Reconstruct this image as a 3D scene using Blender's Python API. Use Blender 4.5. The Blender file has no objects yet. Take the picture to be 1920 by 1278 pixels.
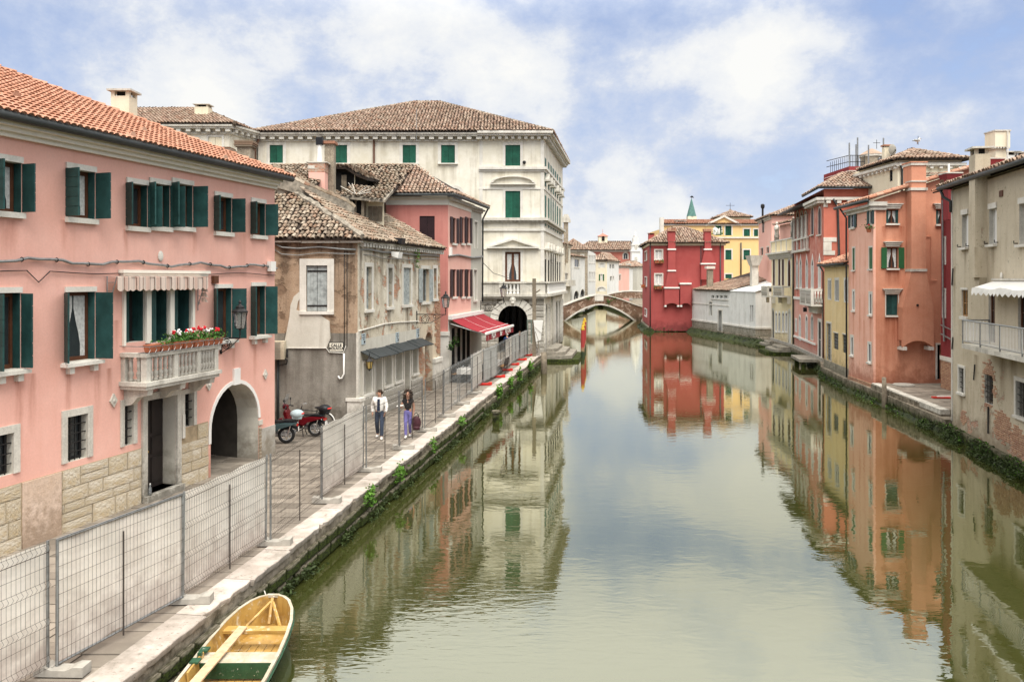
import bpy, math, random
import numpy as np
from mathutils import Vector, Matrix, noise as mnoise
rnd = random.Random(11)
sc = bpy.context.scene
COL = sc.collection
R = math.radians
# -- camera
F, CX, CH, CZ = 1550.0,960.0,522.0,6.5          # focal length (px of a 1920 frame), centre column, horizon row, eye height above water
cam = bpy.data.objects.new('camera', bpy.data.cameras.new('camera')); COL.objects.link(cam)
cam.location = (0,0, CZ); cam.rotation_euler = (R(90), 0,0)
cam.data.sensor_width = 36; cam.data.lens = F/1920*36; cam.data.shift_y = (CH-639)/1920
cam.data.clip_end = 6000; cam.data.clip_start = 0.1
sc.camera = cam
# -- sky, sun, exposure
SUN = Vector((0.10,-0.45,1.0)).normalized()
w = bpy.data.worlds.new('World'); sc.world = w; w.use_nodes = True
nt = w.node_tree; nt.nodes.clear()
def WN(t, **k):
 n = nt.nodes.new(t)
 for a, b in k.items(): setattr(n, a, b)
 return n
def WL(a, b): nt.links.new(a, b)
def wmath(op, a, b=None, c=None, clamp=False):
 n = WN('ShaderNodeMath', operation=op); n.use_clamp = clamp
 for i, x in enumerate((a, b, c)):
  if x is None: continue
  if isinstance(x, (int, float)): n.inputs[i].default_value = x
  else: WL(x, n.inputs[i])
 return n.outputs[0]
out = WN('ShaderNodeOutputWorld'); bg = WN('ShaderNodeBackground'); WL(bg.outputs[0], out.inputs[0])
bg.inputs[1].default_value = 0.10
sky = WN('ShaderNodeTexSky'); sky.sky_type = 'NISHITA'; sky.sun_disc = False
sky.sun_elevation = math.asin(SUN.z); sky.sun_rotation = math.atan2(SUN.x, SUN.y)
sky.air_density = 1.0; sky.dust_density = 0.6; sky.ozone_density = 2.0
tc = WN('ShaderNodeTexCoord'); mp = WN('ShaderNodeMapping'); WL(tc.outputs['Generated'], mp.inputs[0])
mp.inputs['Scale'].default_value = (1,1,1.45)
def wnoise(scale, detail, rough, dist, loc):
 m2 = WN('ShaderNodeMapping'); WL(mp.outputs[0], m2.inputs[0]); m2.inputs['Location'].default_value = loc
 n = WN('ShaderNodeTexNoise'); WL(m2.outputs[0], n.inputs['Vector'])
 n.inputs['Scale'].default_value = scale; n.inputs['Detail'].default_value = detail
 n.inputs['Roughness'].default_value = rough; n.inputs['Distortion'].default_value = dist
 return n.outputs[0]
n1 = wnoise(3.9,10,0.6,0.2,(0.9,0.3,0.1)); n2 = wnoise(9.0,10,0.7,0.0,(3.1,1.2,0.7))
vw = WN('ShaderNodeVectorMath', operation='MULTIPLY_ADD'); wn_ = WN('ShaderNodeTexNoise'); WL(mp.outputs[0], wn_.inputs['Vector']); wn_.inputs['Scale'].default_value = 6.0; wn_.inputs['Detail'].default_value = 5
WL(wn_.outputs['Color'], vw.inputs[0]); vw.inputs[1].default_value = (0.25,0.25,0.25); WL(mp.outputs[0], vw.inputs[2])
vo_ = WN('ShaderNodeTexVoronoi', feature='SMOOTH_F1'); WL(vw.outputs[0], vo_.inputs['Vector']); vo_.inputs['Scale'].default_value = 8.0; vo_.inputs['Smoothness'].default_value = 0.6      # rounded heads of cumulus
cov = wmath('ADD', wmath('MULTIPLY', n1,0.78), wmath('MULTIPLY_ADD', n2,0.42, wmath('MULTIPLY_ADD', vo_.outputs['Distance'], -0.22,0.14)))
def blob(px, py, wx, wy, amp):                       # where the photograph has its larger clouds and its clear patches
 global cov
 d = Vector(((px-CX)/F, 1,(CH-py)/F)).normalized()
 m = WN('ShaderNodeMapping'); m.vector_type = 'POINT'; WL(tc.outputs['Generated'], m.inputs[0])
 m.inputs['Scale'].default_value = (F/wx, 1.0, F/wy); m.inputs['Location'].default_value = (-d.x*F/wx, -d.y, -d.z*F/wy)
 l = WN('ShaderNodeVectorMath', operation='LENGTH'); WL(m.outputs[0], l.inputs[0])
 r_ = WN('ShaderNodeMapRange'); r_.interpolation_type = 'SMOOTHSTEP'; WL(l.outputs['Value'], r_.inputs[0])
 r_.inputs[1].default_value = 0; r_.inputs[2].default_value = 1; r_.inputs[3].default_value = amp; r_.inputs[4].default_value = 0
 cov = wmath('ADD', cov, r_.outputs[0])
blob(560,80,520,210,0.15); blob(930,130,420,200,0.10); blob(1420,120,330,110,0.14); blob(1560,210,240,90,0.07)
blob(60,60,230,120,-0.09); blob(1250,10,300,90,-0.12); blob(1740,60,330,150,-0.15); blob(1500,300,330,130,-0.09); blob(1120,400,700,210,0.12)
blob(350,160,260,120,0.10); blob(1150,300,200,110,0.06)
def wramp(x, stops):
 n = WN('ShaderNodeValToRGB'); WL(x, n.inputs[0]); cr = n.color_ramp
 while len(cr.elements) < len(stops): cr.elements.new(0.5)
 for e, (p, c) in zip(cr.elements, stops): e.position = p; e.color = (*c, 1) if len(c) == 3 else c
 return n.outputs[0]
up = WN('ShaderNodeSeparateXYZ'); WL(tc.outputs['Generated'], up.inputs[0])
el = WN('ShaderNodeMapRange'); el.interpolation_type = 'SMOOTHSTEP'; WL(up.outputs[2], el.inputs[0])      # cloud closes in overhead, as the water mirrors it
for k_, v_ in enumerate((0.29,0.46,0.0,0.28)): el.inputs[k_+1].default_value = v_
cov = wmath('ADD', cov, el.outputs[0])
mask = wramp(cov, [(0.42,(0.35,)*3),(0.54,(0.8,)*3),(0.68,(1,1,1))])
ccol = wramp(cov, [(0.47,(0.38,0.47,0.71)),(0.58,(0.52,0.61,0.82)),(0.66,(0.66,0.73,0.88)),(0.73,(0.86,0.89,0.94)),(0.84,(1.0,1.0,0.98))])
cm = WN('ShaderNodeMixRGB', blend_type='MULTIPLY'); cm.inputs[0].default_value = 1; WL(ccol, cm.inputs[1])
zb_ = WN('ShaderNodeMapRange'); zb_.interpolation_type = 'SMOOTHSTEP'; WL(up.outputs[2], zb_.inputs[0])      # an overcast sky is brightest overhead
for k_, v_ in enumerate((0.28,0.46,3.95,7.2)): zb_.inputs[k_+1].default_value = v_
WL(zb_.outputs[0], cm.inputs[2])
skm = WN('ShaderNodeMixRGB', blend_type='MULTIPLY'); skm.inputs[0].default_value = 1; WL(sky.outputs[0], skm.inputs[1]); skm.inputs[2].default_value = (0.88,0.80,0.80,1)
mx = WN('ShaderNodeMixRGB'); WL(mask, mx.inputs[0]); WL(skm.outputs[0], mx.inputs[1]); WL(cm.outputs[0], mx.inputs[2])
WL(mx.outputs[0], bg.inputs[0])
sun = bpy.data.objects.new('sun', bpy.data.lights.new('sun', 'SUN')); COL.objects.link(sun)
sun.data.energy = 2.2; sun.data.angle = R(45); sun.data.color = (1.0,0.96,0.9)
sun.rotation_euler = (-SUN).to_track_quat('-Z', 'Y').to_euler(); sun.location = (0,40,60)
sc.view_settings.view_transform = 'Standard'; sc.view_settings.look = 'None'
sc.view_settings.exposure = 1.3; sc.view_settings.gamma = 1.0; sc.view_settings.use_curve_mapping = False
cy = sc.cycles
cy.use_denoising = True; cy.max_bounces = 6; cy.diffuse_bounces = 3; cy.glossy_bounces = 3; cy.transmission_bounces = 4
cy.transparent_max_bounces = 8; cy.sample_clamp_indirect = 6; cy.caustics_reflective = False; cy.caustics_refractive = False
# -- measuring helpers
def at_z(px, py, z):
 Y = F*(CZ-z)/(py-CH); return ((px-CX)*Y/F, Y)
def at_y(px, py, Y): return Vector(((px-CX)*Y/F, Y, CZ-(py-CH)*Y/F))
ORG = {}
def org(o): return ORG.get(o.name, Vector((0,0,0))) if o is not None else Vector((0,0,0))
def props(o, label=None, cat=None, group=None, kind=None):
 if label: o['label'] = label
 if cat: o['category'] = cat
 if group: o['group'] = group
 if kind: o['kind'] = kind
 return o
def thing(name, label, cat, loc, rz=0.0, group=None):
 o = bpy.data.objects.new(name, None); COL.objects.link(o); o.empty_display_size = 0.2
 o.location = loc; o.rotation_euler = (0,0, rz); props(o, label, cat, group)
 ORG[o.name] = Vector(loc) if rz == 0 else Vector((0,0,0))
 return o
LOCAL = set()
def lthing(name, label, cat, loc, rz=0.0, group=None):      # a thing whose parts are modelled in its own axes
 o = thing(name, label, cat, loc, rz, group); ORG[o.name] = Vector((0,0,0)); return o
def obj(name, me, parent=None, loc=None, rot=None, scale=None, mat4=None):
 o = bpy.data.objects.new(name, me); COL.objects.link(o)
 if parent is not None: o.parent = parent; ORG[o.name] = org(parent)
 if mat4 is not None:
  m = mat4.copy(); m.translation = m.translation-org(parent); o.matrix_basis = m
 else:
  if loc is not None: o.location = Vector(loc)-org(parent)
  if rot is not None: o.rotation_euler = rot
  if scale is not None: o.scale = scale
 return o
def copy_tree(o, parent=None):
 c = o.copy(); COL.objects.link(c)
 if parent is not None: c.parent = parent
 for ch in list(o.children): copy_tree(ch, c)
 return c
class Wall:
 """vertical plane over the plan line a -> b (left to right seen from outside); local axes s along, d outward, z up"""
 def __init__(s, a, b):
  s.a = Vector(a); s.b = Vector(b); dv = s.b-s.a; s.L = dv.length; s.u = dv/s.L; s.n = Vector((s.u.y, -s.u.x)); s.holes = []
 def __call__(s, p): 
  q = s.a+s.u*p[0]+s.n*p[1]; return (q.x, q.y, p[2])
 def S(s, px, d=0.0):
  t = (px-CX)/F; a = s.a+s.n*d; return (t*a.y-a.x)/(s.u.x-t*s.u.y)
 def Z(s, px, py, d=0.0):
  a = s.a+s.n*d; y = a.y+s.u.y*s.S(px, d); return CZ-(py-CH)*y/F
 def ang(s): return math.atan2(s.u.y, s.u.x)
 def off(s, d): return Wall(s.a+s.n*d, s.b+s.n*d)
class MB:
 def __init__(s, W=None): s.v = []; s.f = []; s.m = []; s.uv = []; s.W = W or (lambda p: p)
 def add(s, p):
  s.v.append(s.W(p)); s.uv.append((p[0]+p[1], p[2])); return len(s.v)-1
 def poly(s, pts, mi=0):
  s.f.append([s.add(p) for p in pts]); s.m.append(mi)
 def hexa(s, c, mi=0):          # 8 corners: bottom 4 ccw, top 4
  i = [s.add(p) for p in c]
  for f in ((3,2,1,0),(4,5,6,7),(0,1,5,4),(1,2,6,5),(2,3,7,6),(3,0,4,7)):
   s.f.append([i[k] for k in f]); s.m.append(mi)
 def box(s, s0, s1, d0, d1, z0, z1, mi=0):
  if s1 < s0: s0, s1 = s1, s0
  s.hexa([(s0, d1, z0),(s1, d1, z0),(s1, d0, z0),(s0, d0, z0),(s0, d1, z1),(s1, d1, z1),(s1, d0, z1),(s0, d0, z1)], mi)
 def prism(s, pts, d0, d1, mi=0):   # polygon in (s, z) extruded along d
  n = len(pts); a = [s.add((p[0], d0, p[1])) for p in pts]; b = [s.add((p[0], d1, p[1])) for p in pts]
  s.f.append(a[::-1]); s.m.append(mi); s.f.append(b); s.m.append(mi)
  for k in range(n): s.f.append([a[k], a[(k+1) % n], b[(k+1) % n], b[k]]); s.m.append(mi)
 def slab(s, pts, z0, z1, mi=0):    # polygon in plan extruded up
  n = len(pts); a = [s.add((p[0], p[1], z0)) for p in pts]; b = [s.add((p[0], p[1], z1)) for p in pts]
  s.f.append(a[::-1]); s.m.append(mi); s.f.append(b); s.m.append(mi)
  for k in range(n): s.f.append([a[k], a[(k+1) % n], b[(k+1) % n], b[k]]); s.m.append(mi)
 def tube(s, pts, r, n=6, mi=0, cap=True):
  P = [Vector(p) for p in pts]; rings = []
  rr = r if isinstance(r, (list, tuple)) else [r]*len(P)
  prev = None
  for k, p in enumerate(P):
   t = (P[min(k+1, len(P)-1)]-P[max(k-1,0)])
   t = t.normalized() if t.length > 1e-9 else Vector((0,0,1))
   a = Vector((0,0,1)) if abs(t.z) < 0.9 else Vector((1,0,0))
   if prev is not None and (prev-t*prev.dot(t)).length > 0.05: x = (prev-t*prev.dot(t)).normalized()
   else: x = t.cross(a).normalized()
   prev = x; y = t.cross(x)
   rings.append([s.add(tuple(p+(x*math.cos(q)+y*math.sin(q))*rr[k])) for q in [2*math.pi*j/n for j in range(n)]])
  for k in range(len(P)-1):
   for j in range(n):
    s.f.append([rings[k][j], rings[k][(j+1) % n], rings[k+1][(j+1) % n], rings[k+1][j]]); s.m.append(mi)
  if cap:
   s.f.append(rings[0][::-1]); s.m.append(mi); s.f.append(rings[-1]); s.m.append(mi)
 def lathe(s, prof, c, n=10, mi=0):
  rings = [[s.add((c[0]+r*math.cos(2*math.pi*j/n), c[1]+r*math.sin(2*math.pi*j/n), c[2]+z)) for j in range(n)] for r, z in prof]
  for k in range(len(prof)-1):
   for j in range(n):
    s.f.append([rings[k][j], rings[k][(j+1) % n], rings[k+1][(j+1) % n], rings[k+1][j]]); s.m.append(mi)
  s.f.append(rings[0][::-1]); s.m.append(mi); s.f.append(rings[-1]); s.m.append(mi)
 def ell(s, c, r, nu=10, nv=7, mi=0):
  rx, ry, rz = r if isinstance(r, (list, tuple)) else (r, r, r)
  rings = []
  for k in range(1, nv):
   th = math.pi*k/nv
   rings.append([s.add((c[0]+rx*math.sin(th)*math.cos(2*math.pi*j/nu), c[1]+ry*math.sin(th)*math.sin(2*math.pi*j/nu), c[2]-rz*math.cos(th))) for j in range(nu)])
  b = s.add((c[0], c[1], c[2]-rz)); t = s.add((c[0], c[1], c[2]+rz))
  for j in range(nu):
   s.f.append([b, rings[0][(j+1) % nu], rings[0][j]]); s.m.append(mi)
   s.f.append([t, rings[-1][j], rings[-1][(j+1) % nu]]); s.m.append(mi)
   for k in range(nv-2): s.f.append([rings[k][j], rings[k][(j+1) % nu], rings[k+1][(j+1) % nu], rings[k+1][j]]); s.m.append(mi)
 def torus(s, c, R0, r0, axis='y', n=20, m=8, mi=0):
  rings = []
  for i in range(n):
   a = 2*math.pi*i/n; ring = []
   for j in range(m):
    b = 2*math.pi*j/m; q = R0+r0*math.cos(b); h = r0*math.sin(b)
    p = {'y': (q*math.cos(a), h, q*math.sin(a)), 'z': (q*math.cos(a), q*math.sin(a), h), 'x': (h, q*math.cos(a), q*math.sin(a))}[axis]
    ring.append(s.add((c[0]+p[0], c[1]+p[1], c[2]+p[2])))
   rings.append(ring)
  for i in range(n):
   for j in range(m):
    s.f.append([rings[i][j], rings[(i+1) % n][j], rings[(i+1) % n][(j+1) % m], rings[i][(j+1) % m]]); s.m.append(mi)
 def mesh(s, name, mats, o=Vector((0,0,0)), smooth=False):
  me = bpy.data.meshes.new(name)
  V = np.array(s.v, dtype=np.float64).reshape(-1,3)-np.array(o)
  me.from_pydata(V.tolist(), [], s.f)
  for m in (mats if isinstance(mats, (list, tuple)) else [mats]): me.materials.append(m)
  me.polygons.foreach_set('material_index', s.m)
  uvl = me.uv_layers.new(name='UVMap'); li = np.zeros(len(me.loops), dtype=np.int32); me.loops.foreach_get('vertex_index', li)
  uvl.data.foreach_set('uv', np.array(s.uv, dtype=np.float32)[li].ravel())
  if smooth: me.polygons.foreach_set('use_smooth', [True]*len(me.polygons))
  me.update(); return me
 def build(s, name, mats, parent=None, smooth=False, label=None, cat=None, group=None, kind=None):
  o = bpy.data.objects.new(name, s.mesh(name, mats, org(parent), smooth)); COL.objects.link(o)
  if parent is not None: o.parent = parent; ORG[o.name] = org(parent)
  return props(o, label, cat, group, kind)
# -- materials
class NG:
 def __init__(s, name):
  s.mat = bpy.data.materials.new(name); s.mat.use_nodes = True; s.nt = s.mat.node_tree; s.b = s.nt.nodes['Principled BSDF']
  t = s.new('ShaderNodeTexCoord'); s.P = t.outputs['Object']; s.UV = t.outputs['UV']
 def new(s, t, **k):
  n = s.nt.nodes.new(t)
  for a, b in k.items(): setattr(n, a, b)
  return n
 def L(s, a, b): s.nt.links.new(a, b)
 def put(s, sock, x):
  if x is None: return
  if isinstance(x, (int, float)): sock.default_value = x
  elif isinstance(x, (tuple, list)): sock.default_value = (*x, 1) if len(x) == 3 and len(sock.default_value) == 4 else x
  else: s.L(x, sock)
 def math(s, op, a, b=None, clamp=False):
  n = s.new('ShaderNodeMath', operation=op); n.use_clamp = clamp; s.put(n.inputs[0], a); s.put(n.inputs[1], b); return n.outputs[0]
 def map(s, v, scale=(1,1,1), loc=(0,0,0), rot=(0,0,0)):
  n = s.new('ShaderNodeMapping'); s.L(v, n.inputs[0]); n.inputs['Scale'].default_value = scale; n.inputs['Location'].default_value = loc; n.inputs['Rotation'].default_value = rot; return n.outputs[0]
 def noise(s, scale, detail=4, rough=0.55, v=None, dist=0.0):
  n = s.new('ShaderNodeTexNoise'); s.L(v or s.P, n.inputs['Vector']); n.inputs['Scale'].default_value = scale
  n.inputs['Detail'].default_value = detail; n.inputs['Roughness'].default_value = rough; n.inputs['Distortion'].default_value = dist; return n.outputs[0]
 def rng(s, x, a, b, c=0.0, d=1.0):
  n = s.new('ShaderNodeMapRange'); s.put(n.inputs[0], x)
  for i, q in enumerate((a, b, c, d)): n.inputs[i+1].default_value = q
  return n.outputs[0]
 def mix(s, f, a, b, bt='MIX'):
  n = s.new('ShaderNodeMixRGB', blend_type=bt); s.put(n.inputs[0], f); s.put(n.inputs[1], a); s.put(n.inputs[2], b); return n.outputs[0]
 def xyz(s, v=None):
  n = s.new('ShaderNodeSeparateXYZ'); s.L(v or s.P, n.inputs[0]); return n.outputs
 def bump(s, h, strength=0.3, dist=0.02, prev=None):
  n = s.new('ShaderNodeBump'); n.inputs['Strength'].default_value = strength; n.inputs['Distance'].default_value = dist; s.put(n.inputs['Height'], h)
  if prev is not None: s.L(prev, n.inputs['Normal'])
  return n.outputs[0]
 def fin(s, col, rough=0.85, normal=None, metal=0.0, spec=None):
  s.put(s.b.inputs['Base Color'], col); s.put(s.b.inputs['Roughness'], rough); s.b.inputs['Metallic'].default_value = metal
  if normal is not None: s.L(normal, s.b.inputs['Normal'])
  if spec is not None: s.b.inputs['Specular IOR Level'].default_value = spec
  return s.mat
def sc3(c, k): return tuple(min(1, x*k) for x in c)
def plain(name, col, rough=0.7, var=0.15, scale=4.0, bs=40.0, bstr=0.15, metal=0.0, spec=0.22, obj_rnd=0.0):
 g = NG(name); n = g.noise(scale, 5,0.6)
 c = g.mix(g.rng(n, 0.3,0.7), sc3(col, 1-var), sc3(col, 1+var))
 if obj_rnd:
  oi = g.new('ShaderNodeObjectInfo'); k = g.rng(oi.outputs['Random'], 0,1,1-obj_rnd, 1+obj_rnd)
  c = g.mix(1.0, c, k, 'MULTIPLY')
 return g.fin(c, rough, g.bump(g.noise(bs, 3), bstr, 0.01) if bstr else None, metal, spec)
def brick_col(g, c1, c2, mortar, scale=1.0, v=None):
 n = g.new('ShaderNodeTexBrick'); g.L(v or g.UV, n.inputs['Vector'])
 n.inputs['Color1'].default_value = (*c1,1); n.inputs['Color2'].default_value = (*c2,1); n.inputs['Mortar'].default_value = (*mortar, 1)
 n.inputs['Scale'].default_value = scale; n.inputs['Mortar Size'].default_value = 0.012; n.inputs['Brick Width'].default_value = 0.26; n.inputs['Row Height'].default_value = 0.072
 n.inputs['Bias'].default_value = 0.0; n.inputs['Mortar Smooth'].default_value = 0.2
 return n.outputs['Color'], n.outputs['Fac']
def stucco(name, col, col2, stain=None, st=0.35, blot=1.0, spk=0.10, peel=0.0, peel_low=0.0, low_h=2.0, under='brick', under_col=(0.30,0.12,0.07), streak=0.5, bumpk=0.25, cracks=0.0, seed=0.0):
 g = NG(name); P = g.map(g.P, loc=(seed, seed*1.7,0))
 n1 = g.noise(0.5*blot, 6,0.6, P); n2 = g.noise(2.2*blot, 7,0.65, P)
 c = g.mix(g.rng(g.math('ADD', g.math('MULTIPLY', n1,0.65), g.math('MULTIPLY', n2,0.35)), 0.36,0.64), col, col2)
 if stain is not None:
  ns = g.noise(1.0,6,0.62, g.map(P, (2.6,2.6,0.16)))
  ns2 = g.noise(1.3,4,0.6, P)
  c = g.mix(g.math('MULTIPLY', g.rng(g.math('ADD', g.math('MULTIPLY', ns, 0.7), g.math('MULTIPLY', ns2,0.3)), 0.5,0.68), st), c, stain)
 nf = g.noise(22,4,0.7, P); c = g.mix(1.0, c, g.rng(nf, 0.3,0.7,1-spk, 1+spk), 'MULTIPLY')
 h = g.math('ADD', g.math('MULTIPLY', g.noise(9,5,0.6, P), 0.6), g.math('MULTIPLY', nf, 0.4))
 nor = g.bump(h, bumpk, 0.03)
 if stain is not None: c = g.mix(g.rng(g.math('ADD', g.xyz()[2], g.math('MULTIPLY', g.math('SUBTRACT', n2,0.5), 2.4)), 0.1,1.0,0.7,0.0), c, sc3(stain, 0.6))
 if peel > 0 or peel_low > 0:
  pn = g.noise(1.15,9,0.62, P, 0.4); z = g.xyz()[2]
  zz = g.rng(z, 0, low_h, peel_low, 0.0)
  pm = g.math('ADD', g.math('ADD', pn, zz), peel-0.5)
  m = g.rng(pm, 0.13,0.16)
  if under == 'brick':
   uc, uf = brick_col(g, under_col, sc3(under_col, 1.7),(0.42,0.36,0.28))
   uc = g.mix(g.rng(g.noise(6,4), 0.45,0.7), uc, (0.45,0.38,0.30))
  else:
   uc = g.mix(g.rng(g.noise(3.5,6), 0.35,0.65), under_col, sc3(under_col, 1.8))
  edge = g.math('MULTIPLY', g.rng(pm, 0.115,0.13), g.math('SUBTRACT', 1.0, m))
  c = g.mix(g.math('MULTIPLY', edge, 0.55), c, sc3(col, 0.45))
  c = g.mix(m, c, uc)
  nor = g.bump(g.math('SUBTRACT', 1.0, m), 0.6,0.03, nor)
 if cracks > 0:
  sp = g.rng(g.noise(6,7,0.75, P), 0.60,0.64)
  c = g.mix(g.math('MULTIPLY', sp, cracks), c, sc3(col, 0.28))
 return g.fin(c, 0.9, nor, spec=0.2)
def drips(m, L_, col, amt=0.6):
 g = NG.__new__(NG); g.mat = m; g.nt = m.node_tree; g.b = g.nt.nodes['Principled BSDF']; t = g.new('ShaderNodeTexCoord'); g.P = t.outputs['Object']; g.UV = t.outputs['UV']
 x = g.xyz(g.UV); u = g.math('ADD', x[0], g.math('MULTIPLY', g.math('SUBTRACT', g.noise(2.5,4), 0.5), 0.12)); n = g.noise(1.0,5,0.6, g.map(g.UV, (9,1,1))); tot = None
 n2 = g.new('ShaderNodeSeparateXYZ'); g.L(g.UV, n2.inputs[0]); v = n2.outputs[1]
 for (s, z, ln, hw) in L_:
  a = g.rng(g.math('ABSOLUTE', g.math('SUBTRACT', u, s)), hw*0.25, hw, 1,0)
  b = g.math('MULTIPLY', g.rng(v, z-ln, z-0.05,0.0,1.0), g.math('LESS_THAN', v, z)); q = g.math('MULTIPLY', a, b)
  tot = q if tot is None else g.math('MAXIMUM', tot, q)
 old = g.b.inputs['Base Color'].links[0].from_socket; f = g.math('MULTIPLY', tot, g.rng(n, 0.3,0.6,0.25, amt))
 g.L(g.mix(f, old, col), g.b.inputs['Base Color'])
def tilemat(name, cols, moss=0.3):
 g = NG(name)
 geo = g.new('ShaderNodeNewGeometry'); oi = g.new('ShaderNodeObjectInfo')
 r = g.math('FRACT', g.math('ADD', geo.outputs['Random Per Island'], oi.outputs['Random']))
 n = g.new('ShaderNodeValToRGB'); g.L(r, n.inputs[0]); cr = n.color_ramp; cr.interpolation = 'LINEAR'
 while len(cr.elements) < len(cols): cr.elements.new(0.5)
 for k, (e, c) in enumerate(zip(cr.elements, cols)): e.position = k/(len(cols)-1); e.color = (*c, 1)
 c = g.mix(g.rng(g.noise(1.1,6,0.65), 0.42,0.66,0, moss), n.outputs[0], (0.16,0.13,0.085))
 c = g.mix(g.rng(g.noise(16,5,0.7), 0.45,0.7,0,0.45), c, (0.10,0.085,0.06))
 return g.fin(c, 0.9, g.bump(g.noise(30,4), 0.35,0.01), spec=0.15)
M = {}
M['pink'] = stucco('pink_stucco', (0.75,0.405,0.325),(0.81,0.48,0.395),(0.60,0.28,0.20), 0.28,0.7,0.05, bumpk=0.12)
M['pinkgrey'] = stucco('grey_plinth_plaster', (0.42,0.40,0.36),(0.52,0.50,0.45),(0.28,0.22,0.14), 0.5,1.2,0.08)
M['stone'] = stucco('white_stone', (0.60,0.57,0.50),(0.74,0.71,0.64),(0.30,0.27,0.22), 0.35,2.0,0.08, bumpk=0.2)
M['stonedirty'] = stucco('weathered_stone', (0.48,0.45,0.39),(0.66,0.63,0.55),(0.16,0.14,0.11), 0.6,2.5,0.12, bumpk=0.3)
M['cream_trim'] = plain('cream_trim', (0.78,0.74,0.64), 0.75,0.06,2)
M['step'] = plain('water_worn_step', (0.26,0.235,0.19), 0.85,0.4,3,15,0.5)
M['white'] = plain('white_paint', (0.80,0.78,0.73), 0.6,0.06,3)
g = NG('sandstone_block'); oi = g.new('ShaderNodeObjectInfo')
c = g.mix(oi.outputs['Random'], (0.58,0.50,0.37),(0.80,0.74,0.63)); c = g.mix(g.rng(g.noise(2.6,7,0.68), 0.38,0.66), sc3((0.56,0.45,0.29), 1), c); c = g.mix(g.rng(g.noise(5.5,6,0.7, None, 0.8), 0.56,0.68,0,0.8), c, (0.74,0.70,0.60)); c = g.mix(g.rng(g.noise(7,6,0.72), 0.60,0.70,0,0.8), c, (0.20,0.14,0.085))
M['plinth'] = g.fin(c, 0.95, g.bump(g.noise(6,8,0.7, None, 0.6), 1.0,0.06), spec=0.15)
M['plinthmortar'] = plain('lime_mortar', (0.36,0.28,0.18), 0.95,0.25,5,20,0.4)
M['green'] = plain('green_shutter_paint', (0.020,0.062,0.058), 0.5,0.3,3,60,0.1, obj_rnd=0.25)
M['green2'] = plain('emerald_shutter_paint', (0.012,0.085,0.052), 0.5,0.3,2,60,0.1, obj_rnd=0.2)
M['leafgreen'] = plain('bottle_green_paint', (0.03,0.115,0.045), 0.5,0.2,2,60,0.05)
M['brownsh'] = plain('brown_shutter_paint', (0.030,0.014,0.016), 0.5,0.2,2,60,0.05)
M['greysh'] = plain('weathered_grey_board', (0.34,0.37,0.36), 0.8,0.35,6,60,0.3)
M['wood'] = plain('brown_window_wood', (0.105,0.042,0.022), 0.5,0.25,5,50,0.1)
M['oldwood'] = plain('old_grey_wood', (0.20,0.165,0.12), 0.85,0.35,5,40,0.4)
M['darkwood'] = plain('dark_door_wood', (0.028,0.022,0.020), 0.5,0.2,4,40,0.1)
M['passage_shade'] = plain('shade_dark_plaster', (0.085,0.075,0.062), 0.95,0.35,1.5)  # plaster darkened so its colour carries the shade inside the arched passage
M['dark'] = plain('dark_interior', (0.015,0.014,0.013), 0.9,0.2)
M['iron'] = plain('wrought_iron', (0.025,0.024,0.024), 0.5,0.2,8,60,0.1,0.3)
M['galv'] = plain('galvanised_steel', (0.27,0.275,0.27), 0.45,0.25,7,50,0.15,0.6)
M['wire'] = plain('rusty_wire', (0.055,0.045,0.038), 0.7,0.3,5,0,0)
M['gutter'] = plain('dark_gutter', (0.055,0.060,0.060), 0.5,0.15,3,40,0.05,0.3)
M['copper'] = plain('brown_downpipe', (0.11,0.055,0.035), 0.55,0.2,3)
M['glass'] = plain('window_glass', (0.035,0.04,0.042), 0.08,0.2,2,0,0,0,0.6)
M['curtain'] = plain('white_curtain', (0.60,0.60,0.57), 0.8,0.25,14,0,0)
M['tile_pink'] = tilemat('orange_roof_tile', [(0.37,0.165,0.10),(0.46,0.22,0.14),(0.50,0.26,0.175),(0.40,0.185,0.115)], 0.10)
M['tile_old'] = tilemat('old_roof_tile', [(0.17,0.095,0.06),(0.34,0.27,0.20),(0.11,0.08,0.06),(0.43,0.36,0.28),(0.23,0.13,0.085),(0.36,0.295,0.225)], 0.65)
M['tile_mid'] = tilemat('weathered_roof_tile', [(0.27,0.155,0.105),(0.42,0.30,0.23),(0.19,0.12,0.09),(0.48,0.37,0.285),(0.31,0.18,0.125)], 0.5)
M['tile_red'] = tilemat('red_roof_tile', [(0.42,0.17,0.10),(0.55,0.34,0.24),(0.36,0.17,0.11),(0.50,0.24,0.15)], 0.25)
M['under'] = plain('shaded_underlay', (0.030,0.021,0.016), 0.95,0.3,2)  # near black: the shade in the gaps between tiles is put into this colour
M['mortar'] = plain('ridge_mortar', (0.42,0.38,0.31), 0.95,0.35,4,15,0.6)
M['rubble'] = plain('rough_grey_mortar', (0.25,0.22,0.175), 0.95,0.55,5,12,0.9)
M['old_side'] = stucco('peeling_brown_plaster', (0.30,0.20,0.125),(0.45,0.335,0.235),(0.12,0.085,0.055), 0.75,1.6,0.25, peel=0.07, under='x', under_col=(0.15,0.10,0.065), bumpk=0.7, cracks=0.7)
M['old_cement'] = stucco('grey_cement_render', (0.205,0.185,0.155),(0.34,0.315,0.27),(0.10,0.085,0.065), 0.7,1.5,0.18, bumpk=0.45)
M['old_front'] = stucco('decayed_cream_plaster', (0.52,0.45,0.33),(0.72,0.67,0.56),(0.17,0.125,0.08), 0.85,1.6,0.16, peel=0.075, under='brick', under_col=(0.34,0.13,0.06), bumpk=0.5, cracks=0.8, seed=3.0)
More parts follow.
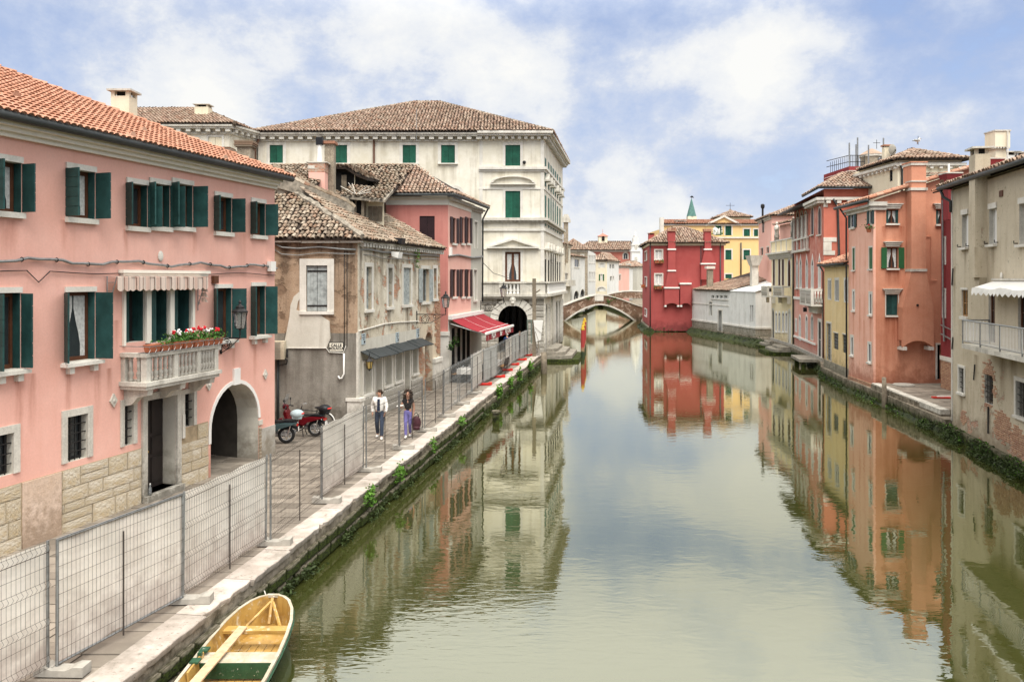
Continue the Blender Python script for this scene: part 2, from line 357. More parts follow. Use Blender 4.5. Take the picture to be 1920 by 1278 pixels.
M['old_pale'] = stucco('pale_lime_render', (0.52,0.49,0.41),(0.66,0.63,0.55),(0.28,0.24,0.18), 0.55,1.2,0.06, bumpk=0.2)
M['brickwall'] = stucco('exposed_brick', (0.55,0.46,0.33),(0.62,0.54,0.42),(0.3,0.2,0.12), 0.5,1.5,0.1, peel=0.10, peel_low=0.0, under='brick', under_col=(0.33,0.13,0.06), bumpk=0.5, seed=5.0)
M['wine'] = stucco('wine_red_stucco', (0.50,0.19,0.16),(0.57,0.24,0.20),(0.3,0.09,0.07), 0.4,0.8,0.06, bumpk=0.12)
M['rose'] = stucco('rose_stucco', (0.76,0.43,0.35),(0.80,0.49,0.41),(0.5,0.2,0.16), 0.2,0.8,0.05, bumpk=0.12)
M['greige'] = stucco('grey_beige_stucco', (0.47,0.45,0.38),(0.55,0.53,0.46),(0.32,0.29,0.24), 0.3,0.9,0.06)
M['palazzo'] = stucco('cream_palazzo_plaster', (0.66,0.61,0.48),(0.80,0.76,0.66),(0.34,0.29,0.20), 0.55,0.9,0.05, bumpk=0.12, seed=1.5)
M['orange'] = stucco('orange_stucco', (0.56,0.245,0.15),(0.65,0.32,0.21),(0.38,0.125,0.07), 0.5,0.9,0.08, bumpk=0.2, seed=2.2)
M['salmon_lit'] = stucco('lit_salmon_stucco', (0.78,0.41,0.30),(0.84,0.52,0.41),(0.56,0.20,0.12), 0.5,0.9,0.06, bumpk=0.2, seed=2.2)  # pinker paint, with the canal side's brighter light put into the colour
M['taupe'] = stucco('taupe_peeling_stucco', (0.49,0.42,0.305),(0.60,0.53,0.405),(0.30,0.23,0.15), 0.5,0.8,0.07, peel=-0.045, peel_low=0.14, low_h=3.2, under='brick', under_col=(0.32,0.13,0.075), bumpk=0.3, cracks=0.55, seed=4.0)
M['darkred'] = stucco('dark_red_stucco', (0.20,0.030,0.034),(0.25,0.045,0.045),(0.16,0.03,0.03), 0.3)
M['rr'] = stucco('crimson_stucco', (0.345,0.066,0.061),(0.39,0.09,0.082),(0.26,0.06,0.06), 0.3,0.8,0.06, bumpk=0.12)
M['gothic'] = stucco('faded_red_plaster', (0.46,0.115,0.08),(0.60,0.27,0.205),(0.74,0.56,0.49), 0.65,1.6,0.15, bumpk=0.3, seed=6)
M['gothic2'] = stucco('coral_plaster', (0.68,0.33,0.26),(0.74,0.42,0.35),(0.50,0.16,0.12), 0.4,1.2,0.08)
M['gothicside'] = stucco('vermilion_stucco', (0.52,0.155,0.105),(0.58,0.20,0.14),(0.36,0.08,0.05), 0.35,0.8,0.06)
M['yellow'] = stucco('yellow_stucco', (0.72,0.54,0.27),(0.77,0.62,0.36),(0.45,0.33,0.17), 0.45,1.0,0.07)
M['paleyellow'] = stucco('pale_yellow_stucco', (0.80,0.66,0.40),(0.83,0.73,0.50),(0.58,0.45,0.27), 0.35,1.0,0.05)
M['ochre'] = stucco('ochre_stucco', (0.76,0.52,0.22),(0.80,0.57,0.27),(0.6,0.4,0.17), 0.2,0.8,0.04)
M['creamhouse'] = stucco('cream_stucco', (0.74,0.66,0.48),(0.79,0.72,0.56),(0.55,0.46,0.32), 0.3,0.8,0.05)
M['shed'] = stucco('whitewashed_plaster', (0.66,0.66,0.62),(0.78,0.77,0.73),(0.36,0.33,0.27), 0.4,1.0,0.08, bumpk=0.2)
M['shedbase'] = stucco('grey_stone_base', (0.34,0.31,0.25),(0.50,0.46,0.38),(0.14,0.13,0.08), 0.6,3.0,0.25, bumpk=0.8)
M['rubblewall'] = stucco('fieldstone_wall', (0.22,0.18,0.135),(0.40,0.345,0.26),(0.11,0.085,0.06), 0.6,5.0,0.3, bumpk=0.8)
M['churchred'] = stucco('church_brick_red', (0.44,0.15,0.11),(0.50,0.20,0.15),(0.34,0.12,0.09), 0.3)
M['redaw'] = plain('red_awning_cloth', (0.25,0.016,0.024), 0.75,0.10,3,60,0.1)
M['tarp'] = stucco('white_tarpaulin', (0.78,0.71,0.61),(0.85,0.79,0.70),(0.64,0.51,0.44), 0.3,1.2,0.04, bumpk=0.15)
M['tarpgrey'] = stucco('grey_tarpaulin', (0.50,0.49,0.45),(0.60,0.59,0.55),(0.42,0.40,0.36), 0.3,1.2,0.04, bumpk=0.15)
M['concrete'] = plain('pale_concrete', (0.36,0.335,0.29), 0.9,0.18,6,40,0.35)
M['redfoot'] = plain('red_plastic', (0.55,0.035,0.025), 0.5,0.12,5)
M['terracotta'] = plain('terracotta_pot', (0.40,0.13,0.065), 0.75,0.2,8)
M['leaf'] = plain('leaf_green', (0.055,0.14,0.022), 0.6,0.45,9,0,0)
M['weed'] = plain('weed_green', (0.075,0.17,0.018), 0.65,0.45,5,0,0)
M['seaweed'] = plain('dark_seaweed', (0.035,0.052,0.014), 0.6,0.6,3,0,0)
M['redflower'] = plain('red_petal', (0.60,0.02,0.03), 0.6,0.2)
M['whiteflower'] = plain('white_petal', (0.80,0.78,0.74), 0.6,0.08)
M['black'] = plain('black_plastic', (0.016,0.016,0.018), 0.4,0.2)
M['rubber'] = plain('tyre_rubber', (0.018,0.018,0.018), 0.85,0.2)
M['chrome'] = plain('bright_metal', (0.55,0.55,0.55), 0.25,0.1,5,0,0,0.9)
M['alloy'] = plain('silver_alloy', (0.50,0.49,0.47), 0.4,0.15,8,0,0,0.4)
# -- building helpers
def arch_pts(s0, s1, zs, zt, kind='round', n=10):
 """outline of the arch head from (s0, zs) over the crown to (s1, zs)"""
 m = (s0+s1)/2; h = (s1-s0)/2; o = []
 for k in range(n+1):
  a = math.pi*(1-k/n)
  x = math.cos(a); y = math.sin(a)
  if kind == 'pointed':
   y = (1-abs(x)**1.6)*(1.0-0.18*math.sin(math.pi*abs(x)))
  o.append((m+h*x, zs+(zt-zs)*y))
 return o
def wall_mesh(W, z0, z1, mat, root, name='wall', s0=0.0, s1=None, cap=None, reveal=None, parts=True):
 """plaster sheet with its openings cut out and their reveals; cap: extra outline points above z1"""
 s1 = W.L if s1 is None else s1
 mb = MB(W); H = [h for h in W.holes if h['s1'] > s0 and h['s0'] < s1 and h['z1'] > z0 and h['z0'] < z1]
 ss = sorted({s0, s1} | {min(max(h[k], s0), s1) for h in H for k in ('s0', 's1')})
 zs = sorted({z0, z1} | {min(max(h[k], z0), z1) for h in H for k in ('z0', 'z1')})
 for a, b in zip(ss, ss[1:]):
  if b-a < 1e-5: continue
  run = None
  for c, d in zip(zs, zs[1:]):
   if d-c < 1e-5: continue
   ms, mz = (a+b)/2,(c+d)/2
   if any(h['s0'] < ms < h['s1'] and h['z0'] < mz < h['z1'] for h in H):
    if run: mb.poly([(a, 0, run[0]),(b, 0, run[0]),(b, 0, run[1]),(a, 0, run[1])]); run = None
   else: run = (run[0], d) if run else (c, d)
  if run: mb.poly([(a, 0, run[0]),(b, 0, run[0]),(b, 0, run[1]),(a, 0, run[1])])
 for h in H:
  a, b, c, d, dp = h['s0'], h['s1'], h['z0'], h['z1'], -h['depth']
  zt = d
  if h.get('arch'):
   zt = h['zs']; pts = arch_pts(a, b, zt, d-0.002, h['arch'], 12)
   mid = len(pts)//2
   for k in range(mid): mb.poly([(a, 0, d),(pts[k][0], 0, pts[k][1]),(pts[k+1][0], 0, pts[k+1][1])])
   for k in range(mid, len(pts)-1): mb.poly([(b, 0, d),(pts[k][0], 0, pts[k][1]),(pts[k+1][0], 0, pts[k+1][1])])
   mb.poly([(a, 0, d),(pts[mid][0], 0, pts[mid][1]),(b, 0, d)])
   for p, q in zip(pts, pts[1:]): mb.poly([(p[0], 0, p[1]),(q[0], 0, q[1]),(q[0], dp, q[1]),(p[0], dp, p[1])], 1)
  else: mb.poly([(a, 0, d),(b, 0, d),(b, dp, d),(a, dp, d)], 1)
  mb.poly([(a, 0, c),(a, 0, zt),(a, dp, zt),(a, dp, c)], 1); mb.poly([(b, 0, c),(b, dp, c),(b, dp, zt),(b, 0, zt)], 1)
  if h['z0'] > z0+0.01: mb.poly([(a, 0, c),(a, dp, c),(b, dp, c),(b, 0, c)], 1)
 if cap: mb.poly([(p[0], 0, p[1]) for p in cap])
 return mb.build(name, [mat, reveal or mat], root)
def plain_walls(root, foot, z0, z1, mat, skip=(), name='wall'):
 """the sides of a building away from the canal"""
 mb = MB(); n = len(foot)
 for k in range(n):
  if k in skip: continue
  a, b = foot[k], foot[(k+1) % n]
  mb.poly([(a[0], a[1], z0),(b[0], b[1], z0),(b[0], b[1], z1),(a[0], a[1], z1)])
 mb.poly([(p[0], p[1], z1-0.01) for p in foot])
 return mb.build(name, mat, root)
def leaf_board(W, root, s0, s1, d, z0, z1, mat, ang=None, hinge=None, planks=4, horiz=False, t=0.035, name='shutter'):
 """one shutter leaf, ledges or plank joints cut as real gaps; ang opens it about the hinge edge"""
 fn = W
 if ang is not None:
  hs = s0 if hinge == 'l' else s1
  ang += rnd.uniform(-0.14,0.14); ca, sa = math.cos(ang), math.sin(ang)
  def fn(p, W=W):
   x = p[0]-hs; return W((hs+x*ca-(p[1]-d)*sa*(1 if hinge == 'l' else -1), d+abs(x)*sa+(p[1]-d)*ca, p[2]))
 mb = MB(fn)
 if horiz:
  n = planks
  for k in range(n):
   a = z0+(z1-z0)*k/n; b = z0+(z1-z0)*(k+1)/n; mb.box(s0, s1, d, d+t, a+0.006, b-0.006)
 else:
  n = planks
  for k in range(n):
   a = s0+(s1-s0)*k/n; b = s0+(s1-s0)*(k+1)/n; mb.box(a+0.004, b-0.004, d, d+t, z0, z1)
 mb.box(s0+0.01, s1-0.01, d-0.002, d+t*0.7, z0+0.01, z1-0.01)
 return mb.build(name, mat, root)
def win(W, root, x0, x1, yt, yb, depth=0.18, frame='wood', pane='glass', trim=None, tw=0.10, sill=None, lintel=None, shut=None, smat='green', arch=None,
  mull=True, transom=0, name='window', curtain=False, ang=(1.75,1.55), planks=4, horiz=False, d0=0.0, fw=0.06, proud=0.035, brackets=False, hood=False, bars=False, metric=None, zsf=None):
 if metric: s0, s1, z0, z1 = metric
 else:
  s0, s1 = W.S(x0, d0), W.S(x1, d0); xc = (x0+x1)/2; z1, z0 = W.Z(xc, yt, d0), W.Z(xc, yb, d0)
 zs = z1
 h = dict(s0=s0, s1=s1, z0=z0, z1=z1, depth=depth, arch=arch)
 if arch: zs = z1-min((s1-s0)*(0.5 if arch == 'round' else 0.8),(z1-z0)*0.6); h['zs'] = zs
 W.holes.append(h); wd = s1-s0; fm = M[frame]
 if shut == 'closed':
  mb = MB(W); m = (s0+s1)/2; e = 0.0
  if arch: mb.prism([(s0, z0)]+arch_pts(s0, s1, zs, z1-0.003, arch, 8)+[(s1, z0)], -min(depth, 0.10), -min(depth, 0.10)+0.03)
  else: mb.box(s0, s1,-min(depth, 0.10), -min(depth, 0.10)+0.012, z0, z1)
  o = mb.build(name, M['dark'] if not arch else M[smat], root)
  if not arch:
   dd = -min(depth, 0.10)+0.014
   leaf_board(W, o, s0+0.01, m-0.006, dd, z0+0.01, z1-0.01, M[smat], planks=planks, horiz=horiz)
   leaf_board(W, o, m+0.006, s1-0.01, dd, z0+0.01, z1-0.01, M[smat], planks=planks, horiz=horiz)
 else:
  mb = MB(W); dz = -depth+0.002; f = min(fw, wd*0.14)
  mb.box(s0, s0+f, dz, dz+0.06, z0, zs); mb.box(s1-f, s1, dz, dz+0.06, z0, zs); mb.box(s0+f, s1-f, dz, dz+0.06, z0, z0+f)
  if not arch: mb.box(s0+f, s1-f, dz, dz+0.06, z1-f, z1)
  else:
   ao = arch_pts(s0, s1, zs, z1-0.003, arch, 8); ai = arch_pts(s0+f, s1-f, zs, z1-f-0.003, arch, 8)
   for k in range(8): mb.prism([ai[k], ao[k], ao[k+1], ai[k+1]], dz, dz+0.06)
  if mull: m = (s0+s1)/2; mb.box(m-f*0.6, m+f*0.6, dz, dz+0.065, z0+f, zs-(0 if arch else f))
  for k in range(transom): zz = z0+(z1-z0)*(k+1)/(transom+1); mb.box(s0+f, s1-f, dz, dz+0.05, zz-0.018, zz+0.018)
  o = mb.build(name, fm, root)
  g = MB(W)
  if arch: g.poly([(s0, dz+0.02, z0)]+[(p[0], dz+0.02, p[1]) for p in arch_pts(s0, s1, zs, z1, arch, 8)]+[(s1, dz+0.02, z0)])
  else: g.poly([(s0, dz+0.02, z0),(s1, dz+0.02, z0),(s1, dz+0.02, z1),(s0, dz+0.02, z1)])
  g.build('pane', M[pane], o)
  if curtain:
   g = MB(W); m = (s0+s1)/2
   for sd in (-1,1):
    a = s0+f if sd < 0 else s1-f; n = 5; q = []
    for k in range(n+1):
     tt = k/n; zz = z1-f-(z1-z0-2*f)*tt; cut = m+sd*(0.02+wd*0.22*max(0, min(1,(tt-0.25)/0.5)))
     q.append((cut, zz))
    pts = [(a, z1-f)]+q+[(a, z0+f)]
    g.poly([(p[0], dz+0.028, p[1]) for p in pts])
   g.build('curtain', M['curtain'], o)
  if shut == 'flat':
   t = wd*0.5
   leaf_board(W, o, s0-t, s0-0.01,0.03, z0, z1, M[smat], planks=planks, horiz=horiz)
   leaf_board(W, o, s1+0.01, s1+t, 0.03, z0, z1, M[smat], planks=planks, horiz=horiz)
  elif shut == 'open':
   t = wd*0.5
   leaf_board(W, o, s0, s0+t, 0.02, z0+0.01, z1-0.01, M[smat], ang=ang[0], hinge='l', planks=planks, horiz=horiz)
   leaf_board(W, o, s1-t, s1,0.02, z0+0.01, z1-0.01, M[smat], ang=ang[1], hinge='r', planks=planks, horiz=horiz)
   leaf_board(W, o, s0, s0+0,0,0,0, M[smat]) if False else None
   g = MB(W); g.box(s1-0.03, s1-0.001,-depth+0.07,-0.004, z0+0.01, z1-0.01); g.build('shutter', M[smat], o)
  elif shut == 'inner':
   t = wd*0.2
   leaf_board(W, o, s0+0.005, s0+t, -0.06, z0+0.01, z1-0.01, M[smat], planks=2); leaf_board(W, o, s1-t, s1-0.005,-0.06, z0+0.01, z1-0.01, M[smat], planks=2)
  if bars:
   g = MB(W); nv = max(2, int(wd/0.13)); nh = max(3, int((z1-z0)/0.2))
   for k in range(1, nv): s = s0+wd*k/nv; g.box(s-0.009, s+0.009,-0.07,-0.052, z0, z1)
   for k in range(1, nh): z = z0+(z1-z0)*k/nh; g.box(s0, s1,-0.05,-0.032, z-0.011, z+0.011)
   g.build('grille', M['galv'] if bars == 'light' else M['iron'], o)
 if trim:
  g = MB(W); p = proud
  g.box(s0-tw, s0,0.003, p, z0, zs); g.box(s1, s1+tw, 0.003, p, z0, zs)
  if arch:
   ai = arch_pts(s0, s1, zs, z1, arch, 10); ao = arch_pts(s0-tw, s1+tw, zs, z1+tw*(1.0 if arch == 'round' else 1.9), arch, 10)
   for k in range(10): g.prism([ai[k], ao[k], ao[k+1], ai[k+1]], 0.003, p)
  else: g.box(s0-tw, s1+tw, 0.003, p+0.002, z1, z1+tw)
  g.build('surround', M[trim], o)
 if lintel:
  g = MB(W); g.box(s0-0.02, s1+0.02,0.003,0.045, z1, z1+lintel); g.build('lintel', M['stone'], o)
 if hood:
  g = MB(W); q = wd*0.24
  g.box(s0-q*0.4, s1+q*0.4,0.003,0.10, z1+tw, z1+tw+0.10)
  g.prism([(s0-q*0.5, z1+tw+0.10),(s1+q*0.5, z1+tw+0.10),(s1+q*1.15, z1+tw+0.22),(s0-q*1.15, z1+tw+0.22)], 0.003,0.14)
  g.box(s0-q*1.25, s1+q*1.25,0.003,0.19, z1+tw+0.22, z1+tw+0.27)
  g.build('hood', M['stonedirty'], o)
 if sill:
  g = MB(W); e = tw if trim else 0.04
  if brackets:
   g.box(s0-0.14, s1+0.10,0.003,0.20, z0-0.10, z0-0.02); g.box(s0-0.10, s1+0.06,0.003,0.10, z0-0.02, z0)
   for s in (s0+0.02, s1-0.16): g.prism([(s, z0-0.10),(s, z0-0.26),(s+0.14, z0-0.26),(s+0.14, z0-0.10)], 0.003,0.12)
  else: g.box(s0-e, s1+e, 0.003,0.04+sill, z0-0.12 if sill < 0.06 else z0-0.09, z0)
  g.build('sill', M['stone'], o)
 return o
def in_poly(x, y, P):
 c = False; n = len(P)
 for i in range(n):
  (x1, y1),(x2, y2) = P[i], P[(i+1) % n]
  if (y1 > y) != (y2 > y) and x < (x2-x1)*(y-y1)/(y2-y1)+x1: c = not c
 return c
def tile_shape(tw, tl, seg=4, flat=False):
 """one barrel tile, lower end at y=0, wider and lifted there; open below"""
 v = []; f = []
 for (y, k, lift) in ((0.0,1.0,0.05),(tl*1.12,0.86,0.0)):
  for j in range(seg+1):
   a = math.pi*j/seg; v.append((-math.cos(a)*tw*(0.43 if flat else 0.43)*k, y, lift*0.7+math.sin(a)*tw*(0.26 if flat else 0.40)*k))
 for j in range(seg): f.append((j, j+1, seg+2+j, seg+1+j))
 b = len(v)
 for j in range(seg+1):
  a = math.pi*j/seg; v.append((-math.cos(a)*tw*0.40,0.03,0.0+math.sin(a)*tw*(0.19 if flat else 0.27)))
 for j in range(seg): f.append((b+j, b+j+1, j+1, j))
 return v, f
def tiles(roof, pts, mat, tw=0.2, tl=0.34, indiv=0, jit=0.01, seg=4, flat=False, name='roof_tiles'):
 """cover the planar roof face pts (first edge = eave) with barrel tiles: the nearest as pieces, the rest joined"""
 P = [Vector(p) for p in pts]; e = (P[1]-P[0]).normalized()
 nr = e.cross(P[2]-P[0]).normalized(); nr = -nr if nr.z < 0 else nr
 v = nr.cross(e); v = -v if v.z < 0 else v
 q = [((p-P[0]).dot(e),(p-P[0]).dot(v)) for p in P]
 x0, x1 = min(a for a, b in q), max(a for a, b in q); y1 = max(b for a, b in q)
 bv, bf = tile_shape(tw, tl, seg, flat); spots = []
 for j in range(int(y1/tl)+1):
  for i in range(int((x1-x0)/tw)+1):
   x = x0+(i+0.5)*tw; y = j*tl
   if in_poly(x, y+tl*0.45, q) or (j == 0 and in_poly(x, 0.05, q)): spots.append((x, y))
 mats = []
 for (x, y) in spots:
  jx = rnd.gauss(0, jit); jy = rnd.gauss(0, jit*1.5); a = rnd.gauss(0, jit*3); ee = (e*math.cos(a)+v*math.sin(a)); vv = nr.cross(ee)
  if vv.dot(v) < 0: vv = -vv
  o = P[0]+e*(x+jx)+v*(y-0.06+jy)+nr*(0.02+abs(rnd.gauss(0, jit*0.6)))
  xx = vv.cross(nr)
  mats.append((o, xx, vv, nr))
 mats.sort(key=lambda t: (t[0]-Vector((0,0, CZ))).length)
 me = None
 if indiv:
  me = bpy.data.meshes.new('tile'); me.from_pydata(bv, [], bf); me.materials.append(mat)
  for (o, a, b, c) in mats[:indiv]:
   m = Matrix(((a.x, b.x, c.x, o.x),(a.y, b.y, c.y, o.y),(a.z, b.z, c.z, o.z),(0,0,0,1)))
   obj('tile', me, roof, mat4=m)
 rest = mats[indiv:]
 if rest:
  B = np.array(bv); n = len(bv); og = np.array(org(roof))
  A = np.array([[list(a), list(b), list(c)] for (_, a, b, c) in rest]); O = np.array([list(o) for (o, _, _, _) in rest])
  V = np.einsum('vk,tkd->tvd', B, A)+O[:, None, :]-og
  Fc = (np.array(bf)[None]+(np.arange(len(rest))*n)[:, None, None]).reshape(-1,4)
  m2 = bpy.data.meshes.new(name); m2.from_pydata(V.reshape(-1,3).tolist(), [], Fc.tolist()); m2.materials.append(mat)
  o = obj(name, m2, roof); o['kind'] = 'stuff'
def roof_face(mb, pts, th=0.07, mi=0):
 n = len(pts); a = [mb.add(p) for p in pts]; b = [mb.add((p[0], p[1], p[2]-th)) for p in pts]
 mb.f.append(a); mb.m.append(mi); mb.f.append(b[::-1]); mb.m.append(mi)
 for k in range(n): mb.f.append([a[k], b[k], b[(k+1) % n], a[(k+1) % n]]); mb.m.append(mi)
def roof(root, faces, mat, tw=0.2, tl=0.34, indiv=0, jit=0.012, seg=4, under='under', ridges=(), rmat=None, rr=0.12, flat=False):
 mb = MB()
 for f in faces: roof_face(mb, f)
 rf = mb.build('roof', M[under], root)
 for k, f in enumerate(faces): tiles(rf, f, mat, tw, tl, indiv if k == 0 else 0, jit, seg, flat)
 if ridges:
  g = MB()
  for p, q in ridges:
   P, Q = Vector(p), Vector(q); n = max(1, int((Q-P).length/0.38))
   for k in range(n):
    a = P.lerp(Q, k/n); b = P.lerp(Q, min(1,(k+1.12)/n)); g.tube([tuple(a+Vector((0,0,0.02))), tuple(b+Vector((0,0,-0.015)))], [rr, rr*0.86], 7)
  o = g.build('ridge_tiles', rmat or mat, rf); o['kind'] = 'stuff'
 return rf
def hip(root, x0, x1, y0, y1, ze, rise, ov, mat, run=None, **k):
 """hipped roof over an axis-aligned rectangle: first face looks towards the camera (-y)"""
 a, b, c, d = x0-ov, x1+ov, y0-ov, y1+ov
 h = min(b-a, d-c)/2; zr = ze+rise
 if (b-a) >= (d-c): r0, r1 = (a+h, (c+d)/2, zr),(b-h, (c+d)/2, zr)
 else: r0, r1 = ((a+b)/2, c+h, zr),((a+b)/2, d-h, zr)
 A, B, C_, D = (a, c, ze),(b, c, ze),(b, d, ze),(a, d, ze)
 if (b-a) >= (d-c): fs = [[A, B, r1, r0], [B, C_, r1], [C_, D, r0, r1], [D, A, r0]]
 else: fs = [[A, B, r0], [B, C_, r1, r0], [C_, D, r1], [D, A, r0, r1]]
 rs = [(A, r0),(B, r0 if (b-a) < (d-c) else r1),(r0, r1)]
 return roof(root, fs, mat, ridges=[x for x in rs if (Vector(x[0])-Vector(x[1])).length > 0.3], **k)
def chimney(parent, x, y, z0, z1, w_=0.6, d_=0.6, mat='stone', cap='stonedirty', name='chimney', pots=True, label=None):
 mb = MB(); h = w_/2; g = d_/2
 mb.box(x-h, x+h, y-g, y+g, z0, z1-0.22)
 for i in (-1,1):
  for j in (-1,1): mb.box(x+i*h*0.8-0.06, x+i*h*0.8+0.06, y+j*g*0.8-0.06, y+j*g*0.8+0.06, z1-0.22, z1-0.06)
 mb.box(x-h*0.55, x+h*0.55, y-g*0.55, y+g*0.55, z1-0.22, z1-0.06,2)
 mb.box(x-h-0.10, x+h+0.10, y-g-0.10, y+g+0.10, z1-0.06, z1,1)
 return mb.build(name, [M[mat], M[cap], M['dark']], parent, label=label)
def dentils(W, root, s0, s1, d0, d1, z0, z1, step, wd, mat, name='dentil_course'):
 mb = MB(W); n = int((s1-s0)/step)
 for k in range(n+1): s = s0+k*step; mb.box(s, s+wd, d0, d1, z0, z1)
 o = mb.build(name, mat, root); o['kind'] = 'stuff'; return o
def band(W, root, s0, s1, prof, mat, name='cornice'):
 """running moulding; prof = [(d, z0, z1), ...]"""
 mb = MB(W)
 for k, (d, a, b) in enumerate(prof): mb.box(s0-(d if k >= 0 else 0)*0.0, s1,0.002, d, a, b)
 return mb.build(name, M[mat] if isinstance(mat, str) else mat, root)
def pipe(root, pts, r=0.05, mat='gutter', name='downpipe', n=6):
 mb = MB(); mb.tube(pts, r, n); return mb.build(name, M[mat], root, smooth=True)
_bev = None
def block_mesh(mat):
 """unit stone with chamfered front edges, shared by all blocks of one material"""
 b = 0.06; v = [(-.5,-.5,-.5),(.5,-.5,-.5),(.5,-.5,.5),(-.5,-.5,.5),(-.5,.35,-.5),(.5,.35,-.5),(.5,.35,.5),(-.5,.35,.5),
                   (-.5+b, .5, -.5+b*1.6), (.5-b, .5, -.5+b*1.6), (.5-b, .5, .5-b*1.6), (-.5+b, .5, .5-b*1.6)]
 f = [(0,1,5,4),(1,2,6,5),(2,3,7,6),(3,0,4,7),(4,5,9,8),(5,6,10,9),(6,7,11,10),(7,4,8,11),(8,9,10,11)]
 me = bpy.data.meshes.new('stone_block'); me.from_pydata(v, [], f); me.materials.append(mat); return me
def block(parent, me, W, s0, s1, z0, z1, dep=0.06, d0=0.0, name='stone', jog=0.0):
 c = W(((s0+s1)/2, d0+dep/2+rnd.uniform(-jog, jog),(z0+z1)/2)); u, n = W.u, W.n
 sx, sy, sz = s1-s0, dep, z1-z0
 m = Matrix(((-u.x*sx, n.x*sy, 0, c[0]),(-u.y*sx, n.y*sy, 0, c[1]),(0,0, sz, c[2]),(0,0,0,1)))
 return obj(name, me, parent, mat4=m)
def ashlar(parent, me, W, s0, s1, z0, z1, rows, ln, gap=0.02, dep=0.05, holes=(), jit=0.25, jog=0.006, name='stone'):
 hz = (z1-z0)/rows; zl = [z0+r*hz+(rnd.uniform(-0.28,0.28)*hz if 0 < r < rows and jit > 0.3 else 0) for r in range(rows+1)]
 for r in range(rows):
  a = zl[r]; b = zl[r+1]; s = s0-(ln*0.5 if r % 2 else 0)*1.0
  while s < s1-0.05:
   e = s+ln*(1+rnd.uniform(-jit, jit)); lo, hi = max(s, s0), min(e, s1)
   if s1-e < ln*0.3: hi = s1; e = s1
   segs = [(lo, hi)]
   for (h0, h1, k0, k1) in holes:
    if k0 < b-0.03 and k1 > a+0.03:
     ns = []
     for (p, q) in segs:
      if q <= h0 or p >= h1: ns.append((p, q)); continue
      if p < h0: ns.append((p, h0))
      if q > h1: ns.append((h1, q))
     segs = ns
   for (p, q) in segs:
    if q-p > 0.8 and jit > 0.4 and rnd.random() < 0.3: m_ = (a+b)/2+rnd.uniform(-.03,.03); block(parent, me, W, p+gap/2, q-gap/2, m_+gap/2, b-gap/2, dep, name=name, jog=jog); block(parent, me, W, p+gap/2, q-gap/2, a+gap/2, m_-gap/2, dep, name=name, jog=jog)
    elif q-p > 0.06: block(parent, me, W, p+gap/2, q-gap/2, a+gap/2, b-gap/2, dep, name=name, jog=jog)
   s = e
def leaves(name, pts, size, mat, parent=None, n=300, kind=None, flat=0.5, **kw):
 """many small leaf faces; pts() gives positions"""
 v = []; f = []
 for k in range(n):
  p = pts()
  while p is None: p = pts()
  p = Vector(p); s = size*rnd.uniform(0.5,1.3); a = Vector((rnd.gauss(0,1), rnd.gauss(0,1), rnd.gauss(0,1)*flat)).normalized()
  b = a.cross(Vector((rnd.gauss(0,1), rnd.gauss(0,1), rnd.gauss(0,1)))).normalized(); i = len(v)
  v += [tuple(p-a*s), tuple(p+b*s*0.45), tuple(p+a*s), tuple(p-b*s*0.45)]; f.append((i, i+1, i+2, i+3))
 me = bpy.data.meshes.new(name); o_ = org(parent); me.from_pydata([tuple(Vector(q)-o_) for q in v], [], f); me.materials.append(mat)
 o = obj(name, me, parent); return props(o, kind=kind, **kw)
# -- setting: water, ground, quays
def quayX(y): return -7.34+0.1533*y
def fenceX(y): return float(np.interp(y, [8.6,11.9,14.53,17.67,21.1,24.4,27.6,34,44.2,47.6,54.4,60.9], [-7.55,-6.64,-5.81,-5.24,-4.86,-4.38,-3.79,-2.86,-1.6,-0.92,-0.05,1.07]))
g = NG('canal_water')
P = g.P
big = g.noise(0.16,3,0.5, P)
wv = g.noise(1.0,3,0.5, g.map(P, (1.5,2.6,1)), 0.6)
wf = g.noise(1.0,2,0.5, g.map(P, (2.2,7.0,1)), 0.6)
patch = g.rng(g.noise(0.09,3,0.5, g.map(P, (1,1,1),(3.0,0.5,0))), 0.42,0.62)
vd = g.new('ShaderNodeVectorMath', operation='LENGTH'); g.L(g.map(P, (0.22,0.17,0),(0.40,-2.75,0)), vd.inputs[0]); zone = g.rng(vd.outputs['Value'], 0.35,1.25,1.0,0.0)
hh = g.math('ADD', g.math('MULTIPLY', wv, 0.5), g.math('MULTIPLY', g.math('MULTIPLY', wf, g.math('ADD', g.math('MULTIPLY', zone, 0.42), g.math('ADD', 0.05, g.math('MULTIPLY', patch, 0.18)))), 1.0))
nor = g.bump(hh, 0.12,0.04)
murk = g.mix(g.rng(g.noise(0.12,4), 0.35,0.65),(0.034,0.038,0.009),(0.046,0.049,0.015))
g.fin(murk, 0.6, nor, spec=0.0)
lw = g.new('ShaderNodeLayerWeight'); lw.inputs['Blend'].default_value = 0.5; g.L(nor, lw.inputs['Normal'])
fac = g.math('ADD', 0.09, g.math('MULTIPLY', g.math('POWER', lw.outputs['Facing'], 2.6), 0.87), True)
gl = g.new('ShaderNodeBsdfGlossy'); gl.inputs['Roughness'].default_value = 0.015; gl.inputs['Color'].default_value = (1.0,0.99,0.87,1); g.L(nor, gl.inputs['Normal'])
ms = g.new('ShaderNodeMixShader'); g.L(fac, ms.inputs[0]); g.L(g.b.outputs[0], ms.inputs[1]); g.L(gl.outputs[0], ms.inputs[2])
g.L(ms.outputs[0], [n for n in g.nt.nodes if n.type == 'OUTPUT_MATERIAL'][0].inputs[0])
M['water'] = g.mat
mb = MB(); mb.poly([(-1500,-60,0),(1500,-60,0),(1500,3000,0),(-1500,3000,0)]); mb.build('water', M['water'], kind='structure')
